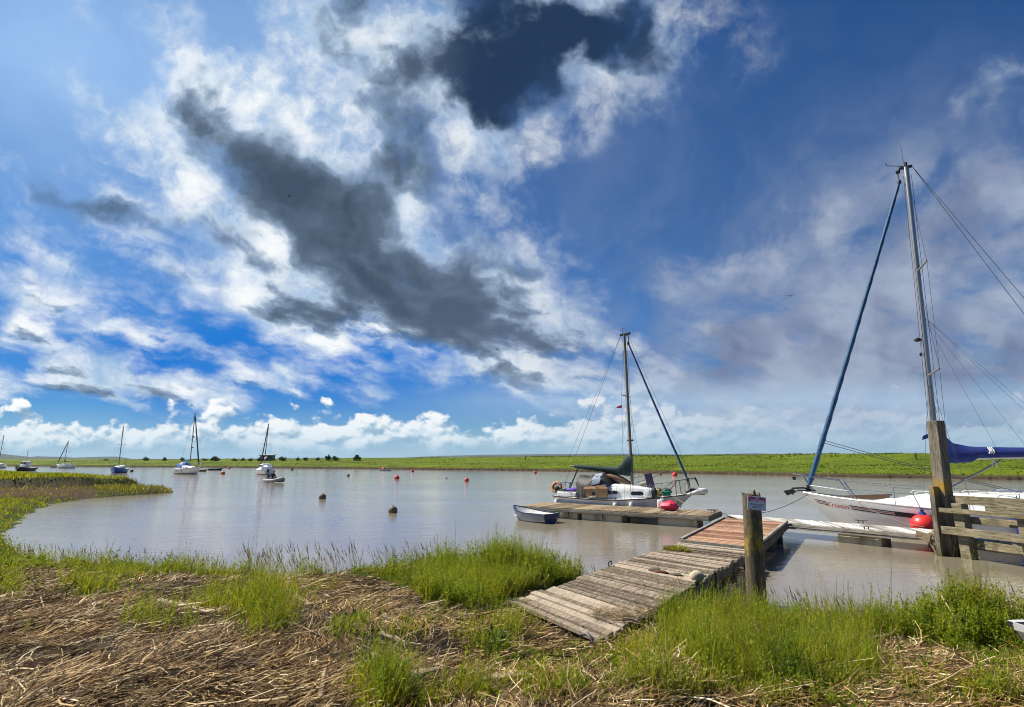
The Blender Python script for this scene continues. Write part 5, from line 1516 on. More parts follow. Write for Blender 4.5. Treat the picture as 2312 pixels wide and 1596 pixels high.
def red_platform():
    z = 0.5
    NL, NR, FL, FR = W(1537, 1219, z), W(1704, 1236, z), W(1634, 1169.5, z), W(1776, 1178, z)
    d = (FL - NL).normalized(); rz = math.atan2(d.y, d.x)
    t = empty('red_gangway', (NL.x, NL.y, 0), rz, 'reddish boarded platform linking the grey gangway to the pontoons', 'gangway')
    lo = local(t); NL, NR, FL, FR = map(lo, (NL, NR, FL, FR))
    quad_deck(NL, NR, FL, FR, 46, 0.03, 0.1, 1, 0.0, 0.004).build('deck', m_redw, t)
    up = Vector((0, 0, 0.02))
    mb = MB(); mb.beam(NL + up, FL + up, 0.07, 0.06); mb.beam(NR + up, FR + up, 0.09, 0.07)
    mb.beam(NL + Vector((-0.05, 0, -0.045)), NR + Vector((-0.05, 0, -0.045)), 0.06, 0.13)
    mb.build('rail', m_frame, t)
    mb = MB()
    for s, a, b in ((1, NL, FL), (-1, NR, FR)): mb.beam(a + Vector((0, 0, -0.13)), b + Vector((0, 0, -0.13)), 0.08, 0.16); mb.beam(a + Vector((0.3, s * -0.05, -0.3)), b + Vector((-1.2, s * -0.05, -0.24)), 0.05, 0.05)
    mb.build('support', m_dirtyframe, t)
    mb = MB()
    for q in (0.08, 0.72):
        for a, b in ((NL, FL), (NR, FR)):
            p = a.lerp(b, q) + Vector((0, 0.06 if a is NR else -0.06, 0)); mb.box((p.x, p.y, 0.08), (0.2, 0.2, 0.62), bev=0.015)
    p = NR.lerp(FR, 0.55); mb.box((p.x, p.y + 0.4, 0.05), (1.4, 0.7, 0.4), bev=0.02)
    mb.build('post', m_dirtyframe, t, smooth=30)
    mb = MB()
    for q in (0.05, 0.13, 0.46, 0.95):
        p = NL.lerp(NR, q); mb.box((-0.085, p.y, z - 0.06), (0.012, 0.09 if q < 0.2 else 0.05, 0.09 if q != 0.46 else 0.03))
    mb.build('bolt', m_rust, t)
    return t
red_platform()

def grey_gangway():
    NL, NR, FL, FR = W(1150, 1357.5, 0.66), W(1354, 1444, 0.665), W(1533, 1224, 0.465), W(1696, 1242, 0.465)
    d = (FL - NL).normalized(); rz = math.atan2(d.y, d.x)
    t = empty('plank_gangway', (NL.x, NL.y, 0), rz, 'old grey plank gangway sloping from the grassy bank to the red platform', 'gangway')
    lo = local(t); NL, NR, FL, FR = map(lo, (NL, NR, FL, FR))
    quad_deck(NL, NR, FL, FR, 43, 0.045, 0.24, 1, 0.04, 0.012).build('deck', m_gang, t)
    mb = MB()
    for q, inset in ((0.03, 0), (0.35, 0), (0.65, 0), (0.975, 0)):
        a, b = NL.lerp(NR, q), FL.lerp(FR, q); mb.beam(a + Vector((0.05, 0, -0.13)), b + Vector((0, 0, -0.13)), 0.08, 0.15)
    mb.build('support', m_dirtyframe, t)
    mb = MB()
    for q in (0.42, 0.6, 0.78, 0.93):
        for s, a, b in ((1, NL, FL), (-1, NR, FR)):
            p = a.lerp(b, q); mb.box((p.x, p.y + 0.03 * -s, p.z - 0.24), (0.13, 0.09, 0.42), bev=0.01)
    mb.build('post', m_dirtyframe, t)
    mb = MB(); p = NL.lerp(FL, 0.435); mb.tube([p + Vector((0, 0.02, -0.02)), p + Vector((0, 0.03, 0.07)), p + Vector((0.13, 0.03, 0.08)), p + Vector((0.14, 0.02, -0.02))], 0.013, 6); mb.build('handle', m_galv, t)
    mb = MB(); p = NR + Vector((-0.07, 0.10, 0)); mb.tube([p + Vector((-0.02, -0.05, -0.15)), p + Vector((-0.02, -0.05, 0.02)), p + Vector((0.0, 0.02, 0.06)), p + Vector((0.02, 0.1, 0.03)), p + Vector((0.02, 0.1, -0.15))], 0.02, 7); mb.build('iron_ring', m_galv, t, smooth=60)
    return t, NL, NR, FL, FR
GW, gNL, gNR, gFL, gFR = grey_gangway()
def on_gang(u, v, dz=0.0):
    """point on the gangway deck, u across from left, v from near to far"""
    p = gNL.lerp(gNR, u).lerp(gFL.lerp(gFR, u), v)
    return GW.matrix_basis @ p + Vector((0, 0, dz))

def gang_things():
    # clump of turf lying near the far left edge, clods and a heap of wrack at the near right corner
    p = on_gang(0.22, 0.82)
    n = 700
    a = rng.uniform(0, 2 * PI, n); r = np.sqrt(rng.random(n))
    ca, sa = math.cos(-0.6), math.sin(-0.6)
    ex, ey = r * np.cos(a) * 0.30, r * np.sin(a) * 0.13
    B = np.stack([p.x + ex * ca - ey * sa, p.y + ex * sa + ey * ca, np.full(n, p.z) + (1 - r) * 0.07 * np.cos(ex * 9)], -1)
    v, q = blades(B, rng.uniform(0.03, 0.12, n), rng.uniform(0.008, 0.016, n), rng.uniform(0.03, 0.14, n), np.arctan2(ey, ex) - 0.6 + rng.normal(0, 0.4, n), 2, 0.3)
    o = fast_mesh('turf_clump', v - np.array(p), q, [m_grass, m_dry], np.repeat((rng.random(n) < 0.35).astype(np.int32), 2)); o.location = p
    tag(o, 'clump of green turf lying on the grey gangway near its far end', 'turf')
    for u, v_, s, lab in ((0.50, 0.475, (0.13, 0.06, 0.045), 'dark brown clod on the gangway boards, leftmost of three'), (0.58, 0.468, (0.14, 0.05, 0.035), 'reddish brown clod on the gangway boards between two darker ones'), (0.74, 0.475, (0.12, 0.06, 0.03), 'flat dark clod on the gangway boards close to the right edge')):
        mb = MB(); mb.ball((0, 0, s[2] * 0.6), 1.0, 14, 8, squash=s, wob=0.14)
        o = mb.build('mud_clod', m_rust if 'red' in lab else m_dirtyframe, smooth=70); o.location = on_gang(u, v_); o.rotation_euler = (0, 0, random.uniform(-0.9, -0.4)); tag(o, lab, 'mud clod', 'clods of mud on the gangway')
    # rope scrap and wrack at the near right corner
    n = 900
    p = on_gang(0.86, 0.10)
    a = rng.uniform(0, 2 * PI, n); r = np.sqrt(rng.random(n)) * 0.42
    x, y = p.x + r * np.cos(a) * 0.9 + 0.08, p.y + r * np.sin(a) * 0.55
    B = np.stack([x, y, p.z + 0.02 + 0.06 * rng.random(n) - 0.0 * r], -1)
    v, q = blades(B, rng.uniform(0.005, 0.04, n), np.full(n, 0.008), rng.uniform(0.06, 0.25, n), rng.uniform(0, 6.3, n), 2, 0.4)
    o = fast_mesh('dead_reed_heap', v - np.array(p), q, [m_straw]); o.location = p; tag(o, 'dark tangle of dead reeds heaped on the gangway\'s near right corner', 'reed heap')
    mb = MB(); q = on_gang(0.97, 0.47)
    mb.ball((0, 0, 0.06), 1.0, 12, 7, squash=(0.12, 0.1, 0.1), wob=0.15); o = mb.build('stone', m_conc, smooth=60); o.location = q; tag(o, 'small grey stone on the gangway\'s right edge above the grass', 'stone')
gang_things()

def sign_post():
    p = Vector((4.42, 10.3, -0.25))
    t = empty('sign_post', p, 0.05, 'thick weathered round pile with yellow lichen and a no trespassing sign', 'post')
    mb = MB()
    rows = []
    H = W(1700, 1112, 0); top = WY(1700, 1113, 10.3).z - p.z
    r0, r1 = 0.172, 0.158
    n = 28
    tops = [top + 0.03 * math.sin(7 * k) * math.sin(2.3 * k) + (0.05 if 2 < k < 6 else 0) - 0.02 * (k % 3) for k in range(n)]
    lean = 0.07
    for i in range(15):
        q = i / 14
        rows.append([Vector(((r0 + (r1 - r0) * q) * (1 + 0.025 * math.sin(5 * 2 * PI * k / n + 3 * q) + 0.012 * math.sin(11 * k)) * math.cos(2 * PI * k / n) + lean * q, (r0 + (r1 - r0) * q) * (1 + 0.02 * math.cos(3 * k + 4 * q)) * math.sin(2 * PI * k / n), (tops[k] if i == 14 else top * q * 0.985))) for k in range(n)])
    mb.loft(rows, closed=True, cap0=True)
    c = len(mb.v)
    rim = rows[-1]
    inner = [Vector((lean + (v.x - lean) * 0.6, v.y * 0.6, v.z - 0.05)) for v in rim]
    mb.loft([rim, inner], closed=True, cap1=True)
    # splits down the face
    mb.build('post', m_pile, t, smooth=40)
    # sign board with turned edge
    sc = WY(1697.5, 1134.5, 10.3) - p
    base = Vector((sc.x, -r1 - 0.02, sc.z))
    wv, hv = 0.335, 0.245
    Mr = Matrix.Rotation(R(5.5), 3, 'Y')
    s = empty('sign', base, 0, None, None); s.parent = t; s.rotation_euler = (0, R(5.0), R(-4))
    s['label'] = 'pink and white no trespassing board'
    ms = m_plain('white sign board', (0.78, 0.76, 0.78), 0.35, dirt_amt=0.15); mp = m_plain('faded pink red print', (0.62, 0.035, 0.20), 0.4, dirt_amt=0.15); mk = m_plain('grey lettering', (0.18, 0.19, 0.24), 0.5, dirt_amt=0.2); mw = m_plain('white lettering', (0.85, 0.78, 0.82), 0.5, dirt_amt=0.1)
    MB().box((0, 0, 0), (wv, 0.008, hv), bev=0.003).build('board', ms, s)
    MB().box((0, -0.0055, 0.068), (wv - 0.035, 0.003, 0.078)).build('red_band', mp, s)
    mb = MB()
    for x0, z0, sx, sz in ((0, -0.106, wv - 0.05, 0.004), (-(wv / 2 - 0.022), -0.04, 0.004, 0.125), (wv / 2 - 0.022, -0.04, 0.004, 0.125)): mb.box((x0, -0.0055, z0), (sx, 0.003, sz))
    mb.build('border', mp, s)
    def line(txt, size, zc, mat, name):
        vs, fs = text_verts(txt, size, 0, 0.0015)
        w = max(v[0] for v in vs) + min(v[0] for v in vs)
        MB().add([(x - w / 2, -0.0085, zc + y) for x, y in vs], fs).build(name, mat, s, fix=False)
    line('NO', 0.042, 0.074, mw, 'lettering'); line('TRESPASSING', 0.041, 0.034, mw, 'lettering'); line('PRIVATE LAND', 0.036, -0.033, mk, 'lettering'); line('KEEP OUT', 0.036, -0.078, mk, 'lettering')
    mb = MB()
    for x in (-0.1, -0.02, 0.085):
        for z in (0.112, -0.112): mb.box((x, -0.006, z), (0.008, 0.008, 0.016))
    mb.build('nail', M['dark'], s)
sign_post()

def jetty():
    base = Vector((11.95, 15.35, 0))
    tgt = Vector((12.75, 12.4, 0))
    d = (tgt - base).normalized(); rz = math.atan2(d.y, d.x)
    t = empty('timber_jetty', base, rz, 'mossy timber jetty with rails and one tall square pile at the right', 'jetty')
    lo = local(t)
    # tall pile of two squared timbers
    mb = MB()
    top = WY(2108, 950, 15.3).z
    lean = lo(WY(2108, 950, 15.3)); foot = lo(W(2140, 1252, 0))
    lean.z = top
    fx = lo(WY(2150, 1200, 15.3))
    a = Vector((0.05, -0.05, -0.6)); 
    tp = Vector((lean.x, lean.y, top))
    mb = MB()
    mb.beam(Vector((0.0, 0.05, -0.6)), tp + Vector((0.02, 0.02, 0)), 0.30, 0.30, up=(1, 0, 0), bev=0.015)
    pile = mb.build('post', m_tall, t); pile['label'] = 'tall square pile with a yellow lichen patch'
    mb = MB(); mb.beam(Vector((-0.05, -0.20, -0.6)), Vector((tp.x * 0.45 - 0.05, tp.y * 0.45 - 0.20, 1.85)), 0.20, 0.14, up=(1, 0, 0), bev=0.01).build('post', m_tall, t)
    mb = MB()
    mb.beam((0.5, 0.10, -0.6), (0.45, 0.06, 1.42), 0.26, 0.26, up=(1, 0, 0), bev=0.012)
    mb.beam((1.95, 0.06, -0.6), (1.93, 0.04, 1.28), 0.22, 0.22, up=(1, 0, 0), bev=0.012)
    mb.beam((3.3, 0.06, -0.6), (3.3, 0.04, 1.3), 0.22, 0.22, up=(1, 0, 0), bev=0.012)
    mb.build('post', m_rail, t)
    mb = MB()
    yo = -0.16
    mb.beam((0.1, yo + 0.32, 1.50), (4.2, yo + 0.30, 1.55), 0.10, 0.22, bev=0.01)
    mb.beam((-0.1, yo - 0.02, 1.22), (4.2, yo, 1.26), 0.07, 0.12, bev=0.01)
    mb.beam((0.35, yo + 0.42, 0.98), (4.2, yo + 0.42, 1.02), 0.07, 0.18, bev=0.01)
    mb.beam((0.05, yo - 0.02, 0.70), (4.2, yo, 0.72), 0.09, 0.2, bev=0.01)
    mb.beam((0.5, yo + 0.42, 0.36), (4.2, yo + 0.42, 0.34), 0.09, 0.24, bev=0.01)
    mb.beam((1.2, yo + 0.05, 1.36), (4.2, yo + 0.06, 1.38), 0.06, 0.14, bev=0.01)
    mb.build('rail', m_rail, t)
    mb = MB()
    mb.beam((-0.25, -0.12, 0.52), (-0.55, 0.55, 0.58), 0.22, 0.07); mb.beam((-0.30, -0.16, 0.42), (-0.62, -0.26, 0.5), 0.1, 0.18); mb.tube([(-0.35, -0.15, 0.4), (-0.2, -0.1, -0.1)], 0.03, 6); mb.tube([(-0.4, -0.05, 0.42), (-0.75, 0.3, 0.12), (-0.5, 0.2, -0.05)], 0.025, 6)
    mb.build('bracket', m_brown, t)
    return t
jetty()

def dinghy_small():
    hd = R(127); c = Vector((0.86, 23.85, 0))
    t = empty('rowing_dinghy', c, hd, 'small blue dinghy with white inside tied at the end of the brown pontoon', 'dinghy')
    H = Hull(2.55, 1.08, 0.36, 0.36, 0.55, 0.12, 0.28, 0.06, 0.78, 0.5, 0.4)
    h = H.skin(t, M['dinghyblue'], n=18, k=8)
    H2 = Hull(2.42, 0.98, 0.345, 0.345, 0.53, 0.02, 0.26, 0.04, 0.78, 0.5, 0.4)
    H2.skin(t, M['whiteplastic'], 'lining', n=18, k=8)
    mb = MB()
    for sd in (1, -1):
        mb.tube([H.P(i / 16, 0, sd) + Vector((0, -0.01 * sd, 0.0)) for i in range(17)], 0.026, 6)
    mb.tube([H.P(0, 0, 1), H.P(0, 0, -1)], 0.026, 6)
    mb.build('gunwale', M['dinghydark'], t, smooth=60)
    # transom panel
    prof = [H.P(0, j / 8, 1) for j in range(9)] + [H.P(0, j / 8, -1) for j in range(8, -1, -1)]
    mb = MB(); mb.add([p + Vector((-0.012, 0, 0)) for p in prof] + [p + Vector((-0.028, 0, 0)) for p in prof], [tuple(range(18)), tuple(range(35, 17, -1))] + [(k, (k + 1) % 18, 18 + (k + 1) % 18, 18 + k) for k in range(18)]).build('transom', M['dinghydark'], t)
    mb = MB(); mb.box((-0.1, 0, 0.2), (0.24, 0.92, 0.03)); mb.box((0.55, 0, 0.2), (0.24, 0.95, 0.03)); mb.build('thwart', M['whiteplastic'], t)
    for xo, sz in ((-0.30, (0.01, 0.13, 0.03)),):
        MB().box((-1.325, -0.26, 0.19), sz).build('label_plate', M['whiteplastic'], t)
    MB().box((0.0, 0.0, 0.0), (0.15, 0.008, 0.12), bev=0.003).build('patch', M['grey'], t, loc=H.at_z(0.83, 0.28, 1, 0.01)).rotation_euler = (R(12), 0, R(-24))
    return t
dinghy_small()

def ropes_and_gear():
    def tube_thing(name, pts, r, mat, label, cat):
        o = Vector(pts[0]); mb = MB(); mb.tube([Vector(p) - o for p in pts], r, 6)
        ob = mb.build(name, mat, smooth=60); ob.location = o; return tag(ob, label, cat)
    K = KRISTIN.matrix_basis
    a = K @ Vector((4.8, 0.2, 1.3)); b = W(1618, 1157, DZ + 0.08)
    tube_thing('mooring_rope', [a.lerp(b, i / 12) - Vector((0, 0, 0.35 * 4 * (i / 12) * (1 - i / 12))) for i in range(13)], 0.012, M['darkrope'], 'dark bow rope of the large sloop running left behind the sign post', 'mooring rope')
    a = K @ KH.at_z(0.82, 1.1, 1, 0.02); b = W(2085, 1190, DZ + 0.03)
    tube_thing('mooring_rope', [a.lerp(b, i / 10) - Vector((0, 0, 0.12 * 4 * (i / 10) * (1 - i / 10))) for i in range(11)], 0.009, M['rope'], 'thin grey rope slanting down the large sloop\'s white topside', 'mooring rope')
    a = CW((2.95, -0.62, 0.80)); b = W(1612, 1156, DZ + 0.08)
    tube_thing('mooring_rope', [a.lerp(b, i / 10) - Vector((0, 0, 0.12 * 4 * (i / 10) * (1 - i / 10))) for i in range(11)], 0.012, M['rope'], 'pale bow rope of the old sloop leading to the pontoon corner', 'mooring rope')
    a = W(1495, 1150, DZ + 0.07); 
    tube_thing('mooring_rope', [a, a + Vector((-0.12, -0.12, -0.03)), a + Vector((-0.3, -0.3, -0.18)), a + Vector((-0.36, -0.36, -0.25))], 0.016, M['rope'], 'short frayed rope end hanging over the brown pontoon edge', 'mooring rope')
    # red ball fender on the big sloop
    p = K @ KH.at_z(0.655, 0.52, 1, 0.34)
    t = empty('ball_fender', p, 0, 'bright red ball fender hanging on the large sloop beside the pale pontoon', 'fender')
    MB().ball((0, 0, 0), 0.36, 24, 14, squash=(1, 1, 0.95)).build('float', M['redbuoy'], t, smooth=60)
    MB().lathe([(0.13, 0.30), (0.10, 0.36), (0.05, 0.42), (0.05, 0.48)], n=12).build('neck', M['navy'], t, smooth=50)
    q = K @ KH.sheer(1.7, 1, 0.02) - p + Vector((0, 0, 0.45)); MB().tube([(0, 0, 0.46), q], 0.012, 5).build('lanyard', M['darkrope'], t)
    for i, x in enumerate((-0.8, -1.9, -3.2)):
        p = K @ (KH.at_z(x / KH.L + 0.5, 0.62, 1, 0.16))
        t = empty('boat_fender', p, 0, ('navy blue cylinder fender on the large sloop nearest its mast', 'navy blue cylinder fender on the large sloop between two others', 'navy blue cylinder fender on the large sloop farthest aft')[i], 'fender', 'navy fenders on the large sloop')
        MB().tube([(0, 0, 0.34), (0, 0, 0.3), (0, 0, 0), (0, 0, -0.3), (0, 0, -0.34)], [0.06, 0.14, 0.15, 0.14, 0.06], 14).build('float', M['navy'], t, smooth=60)
        MB().tube([(0, 0, 0.33), (0, 0, 0.9)], 0.012, 5).build('lanyard', M['darkrope'], t)
    # white can and pink bag on the brown pontoon
    p = W(1496, 1149, DZ); t = empty('jerry_can', p + Vector((-0.02, 0.25, 0)), R(-30), 'white plastic jerry can standing on the brown pontoon behind a pink bag', 'jerry can')
    mb = MB(); mb.box((0, 0, 0.19), (0.28, 0.18, 0.38), bev=0.04); mb.tube([(0.02, 0, 0.36), (0.03, 0, 0.44), (0.12, 0, 0.44), (0.13, 0, 0.34)], 0.025, 7); mb.build('body', M['whiteplastic'], t, smooth=50)
    MB().tube([(-0.08, 0, 0.37), (-0.08, 0, 0.43)], 0.035, 10).build('cap', M['dark'], t)
    p = W(1507, 1152.5, DZ); t = empty('plastic_bag', p + Vector((0.04, 0.05, 0)), R(-25), 'crumpled pink red plastic bag lying on the brown pontoon', 'bag')
    rows = []
    for i, (x, w, h, zc) in enumerate(((-0.36, 0.02, 0.03, 0.22), (-0.3, 0.12, 0.10, 0.2), (-0.1, 0.2, 0.17, 0.19), (0.12, 0.22, 0.2, 0.21), (0.3, 0.17, 0.16, 0.18), (0.4, 0.06, 0.06, 0.12))):
        rows.append([Vector((x + 0.02 * math.sin(4 * k + i), w * math.cos(a) * (1 + 0.12 * math.sin(3 * a + i * 2)), max(0.0, zc + h * math.sin(a) * (1 + 0.14 * math.sin(4 * a + i))))) for k, a in enumerate([2 * PI * k / 14 for k in range(14)])])
    MB().loft(rows, closed=True, cap0=True, cap1=True).build('bag_body', M['pink'], t, smooth=30)
    MB().tube([(0.30, 0, 0.3), (0.36, -0.02, 0.44), (0.42, 0, 0.3)], 0.018, 5).build('handle', M['orange'], t)
ropes_and_gear()
# ------------------------------------------------------------------ moored boats, buoys, far trees, hills, birds
def sloop(name, pos, hd, L, B, fb, mast_h, label, hull_mat, cabin=True, jib=None, mast_at=0.08, rake=2.0, boom=None, cover=None, cabin_h=0.45, extras=None, cat='sailing boat', spread=True, mast_mat=None):
    t = empty(name, pos, hd, label, cat, 'sailing boats moored on the river')
    H = Hull(L, B, fb * 0.85, fb * 0.8, fb * 1.2, 0.35, L * 0.1, 0.15, 0.7)
    h = H.skin(t, hull_mat, n=18, k=8)
    mb = MB()
    for sd in (1, -1): H.strip(mb, 0.01, 0.985, -0.01, 0.06, sd, 0.015, 18); 
    mb.build('rubbing_strake', M['dark'], h)
    mb = MB()
    for sd in (1, -1):
        rows = []
        for i in range(15):
            q = 0.02 + 0.95 * i / 14; rows.append([H.at_z(q, 0.12, sd, 0.01), H.at_z(q, -0.05, sd, 0.01)])
        mb.loft(rows)
    mb.build('boot_top', M['antifoul'], h)
    H.deck(t, M['deck'], n=14)
    zd = fb * 0.82
    if cabin:
        mb = MB(); house(mb, [(L * 0.26, B * 0.2, B * 0.14, zd, zd + cabin_h * 0.45), (L * 0.12, B * 0.29, B * 0.22, zd, zd + cabin_h * 0.9), (-L * 0.14, B * 0.32, B * 0.26, zd, zd + cabin_h * 1.1), (-L * 0.16, B * 0.32, B * 0.26, zd, zd + cabin_h)])
        ho = mb.build('cabin', M['deck'], t, smooth=35)
        mb = MB()
        for sd in (1, -1):
            for xc in (-0.09, 0.02, 0.12): mb.box((L * xc, sd * (B * (0.315 - max(0, xc) * 0.35)), zd + cabin_h * 0.52), (L * 0.06, 0.05, cabin_h * 0.28))
        mb.build('window', M['glass'], ho)
    mx = L * mast_at
    z0 = zd + (cabin_h if cabin else 0)
    foot = Vector((mx, 0, z0 - 0.1)); head = foot + Vector((-math.tan(R(rake)) * mast_h, 0, mast_h))
    ma = MB().tube([foot, head], [0.085, 0.07], 8).build('mast', mast_mat or M['alu_dark'], t, smooth=60)
    mb = MB(); mb.box(head, (0.35, 0.12, 0.12)); mb.tube([head, head + Vector((-0.05, 0, 0.5))], 0.02, 5); mb.build('masthead_fitting', M['dark'], ma)
    mb = MB()
    for sd in (1, -1):
        s = foot.lerp(head, 0.55) + Vector((-0.1, sd * B * 0.3, 0))
        if spread: mb.tube([foot.lerp(head, 0.55), s], 0.025, 5)
        p = H.sheer(mx - 0.1, sd, 0.05); wire(mb, head, s, 0.008); wire(mb, s, p, 0.008)
    wire(mb, head, Vector((-L / 2 + 0.1, 0, zd)), 0.008); wire(mb, head, Vector((L / 2 - 0.15, 0, fb * 1.2)), 0.01)
    mb.build('stay', M['wire'], ma)
    if jib:
        mb = MB(); furled(mb, Vector((L / 2 - 0.35, 0, fb * 1.2 + 0.3)), foot.lerp(head, 0.96) + Vector((0.15, 0, 0)), jib[1], jib[1] * 0.7, n=18); mb.build('furled_headsail', jib[0], t, smooth=60)
    if boom:
        a, b = foot + Vector((-0.1, 0, 0.75)), foot + Vector((-L * 0.42, 0, 0.85))
        MB().tube([a + Vector((0, 0, 0.1)), a.lerp(b, 0.1) + Vector((0, 0, 0.14)), b], [0.12, 0.17, 0.09], 9).build('boom', boom, t, smooth=60)
    mb = MB()
    for sd in (1, -1):
        mb.tube([H.sheer(L * 0.36, sd, 0.04), H.sheer(L * 0.36, sd, 0.06) + Vector((0.1, 0, 0.55)), Vector((L / 2, 0, fb * 1.2 + 0.6))], 0.022, 5); mb.tube([H.sheer(-L * 0.42, sd, 0.04), H.sheer(-L * 0.42, sd, 0.04) + Vector((0, 0, 0.6)), Vector((-L / 2 + 0.05, sd * B * 0.2, fb * 0.85 + 0.6)), Vector((-L / 2 + 0.05, sd * B * 0.2, fb * 0.85))], 0.022, 5)
    mb.tube([Vector((-L / 2 + 0.05, -B * 0.2, fb * 0.85 + 0.6)), Vector((-L / 2 + 0.05, B * 0.2, fb * 0.85 + 0.6))], 0.022, 5)
    mb.build('guard_rail', M['steel'], t)
    if extras: extras(t, H, zd)
    return t

def mid_extras(t, H, zd):
    mb = MB(); rows = []
    for x, z in ((-0.9, zd + 0.55), (-1.3, zd + 1.0), (-2.0, zd + 1.1), (-2.4, zd + 0.95)):
        rows.append([Vector((x, 1.0 * math.cos(a), zd + 0.2 + (z - zd - 0.2) * max(0, math.sin(a)) ** 0.6)) for a in [PI * k / 8 for k in range(9)]])
    MB().loft(rows).build('sprayhood', M['canvasblue'], t, smooth=60)
    MB().tube([(-0.2, 0, zd + 1.45), (-1.6, 0, zd + 1.5), (-1.9, 0, zd + 1.45)], [0.12, 0.18, 0.1], 8).build('sail_cover', M['canvasblue'], t, smooth=60)
    MB().ball((-3.2, 0.2, zd + 0.75), 0.42, 12, 8, squash=(1.1, 1, 0.9), wob=0.1).build('folded_dinghy', M['redbuoy'], t, smooth=60)
    MB().ball((-3.9, 0.1, zd + 0.55), 0.25, 10, 7).build('danbuoy', M['whiteplastic'], t, smooth=60)
    mb = MB()
    for x in (-1.7, -1.0, 0.0, 0.6):
        p = H.sheer(x, -1, -0.08); mb.tube([p + Vector((0, 0, -0.1)), p + Vector((0, 0, -0.2)), p + Vector((0, 0, -0.7))], [0.05, 0.12, 0.1], 8)
    mb.build('fender', M['whiteplastic'], t, smooth=60)
    MB().box((0.7, 0, zd + 5.6), (0.3, 0.2, 0.35), bev=0.05).build('radar_reflector', M['maroon'], t)
    MB().box((0.75, 0, zd + 3.7), (0.45, 0.25, 0.18), bev=0.05).build('mast_light', M['maroon'], t)

def motor_extras(t, H, zd):
    mb = MB(); house(mb, [(1.2, 0.7, 0.5, zd, zd + 0.62), (0.4, 0.85, 0.7, zd, zd + 0.98), (-1.2, 0.9, 0.76, zd, zd + 1.0), (-1.3, 0.9, 0.76, zd, zd + 0.95)])
    wh = mb.build('wheelhouse', M['deck'], t, smooth=35)
    mb = MB()
    for sd in (1, -1):
        for x in (0.2, -0.5, -1.1): mb.box((x, sd * 0.83, zd + 0.66), (0.42, 0.06, 0.26))
    for y in (-0.45, 0, 0.45): mb.box((0.8, y, zd + 0.72), (0.1, 0.32, 0.24), Matrix.Rotation(R(-30), 3, 'Y'))
    mb.build('window', M['glass'], wh)
    MB().tube([(0.7, 0, zd + 1.9), (-0.6, 0, zd + 2.2)], 0.1, 8).build('rolled_sail', M['whiteplastic'], t, smooth=60)
    mb = MB(); mb.box((-H.L / 2 - 0.12, 0.35, 0.7), (0.25, 0.3, 0.5), bev=0.06); mb.box((-H.L / 2 - 0.12, 0.35, 0.2), (0.12, 0.12, 0.8)); mb.build('outboard_motor', M['dark'], t, smooth=40)

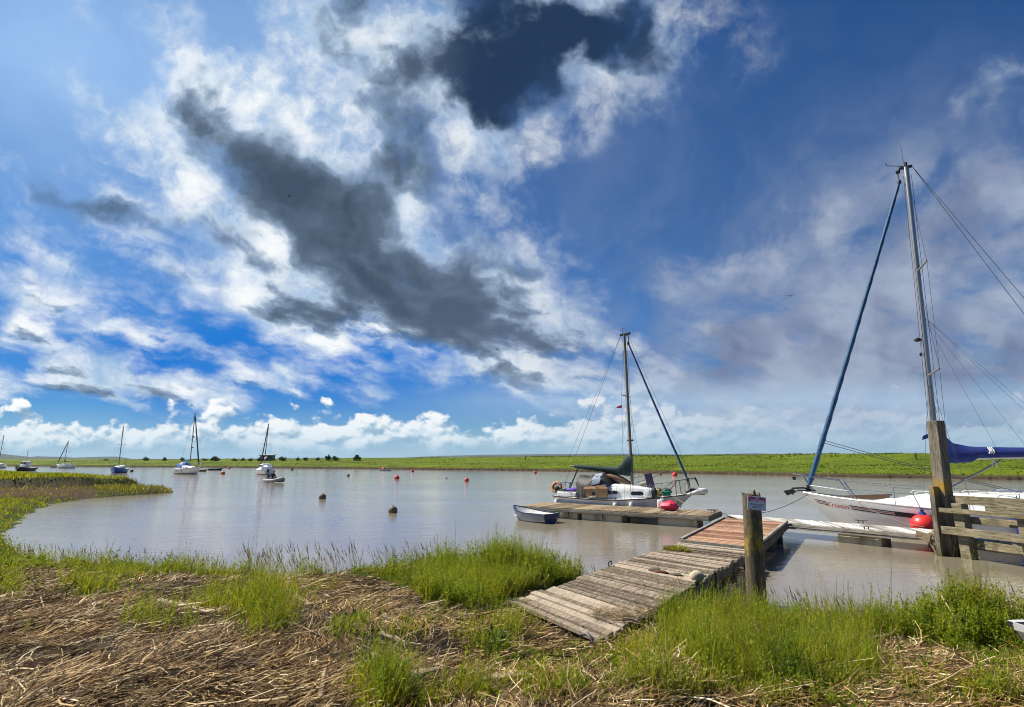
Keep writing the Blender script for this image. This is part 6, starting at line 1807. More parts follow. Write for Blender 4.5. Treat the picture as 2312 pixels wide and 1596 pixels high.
def far_boats():
    sloop('sailing_boat', WY(424, 1065, 97) * 1.0 - Vector((0, 0, WY(424, 1065, 97).z)), R(-38), 9.0, 2.9, 1.15, 9.4, 'white sloop with bright blue hood and dark furled headsail moored left of midstream', M['gel'], jib=(M['darkrope'], 0.13), extras=mid_extras, mast_at=0.05, rake=1.5)
    p = WY(597, 1065, 94); p.z = 0
    sloop('motor_sailer', p, R(128), 7.2, 2.6, 0.95, 7.9, 'white motor sailer with a wheelhouse lying behind the grey inflatable', M['gel'], cabin=False, jib=(M['darkrope'], 0.11), extras=motor_extras, mast_at=0.1, rake=4.5, cat='motor sailer')
    p = WY(268, 1066, 104); p.z = 0
    sloop('sailing_boat', p, R(-68), 6.6, 2.5, 1.0, 7.4, 'bright blue hulled sailing boat seen end on with a bare mast', M['blue'], jib=None, mast_at=0.1, rake=-3.0, cabin_h=0.5)
    p = WY(146, 1055, 160); p.z = 0
    sloop('sailing_boat', p, R(168), 6.4, 2.4, 0.95, 6.6, 'small white sailing boat with dark boom moored beyond the grassy point', M['gel'], jib=(M['darkrope'], 0.12), mast_at=0.08, rake=3.0, boom=M['dark'])
    p = WY(-3, 1054, 158); p.z = 0
    sloop('sailing_boat', p, R(-60), 8.4, 2.6, 1.0, 8.2, 'white sailing boat cut off by the photo\'s left edge', M['gel'], mast_at=0.08, rake=1.0)
    # dark motor boat
    p = WY(54, 1061, 121); p.z = 0
    t = empty('motor_boat', p, R(-75), 'dark green motor boat with a small cabin seen bow on behind the grassy point', 'motor boat')
    H = Hull(6.2, 2.6, 0.7, 0.72, 1.05, 0.3, 0.8, 0.1, 0.85)
    h = H.skin(t, M['darkgreen'], n=16, k=8); H.deck(t, M['deck'], n=12)
    mb = MB()
    for sd in (1, -1): mb.ball(H.P(0.97, 0.25, sd, 0.02), 0.16, 8, 6)
    mb.build('bow_marking', M['whiteplastic'], h)
    mb = MB(); house(mb, [(0.9, 0.5, 0.42, 0.8, 1.4), (0.3, 0.62, 0.55, 0.8, 2.05), (-1.0, 0.66, 0.6, 0.8, 2.1)]); ho = mb.build('wheelhouse', M['gel_grey'], t, smooth=35)
    MB().box((0.62, 0, 1.7), (0.12, 0.9, 0.4), Matrix.Rotation(R(-33), 3, 'Y')).build('window', M['glass'], ho)
    MB().tube([(-0.3, 0, 2.5), (-0.3, 0, 4.6)], 0.05, 6).build('mast', M['alu'], t)
    # inflatable with a person at the outboard
    p = WY(620, 1085, 60.5); p.z = 0
    t = empty('inflatable_boat', p, R(-32), 'grey inflatable dinghy under way with one person aboard', 'inflatable'); t.scale = (0.78, 0.85, 0.85)
    mb = MB()
    for sd in (1, -1): mb.tube([(-1.7, sd * 0.62, 0.30), (-1.5, sd * 0.65, 0.28), (0.6, sd * 0.66, 0.3), (1.3, sd * 0.45, 0.42), (1.75, 0, 0.55)], [0.1, 0.22, 0.23, 0.22, 0.2], 12)
    mb.build('buoyancy_tube', M['grey'], t, smooth=60)
    MB().box((-0.05, 0, 0.2), (2.9, 1.0, 0.08)).build('bottom_boards', M['dark'], t); MB().box((-1.45, 0, 0.38), (0.06, 0.95, 0.42), bev=0.01).build('transom', M['gel_grey'], t)
    mb = MB(); mb.box((-1.62, 0.05, 0.78), (0.30, 0.26, 0.42), bev=0.07); mb.box((-1.66, 0.05, 0.25), (0.14, 0.1, 0.9), bev=0.02); mb.tube([(-1.5, 0.05, 0.78), (-1.05, 0.1, 0.82)], 0.025, 6); mb.build('outboard_motor', M['dark'], t, smooth=40)
    MB().box((-0.7, 0, 0.42), (0.25, 1.1, 0.05)).build('thwart', M['gel_grey'], t)
    person(CWp(t, (-0.55, 0.05, 0.44)), R(-32))
    # tenders lying at moorings
    def tender(px, py, Y, ln, rz, mat, label):
        p = WY(px, py, Y); p.z = 0
        t = empty('tender', p, rz, label, 'tender', 'tenders lying at moorings')
        H = Hull(ln, ln * 0.42, 0.32, 0.3, 0.45, 0.1, 0.25, 0.05, 0.8); H.skin(t, mat, n=10, k=6); H.deck(t, M['whiteplastic'], drop=0.06, n=8)
        mb = MB()
        for sd in (1, -1): mb.tube([H.P(i / 8, 0, sd) for i in range(9)], 0.04, 5)
        mb.build('gunwale', M['dark'], t)
    tender(487, 1057.5, 130, 3.2, R(5), M['darkgreen'], 'dark green tender at a mooring right of the blue hooded sloop')
    tender(458, 1060, 116, 1.8, R(10), M['maroon'], 'low dark tender floating under the blue hooded sloop\'s bow')
    tender(871, 1061, 124, 2.8, R(0), M['gel'], 'flat white tender floating beside an orange buoy far out')
    tender(122, 1053, 165, 1.8, R(20), M['gel'], 'tiny pale tender afloat between the two leftmost white boats')

def CWp(t, p): return t.matrix_basis @ Vector(p)

def person(seat, hd):
    """seated figure turned to face forward, one arm back on the tiller: one skinned surface"""
    J = {'hip': (0, 0, 0.10), 'waist': (-0.02, 0, 0.28), 'chest': (0.0, 0, 0.50), 'neck': (0.02, 0, 0.64), 'chin': (0.035, 0, 0.70), 'head': (0.04, 0, 0.79), 'crown': (0.03, 0, 0.88),
         'sl': (0.0, 0.17, 0.575), 'el': (0.10, 0.25, 0.33), 'hl': (0.30, 0.20, 0.26), 'fl': (0.38, 0.18, 0.25), 'sr': (0.0, -0.17, 0.575), 'er': (-0.18, -0.25, 0.38), 'hr': (-0.38, -0.10, 0.38), 'fr': (-0.46, -0.06, 0.38),
         'tl': (0.02, 0.10, 0.09), 'kl': (0.42, 0.14, 0.20), 'al': (0.46, 0.14, -0.18), 'tol': (0.60, 0.15, -0.20), 'tr': (0.02, -0.10, 0.09), 'kr': (0.42, -0.14, 0.20), 'ar': (0.46, -0.14, -0.18), 'tor': (0.60, -0.15, -0.20)}
    E_ = [('hip', 'waist'), ('waist', 'chest'), ('chest', 'neck'), ('neck', 'chin'), ('chin', 'head'), ('head', 'crown'), ('chest', 'sl'), ('sl', 'el'), ('el', 'hl'), ('hl', 'fl'), ('chest', 'sr'), ('sr', 'er'), ('er', 'hr'), ('hr', 'fr'), ('hip', 'tl'), ('tl', 'kl'), ('kl', 'al'), ('al', 'tol'), ('hip', 'tr'), ('tr', 'kr'), ('kr', 'ar'), ('ar', 'tor')]
    rad = {'hip': 0.15, 'waist': 0.145, 'chest': 0.165, 'neck': 0.06, 'chin': 0.07, 'head': 0.1, 'crown': 0.075, 'sl': 0.085, 'el': 0.06, 'hl': 0.045, 'fl': 0.035, 'sr': 0.085, 'er': 0.06, 'hr': 0.045, 'fr': 0.035, 'tl': 0.1, 'kl': 0.075, 'al': 0.05, 'tol': 0.045, 'tr': 0.1, 'kr': 0.075, 'ar': 0.05, 'tor': 0.045}
    ks = list(J); me = bpy.data.meshes.new('person'); me.from_pydata([J[k] for k in ks], [(ks.index(a), ks.index(b)) for a, b in E_], [])
    o = bpy.data.objects.new('person', me); COL.objects.link(o)
    sk = o.modifiers.new('skin', 'SKIN'); sk.use_smooth_shade = True
    for k, sv in zip(ks, me.skin_vertices[0].data): sv.radius = (rad[k], rad[k]); sv.use_root = (k == 'hip')
    o.modifiers.new('sub', 'SUBSURF').levels = 1
    dg = bpy.context.evaluated_depsgraph_get(); m2 = bpy.data.meshes.new_from_object(o.evaluated_get(dg)); o.modifiers.clear(); o.data = m2
    m2.name = 'person'
    skin = m_plain('skin', (0.42, 0.24, 0.17), 0.55); coat = m_plain('dark blue jacket', (0.012, 0.02, 0.05), 0.75, bmp=0.4); trs = m_plain('dark trousers', (0.02, 0.022, 0.028), 0.8)
    m2.materials.clear()
    for q in (skin, coat, trs): m2.materials.append(q)
    for p in m2.polygons:
        c = p.center
        hand = (c.x > 0.27 and 0.21 < c.z < 0.33 and c.y > 0.12 and c.x < 0.45 and c.z > 0.23) or (c.x < -0.36)
        p.material_index = 0 if (c.z > 0.65 or hand) else (2 if (c.z < 0.2 or (c.x > 0.2 and c.z < 0.29)) else 1)
    o.location = seat; o.rotation_euler = (0, 0, hd)
    tag(o, 'person in a dark blue jacket sitting in the grey inflatable', 'person')
    MB().ball((0.02, 0, 0.83), 0.105, 14, 8, squash=(1.05, 0.95, 0.85)).build('cap', M['navy'], o, smooth=60)
    mb = MB(); mb.ball((0.145, 0, 0.765), 0.018, 8, 5)
    for s in (1, -1): mb.ball((0.04, s * 0.1, 0.78), 0.025, 8, 5, squash=(0.8, 0.5, 1.2))
    mb.build('face', skin, o, smooth=60)

def buoys():
    def buoy(px, py, r, mat, label, group, sq=1.0, Y=None, top=True):
        p = W(px, py, 0.0) if Y is None else WY(px, py, Y)
        p.z = r * 0.45 * sq
        t = empty('mooring_buoy', p, random.uniform(0, 6), label, 'buoy', group)
        MB().ball((0, 0, 0), r, 24, 14, squash=(1, 1, sq), wob=0.012).build('float', mat, t, smooth=60)
        if top:
            Mv = Matrix.Rotation(R(90), 3, 'X'); MB().torus((0, 0, r * sq * 1.0), r * 0.16, r * 0.05, 12, 6, M=Mv).build('ring', m_rust, t, smooth=60)
    G = 'small mooring buoys across the river'
    g2 = 'large brown mooring buoys'
    buoy(727.5, 1126, 0.235, M['brownbuoy'], 'large brown ball buoy afloat left of the other brown buoy', g2)
    buoy(886.5, 1157.5, 0.225, M['brownbuoy'], 'large brown ball buoy afloat nearer the grassy shore', g2)
    for px, py, r, mt, lab in [
        (503, 1070, 0.36, 'orangebuoy', 'rusty red buoy between the blue hooded sloop and the motor sailer'),
        (517, 1058, 0.36, 'orangebuoy', 'small orange buoy close under the far bank left of the motor sailer'),
        (659, 1061, 0.32, 'maroon', 'small dark buoy right of the white motor sailer'),
        (297, 1064.5, 0.33, 'maroon', 'dark buoy with a pale top right of the blue hulled boat'),
        (786, 1074.5, 0.22, 'dark', 'small black buoy midstream above the large brown buoys'),
        (866, 1061.5, 0.50, 'orangebuoy', 'orange ball buoy beside a flat white tender far out'),
        (895.5, 1081, 0.34, 'redbuoy', 'red buoy standing up midstream above the right brown buoy'),
        (931, 1064.5, 0.34, 'redbuoy', 'small red buoy near the far bank right of a white tender'),
        (1053, 1086, 0.28, 'redbuoy', 'red buoy midstream well left of the old sloop'),
        (1208, 1068.5, 0.30, 'redbuoy', 'small red buoy near the far bank just left of the old sloop'),
        (1523, 1074, 0.40, 'redbuoy', 'bright red buoy seen past the old sloop\'s furled headsail'),
        (1491, 1073, 0.16, 'darkgreen', 'tiny dark green float left of the bright red buoy'),
        (1008, 1080, 0.12, 'dark', 'tiny dark float low in the water left of midstream red buoy'),
        (708, 1133, 0.0, 'dark', '')]:
        if r > 0: buoy(px, py, r, M[mt], lab, G, 0.95, top=r > 0.25)

m_tree = m_leaf('dark tree leaves', [(0.0, (0.012, 0.022, 0.006)), (0.6, (0.03, 0.05, 0.012)), (1.0, (0.06, 0.085, 0.02))], trans=0.3)
m_bark = m_wood('tree bark', (0.05, 0.04, 0.03), (0.12, 0.1, 0.08), grain=(8, 8, 1))
def far_trees():
    # survey px, skyline py of the top, ground distance, width in survey px
    spots = [(486, 1030.5, 150, 20), (463, 1034.5, 152, 14), (330, 1031.5, 165, 13), (372, 1032, 165, 9), (412, 1032, 165, 8), (565, 1034, 150, 10), (530, 1034.5, 150, 12), (638, 1030.5, 145, 17), (672, 1031.5, 145, 9), (690, 1031.5, 143, 10), (717, 1032, 143, 10),
             (741, 1026.8, 138, 12), (757, 1029.5, 138, 15), (806, 1027, 134, 18), (585, 1033, 165, 10), (1186, 1024.5, 118, 4), (2065, 1017, 90, 6), (548, 1034, 165, 9), (240, 1036, 172, 12)]
    names = ['rounded dark bush on the far bank skyline', 'low dark bush on the far bank skyline', 'spreading dark tree on the far bank skyline']
    where = ['right of the blue hooded sloop\'s mast', 'left of the blue hooded sloop\'s mast', 'third of four left of the blue hooded sloop', 'second of four left of the blue hooded sloop', 'nearest the blue hooded sloop among four', 'just left of the motor sailer', 'between two masts left of the grey shed', 'first right of the grey shed', 'second right of the grey shed', 'third right of the grey shed', 'left of the flat topped pair', 'left one of the pair above the left brown buoy', 'squat one leaning on a taller tree', 'standing alone above the gap between the brown buoys', 'behind the grey shed', 'thin one like a post above midstream', 'beside the tall square pile', 'left of the grey shed', 'above the blue hulled boat']
    for (px, py, Y, wpx), wh in zip(spots, where):
        ys = np.linspace(60, 320, 521); xs = (px - CX) / F * ys * math.cos(TH) * 1.02
        z, s, f = height(xs, ys); k = int(np.argmax(f > 40)); Y = float(ys[k])
        p = WY(px, py, Y); z, s, f = height(np.array([p.x]), np.array([p.y])); w = wpx * Y / F
        g = float(z[0]); h = min(4.0, max(0.9, p.z - g + 0.15)); p.z = p.z - h
        t = empty('tree', p, 0, ('dark bush ' if h < 1.6 else 'dark tree ') + wh, 'tree' if h >= 1.6 else 'bush', 'trees along the far bank')
        n = int(170 * min(3.0, max(0.6, w / 1.6)))
        c = rng.normal(0, 1, (n, 3)); c /= np.linalg.norm(c, axis=1, keepdims=True); c *= rng.random((n, 1)) ** 0.4
        c[:, 0] *= w / 2; c[:, 1] *= min(w, 4) / 2; c[:, 2] = c[:, 2] * h * 0.44 + h * 0.5
        c[:, 2] += 0.16 * h * np.sin(c[:, 0] * 9 / w + px) - 0.1 * h * np.abs(c[:, 0]) / w
        out = rng.normal(0, 1, (n, 3)); out /= np.linalg.norm(out, axis=1, keepdims=True); up = np.cross(out, rng.normal(0, 1, (n, 3))); up /= np.linalg.norm(up, axis=1, keepdims=True)
        v, q = leaf_set(c, out, up, np.full(n, min(h, w) * 0.22), np.full(n, min(h, w) * 0.19))
        o = fast_mesh('crown', v, q, m_tree, smooth=False); o.parent = t
        mb = MB(); mb.tube([(0, 0, -0.2), (0.05, 0, h * 0.4), (0, 0.05, h * 0.75)], [h * 0.05, h * 0.035, 0.02], 6); mb.tube([(0.03, 0, h * 0.3), (w * 0.22, 0, h * 0.6)], [h * 0.025, 0.02], 5); mb.tube([(0.03, 0, h * 0.3), (-w * 0.22, 0.05, h * 0.62)], [h * 0.025, 0.02], 5)
        mb.build('trunk', m_bark, t, smooth=60)

def shed():
    p = WY(604, 1034, 215)
    t = empty('shed', (p.x, p.y, p.z - 1.4), 0.1, 'grey flat roofed shed standing above the far bank', 'shed')
    mg = m_plain('grey cladding', (0.16, 0.16, 0.155), 0.8, dirt_amt=0.5); mr = m_plain('pale roof sheet', (0.36, 0.37, 0.37), 0.6)
    MB().box((0, 0, 1.2), (4.4, 4.0, 2.6)).build('wall', mg, t); mb = MB(); mb.box((0, -0.2, 2.6), (5.0, 5.0, 0.28), Matrix.Rotation(R(3), 3, 'X')).build('roof', mr, t)
    MB().box((-1.2, -2.02, 1.3), (1.2, 0.06, 2.1)).build('door', M['dark'], t); MB().box((1.5, -2.02, 1.8), (1.6, 0.06, 0.9)).build('window', M['glass'], t)

def hills():
    m, nt, b = new_mat('far wooded hill'); P = geo(nt, 'Position')
    n = noise(nt, P, 0.012, 8.0, 0.7)
    nt.links.new(ramp(nt, n, [(0.35, (0.012, 0.02, 0.010)), (0.55, (0.025, 0.038, 0.016)), (0.75, (0.05, 0.06, 0.025))]).s, b.inputs['Base Color']); b.inputs['Roughness'].default_value = 1.0
    def ridge(name, prof, Y, depth, label):
        # profile of (survey px, survey py of the skyline)
        xs = np.linspace(prof[0][0], prof[-1][0], 160)
        tops = np.interp(xs, [q[0] for q in prof], [q[1] for q in prof])
        rows = []
        K = 9
        for k in range(K):
            q = k / (K - 1); hh = math.sin(min(1, q * 1.25) * PI / 2) if q <= 0.8 else math.cos((q - 0.8) / 0.2 * PI / 2)
            row = []
            for x, ty in zip(xs, tops):
                yy = Y + depth * (q - 0.8); w = WY(x, ty, Y)
                hz = (w.z) * hh * (1 + 0.1 * (fbm(np.array([x * 0.05 + k]), np.array([k * 0.7]), 3)[0] - 0.5))
                row.append(((w.x / Y) * yy, yy, hz - 1.0))
            rows.append(row)
        V = np.array(rows).reshape(-1, 3); N = len(xs)
        i = np.arange(K - 1)[:, None] * N; j = np.arange(N - 1)[None, :]
        Q = np.stack([i + j, i + j + 1, i + N + j + 1, i + N + j], -1).reshape(-1, 4)
        o = fast_mesh(name, V, Q, m); tag(o, label, kind='structure')
    ridge('hills', [(-500, 1012), (-200, 1020), (0, 1023.5), (30, 1027), (70, 1031), (85, 1029.5), (130, 1030.5), (170, 1032.5), (230, 1030.5), (262, 1030), (290, 1034), (305, 1038), (330, 1042)], 2600, 900, 'wooded hill on the horizon at the far left')
    ridge('hills', [(850, 1037), (960, 1030), (1080, 1026.5), (1160, 1025.5), (1230, 1025), (1400, 1024), (1560, 1026), (1700, 1023), (1800, 1025), (1950, 1028), (2100, 1033)], 5200, 1500, 'pale blue range of hills low on the horizon')
    ridge('hills', [(-400, 1033), (0, 1037), (40, 1037), (70, 1039.5), (76, 1042)], 420, 60, 'dark wood edge at the far left below the hill')

def birds():
    for px, py, Y, s, rz, lab in ((653, 444, 60, 0.55, 0.4, 'tiny dark bird flying in front of the large grey cloud'), (1123, 790, 70, 0.5, -0.6, 'tiny dark bird flying below the grey cloud\'s right end'), (1783, 669, 55, 0.5, 1.0, 'tiny dark bird flying against the grey cloud at right'), (433, 916, 95, 0.55, 0.2, 'tiny dark bird hovering just left of the blue hooded sloop\'s masthead')):
        t = WY(px, py, Y); mb = MB()
        mb.tube([(-0.5 * s, 0, 0), (-0.25 * s, 0, 0.02), (0.1 * s, 0, 0.03), (0.3 * s, 0, 0.02), (0.4 * s, 0, 0.0)], [0.03 * s, 0.08 * s, 0.1 * s, 0.06 * s, 0.015 * s], 8)
        for sd in (1, -1): mb.prism([(0.16 * s, 0), (0.2 * s, sd * 0.4 * s), (-0.05 * s, sd * 0.95 * s), (-0.02 * s, sd * 0.4 * s), (-0.1 * s, 0)], 0.02, Matrix.Rotation(R(22 * sd), 3, 'X'), (0, 0, 0.04))
        o = mb.build('bird', M['dark'], smooth=50); o.location = t; o.rotation_euler = (0, 0, rz); tag(o, lab, 'bird', 'birds in the sky')

far_boats(); buoys(); far_trees(); shed(); hills(); birds()

def air():
    m = bpy.data.materials.new('hazy air'); m.use_nodes = True; nt = m.node_tree; nt.nodes.clear()
    out = nt.nodes.new('ShaderNodeOutputMaterial'); v = nt.nodes.new('ShaderNodeVolumePrincipled')
    v.inputs['Color'].default_value = (0.62, 0.80, 1.0, 1); v.inputs['Density'].default_value = 5.5e-5; v.inputs['Anisotropy'].default_value = 0.2
    nt.links.new(v.outputs[0], out.inputs['Volume'])
    o = MB().box((0, 3400, 29), (11000, 7600, 64)).build('haze', m); tag(o, 'thin bluish haze over the far bank and hills', kind='stuff')
air()
# ------------------------------------------------------------------ driftwood and other things washed up on the near shore
m_drift = m_wood('bleached driftwood', (0.19, 0.14, 0.085), (0.46, 0.37, 0.25), grain=(1, 11, 11), scale=2.6, island=0.3, bmp=0.9, moss=(0.12, 0.08, 0.05), moss_amt=0.4)
m_stick = m_wood('brown driftwood branch', (0.20, 0.13, 0.075), (0.42, 0.31, 0.20), grain=(2, 9, 9), scale=3.0, island=0.2, bmp=0.8)
def gz(p):
    z, s, f = height(np.array([p.x]), np.array([p.y])); return float(z[0])
def on_ground(px, py):
    z = 0.7
    for _ in range(6):
        p = W(px, py, z); z = gz(p)
    return Vector((p.x, p.y, z))

def driftwood():
    G = 'driftwood boards on the shore'
    for x0, y0, x1, y1, w, h, lift, lab in (
        (612, 1352, 682, 1392, 0.16, 0.05, 0.06, 'broad bleached board lying end up beside the grass tuft'),
        (640, 1343, 700, 1380, 0.07, 0.05, 0.09, 'narrow bleached board resting against a broader one'),
        (352, 1362, 480, 1390, 0.10, 0.03, 0.05, 'long pale board half buried in reeds at the left'),
        (733, 1352, 775, 1387, 0.05, 0.04, 0.06, 'slim pale batten slanting among reeds left of a grass tuft'),
        (655, 1311, 735, 1314, 0.16, 0.03, 0.05, 'pale flat board lying near the water\'s edge'),
        (865, 1403, 925, 1425, 0.07, 0.04, 0.05, 'short pale batten below the yellowish weeds'),
        (855, 1437, 915, 1462, 0.06, 0.03, 0.05, 'pale splintered batten above the black wrack'),
        (835, 1493, 905, 1540, 0.09, 0.04, 0.06, 'pale board sloping into the hollow near the leafy plant'),
        (905, 1548, 1000, 1520, 0.12, 0.07, 0.05, 'thick brown board bridging the hollow in the reeds'),
        (1085, 1553, 1190, 1535, 0.10, 0.04, 0.06, 'brown board lying in the reeds at bottom centre'),
        (1960, 1418, 2075, 1395, 0.05, 0.03, 0.2, 'dark thin plank lying across the weeds on the right hump')):
        a, b = on_ground(x0, y0), on_ground(x1, y1); c = (a + b) / 2; d = b - a
        o = MB().beam(a - c + Vector((0, 0, lift)), b - c + Vector((0, 0, lift * 0.7)), w, h, bev=0.006).build('driftwood_board', m_drift); o.location = c; tag(o, lab, 'driftwood', G)
    G = 'driftwood branches on the shore'
    def branch(pts, r, lab, mat=m_stick):
        P = [on_ground(x, y) + Vector((0, 0, r * 1.2 + dz)) for x, y, dz in pts]; o0 = P[0].copy()
        rr = [r * (1 - 0.45 * i / (len(P) - 1)) for i in range(len(P))]
        Q, q2 = [], []
        for i in range(len(P) - 1):
            for k in range(4):
                u = k / 4; Q.append(P[i].lerp(P[i + 1], u) - o0 + Vector((0, 0, r * 0.4 * math.sin(7 * (i + u))))); q2.append((rr[i] + (rr[i + 1] - rr[i]) * u) * (1 + 0.1 * math.sin(11 * (i + u))))
        Q.append(P[-1] - o0); q2.append(rr[-1] * 0.7)
        o = MB().tube(Q, q2, 9).build('driftwood_branch', mat, smooth=60); o.location = o0; tag(o, lab, 'branch', G)
    branch([(-40, 1528, 0.03), (40, 1560, 0.03), (90, 1586, 0.02), (150, 1620, 0.02)], 0.024, 'thick grey brown branch lying in the bottom left corner')
    branch([(420, 1572, 0.03), (520, 1546, 0.03), (600, 1532, 0.03), (690, 1520, 0.03), (770, 1510, 0.02)], 0.011, 'long thin branch lying across the reeds at bottom left')
    branch([(722, 1596, 0.02), (728, 1560, 0.05), (734, 1540, 0.10)], 0.024, 'short pale upright stick at the bottom edge', m_drift)
    branch([(1372, 1430, 0.10), (1420, 1430, 0.12), (1455, 1436, 0.12), (1472, 1450, 0.05)], 0.009, 'pale curved stick at the gangway\'s near right corner', m_drift)
    branch([(2105, 1392, 0.25), (2135, 1420, 0.22), (2160, 1440, 0.16), (2178, 1462, 0.08)], 0.012, 'pale broken reed stem on the right grassy hump', m_drift)
    branch([(90, 1352, 0.02), (96, 1372, 0.03), (100, 1388, 0.05)], 0.011, 'small pale stick standing in the reeds at the left', m_drift)
    branch([(400, 1462, 0.03), (455, 1436, 0.04), (480, 1405, 0.06)], 0.007, 'thin pale reed cane slanting upright at the left', m_drift)
    branch([(890, 1462, 0.02), (940, 1490, 0.03), (975, 1512, 0.04)], 0.010, 'pale stick lying beside the black wrack', m_drift)
    branch([(1865, 1540, 0.05), (1900, 1556, 0.04), (1945, 1592, 0.03)], 0.008, 'thin pale cane in the grass at bottom right', m_drift)
    # pale foam log, white stones, litter
    p = on_ground(898, 1357); o = MB().tube([(-0.09, 0, 0.03), (-0.08, 0, 0.035), (0.07, 0.02, 0.035), (0.09, 0.02, 0.03)], [0.015, 0.032, 0.03, 0.016], 10).build('foam_float', M['rope'], smooth=60); o.location = p; o.rotation_euler = (0, 0, 0.2); tag(o, 'pale cylindrical foam float lying in the reeds beside green weeds', 'float')
    for px, py, s, lab in ((418, 1291, 0.05, 'white lump of litter by the grassy water\'s edge'), (1942, 1586, 0.03, 'white scrap of litter at the bottom edge of the reeds')):
        p = on_ground(px, py); o = MB().ball((0, 0, s * 0.5), s, 12, 7, squash=(1.2, 0.9, 0.7), wob=0.15).build('white_litter', M['whiteplastic'], smooth=60); o.location = p; tag(o, lab, 'litter')
    # low black stump at the water's edge
    p = on_ground(762, 1285); o = MB().tube([(0, 0, -0.05), (0, 0, 0.1), (0.03, 0, 0.22), (0.0, 0.01, 0.26)], [0.09, 0.08, 0.06, 0.03], 9).build('stump', M['dark'], smooth=50); o.location = p; tag(o, 'small black stump at the water\'s edge among grass', 'stump')

def beached_boat():
    p = on_ground(2262, 1502)
    t = empty('beached_dinghy', p + Vector((1.36, -0.28, -0.1)), R(172), 'stained white dinghy pulled up on the bank at the right edge', 'dinghy')
    ms = m_plain('stained white hull', (0.62, 0.58, 0.47), 0.45, dirt=(0.09, 0.05, 0.045), dirt_amt=0.95, scale=2.4, streak=(1, 1, 0.25))
    H = Hull(2.6, 1.25, 0.42, 0.42, 0.55, 0.1, 0.3, 0.05, 0.8); H.skin(t, ms, n=18, k=8)
    H2 = Hull(2.45, 1.12, 0.40, 0.40, 0.53, 0.0, 0.3, 0.05, 0.8); H2.skin(t, ms, 'lining', n=18, k=8)
    mb = MB()
    for sd in (1, -1):
        rows = [[H.P(i / 20, 0, sd) + Vector((0, sd * 0.03, -0.05)), H.P(i / 20, 0, sd) + Vector((0, sd * 0.03, 0.02)), H.P(i / 20, 0, sd) + Vector((0, -sd * 0.05, 0.02))] for i in range(21)]
        mb.loft(rows)
    mb.build('gunwale', M['gel_grey'], t, smooth=40)
    mb = MB(); mb.box((0.2, 0, 0.3), (0.25, 1.0, 0.03)); mb.build('thwart', M['gel_grey'], t)

def litter_dark():
    """black rotted weed lying in the hollows"""
    n = 5200
    C_ = [(230, 1472, 60, 14), (420, 1478, 70, 26), (505, 1518, 60, 14), (700, 1375, 30, 30), (890, 1468, 80, 24), (960, 1455, 80, 30), (1000, 1545, 110, 22), (2010, 1440, 60, 24), (2060, 1480, 40, 24), (1385, 1418, 40, 12), (150, 1590, 90, 12), (880, 1340, 60, 10), (1120, 1310, 60, 12), (550, 1400, 40, 20)]
    P = []
    for px, py, rx, ry in C_:
        for _ in range(int(n * rx * ry / 22000)):
            a, r = random.uniform(0, 6.28), math.sqrt(random.random()); P.append((px + rx * r * math.cos(a), py + ry * r * math.sin(a)))
    P = np.array(P); zz = np.full(len(P), 0.7)
    for _ in range(5):
        xr = (P[:, 0] - CX) / F; yr = (CY - P[:, 1]) / F
        d1 = math.cos(TH) - yr * math.sin(TH); d2 = math.sin(TH) + yr * math.cos(TH); tt = (zz - EYE) / d2
        zz = height(xr * tt, d1 * tt)[0]
    pts = np.stack([xr * tt, d1 * tt, zz], -1); n = len(pts)
    pts[:, 2] += rng.random(n) * 0.05 + 0.015
    v, q = blades(pts, rng.uniform(0.0, 0.05, n), rng.uniform(0.006, 0.016, n), rng.uniform(0.05, 0.2, n), rng.uniform(0, 6.28, n), 2, 0.4)
    mk = m_leaf('black rotted weed', [(0, (0.006, 0.005, 0.005)), (0.8, (0.03, 0.026, 0.024)), (1, (0.1, 0.08, 0.06))], trans=0.0)
    o = fast_mesh('seaweed', v, q, mk); tag(o, 'black rotted weed lying in patches among the reeds', kind='stuff')

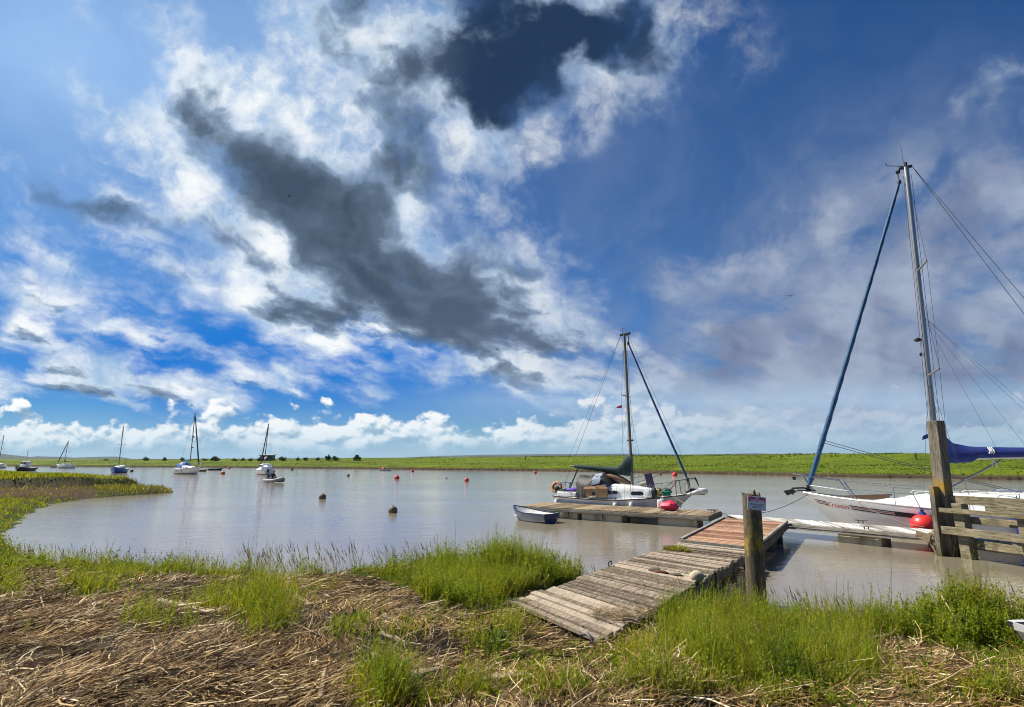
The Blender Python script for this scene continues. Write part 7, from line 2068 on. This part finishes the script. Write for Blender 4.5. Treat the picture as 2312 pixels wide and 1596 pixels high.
def broad_leaves():
    """rosettes of broad dock-like leaves by the hollow and in the grass"""
    ml = m_leaf('broad green leaves', [(0, (0.03, 0.075, 0.03)), (0.6, (0.07, 0.14, 0.035)), (1, (0.14, 0.2, 0.05))], trans=0.35)
    for px, py, n, s, lab in ((868, 1560, 60, 0.24, 'leafy dock plant beside the hollow in the reeds'), (905, 1585, 40, 0.2, 'leafy dock plant at the bottom edge right of another'), (1120, 1470, 46, 0.18, 'pale leafy weed in the reeds below the gangway'), (795, 1415, 40, 0.14, 'leafy weed tuft left of the gangway between driftwood battens'), (610, 1385, 40, 0.16, 'leafy weed tuft beside the broad bleached board'), (2090, 1412, 60, 0.2, 'leafy weed on top of the right grassy hump'), (1880, 1500, 30, 0.15, 'leafy weed in the grass right of the sign post')):
        p = on_ground(px, py)
        a = rng.uniform(0, 2 * PI, n); el = rng.uniform(0.35, 1.35, n); r = rng.random(n) ** 0.6
        base = np.stack([np.cos(a) * r * s * 0.8, np.sin(a) * r * s * 0.6, rng.random(n) * s * 0.9], -1)
        out = np.stack([np.cos(a) * np.cos(el), np.sin(a) * np.cos(el), np.sin(el)], -1); up = np.stack([-np.cos(a) * np.sin(el), -np.sin(a) * np.sin(el), np.cos(el)], -1)
        L = rng.uniform(0.25, 0.6, n) * s; base += rng.normal(0, 0.004, base.shape)
        v, q = leaf_set(base, out, up, L, L * rng.uniform(0.28, 0.45, n))
        v2, q2 = blades(base * [0.3, 0.3, 0.0], base[:, 2] + 0.02, np.full(n, 0.008), np.hypot(base[:, 0], base[:, 1]) * 0.7, a, 2, 0.5)
        t = empty('leafy_plant', p, 0, lab, 'plant', 'leafy plants on the shore')
        o = fast_mesh('foliage', v, q, ml, smooth=False); o.parent = t
        o = fast_mesh('stem', v2, q2, m_herb); o.parent = t
driftwood(); beached_boat(); litter_dark(); broad_leaves()
# ------------------------------------------------------------------ light, camera, render settings
def finish():
    build_sky()
    s = bpy.data.lights.new('sun', 'SUN'); s.energy = 5.0; s.angle = R(0.53); s.color = (1.0, 0.92, 0.78)
    so = bpy.data.objects.new('sun', s); COL.objects.link(so)
    dirv = Vector((math.sin(SUN_AZ) * math.cos(SUN_EL), math.cos(SUN_AZ) * math.cos(SUN_EL), math.sin(SUN_EL)))
    so.rotation_euler = dirv.to_track_quat('Z', 'Y').to_euler()
    so.location = (-20, 10, 30)
    cam = bpy.data.cameras.new('camera'); cam.sensor_width = 36.0; cam.lens = 36.0 * F / 2311.0
    cam.clip_start = 0.1; cam.clip_end = 20000.0
    co = bpy.data.objects.new('camera', cam); COL.objects.link(co)
    co.location = (0, 0, EYE); co.rotation_euler = (PI / 2 + TH, 0, 0)
    scene.camera = co
    vs = scene.view_settings
    vs.view_transform = 'Standard'; vs.look = 'None'; vs.exposure = 0.6; vs.gamma = 1.0; vs.use_curve_mapping = False
    c = scene.cycles
    c.max_bounces = 6; c.diffuse_bounces = 3; c.glossy_bounces = 3; c.transmission_bounces = 4; c.transparent_max_bounces = 8; c.volume_bounces = 0
    c.caustics_reflective = False; c.caustics_refractive = False
    c.filter_width = 1.05
    c.use_denoising = True
    c.denoising_input_passes = 'RGB_ALBEDO_NORMAL'; c.denoising_prefilter = 'ACCURATE'
    try: c.denoiser = 'OPENIMAGEDENOISE'
    except Exception: pass
    c.sample_clamp_indirect = 6.0
finish()
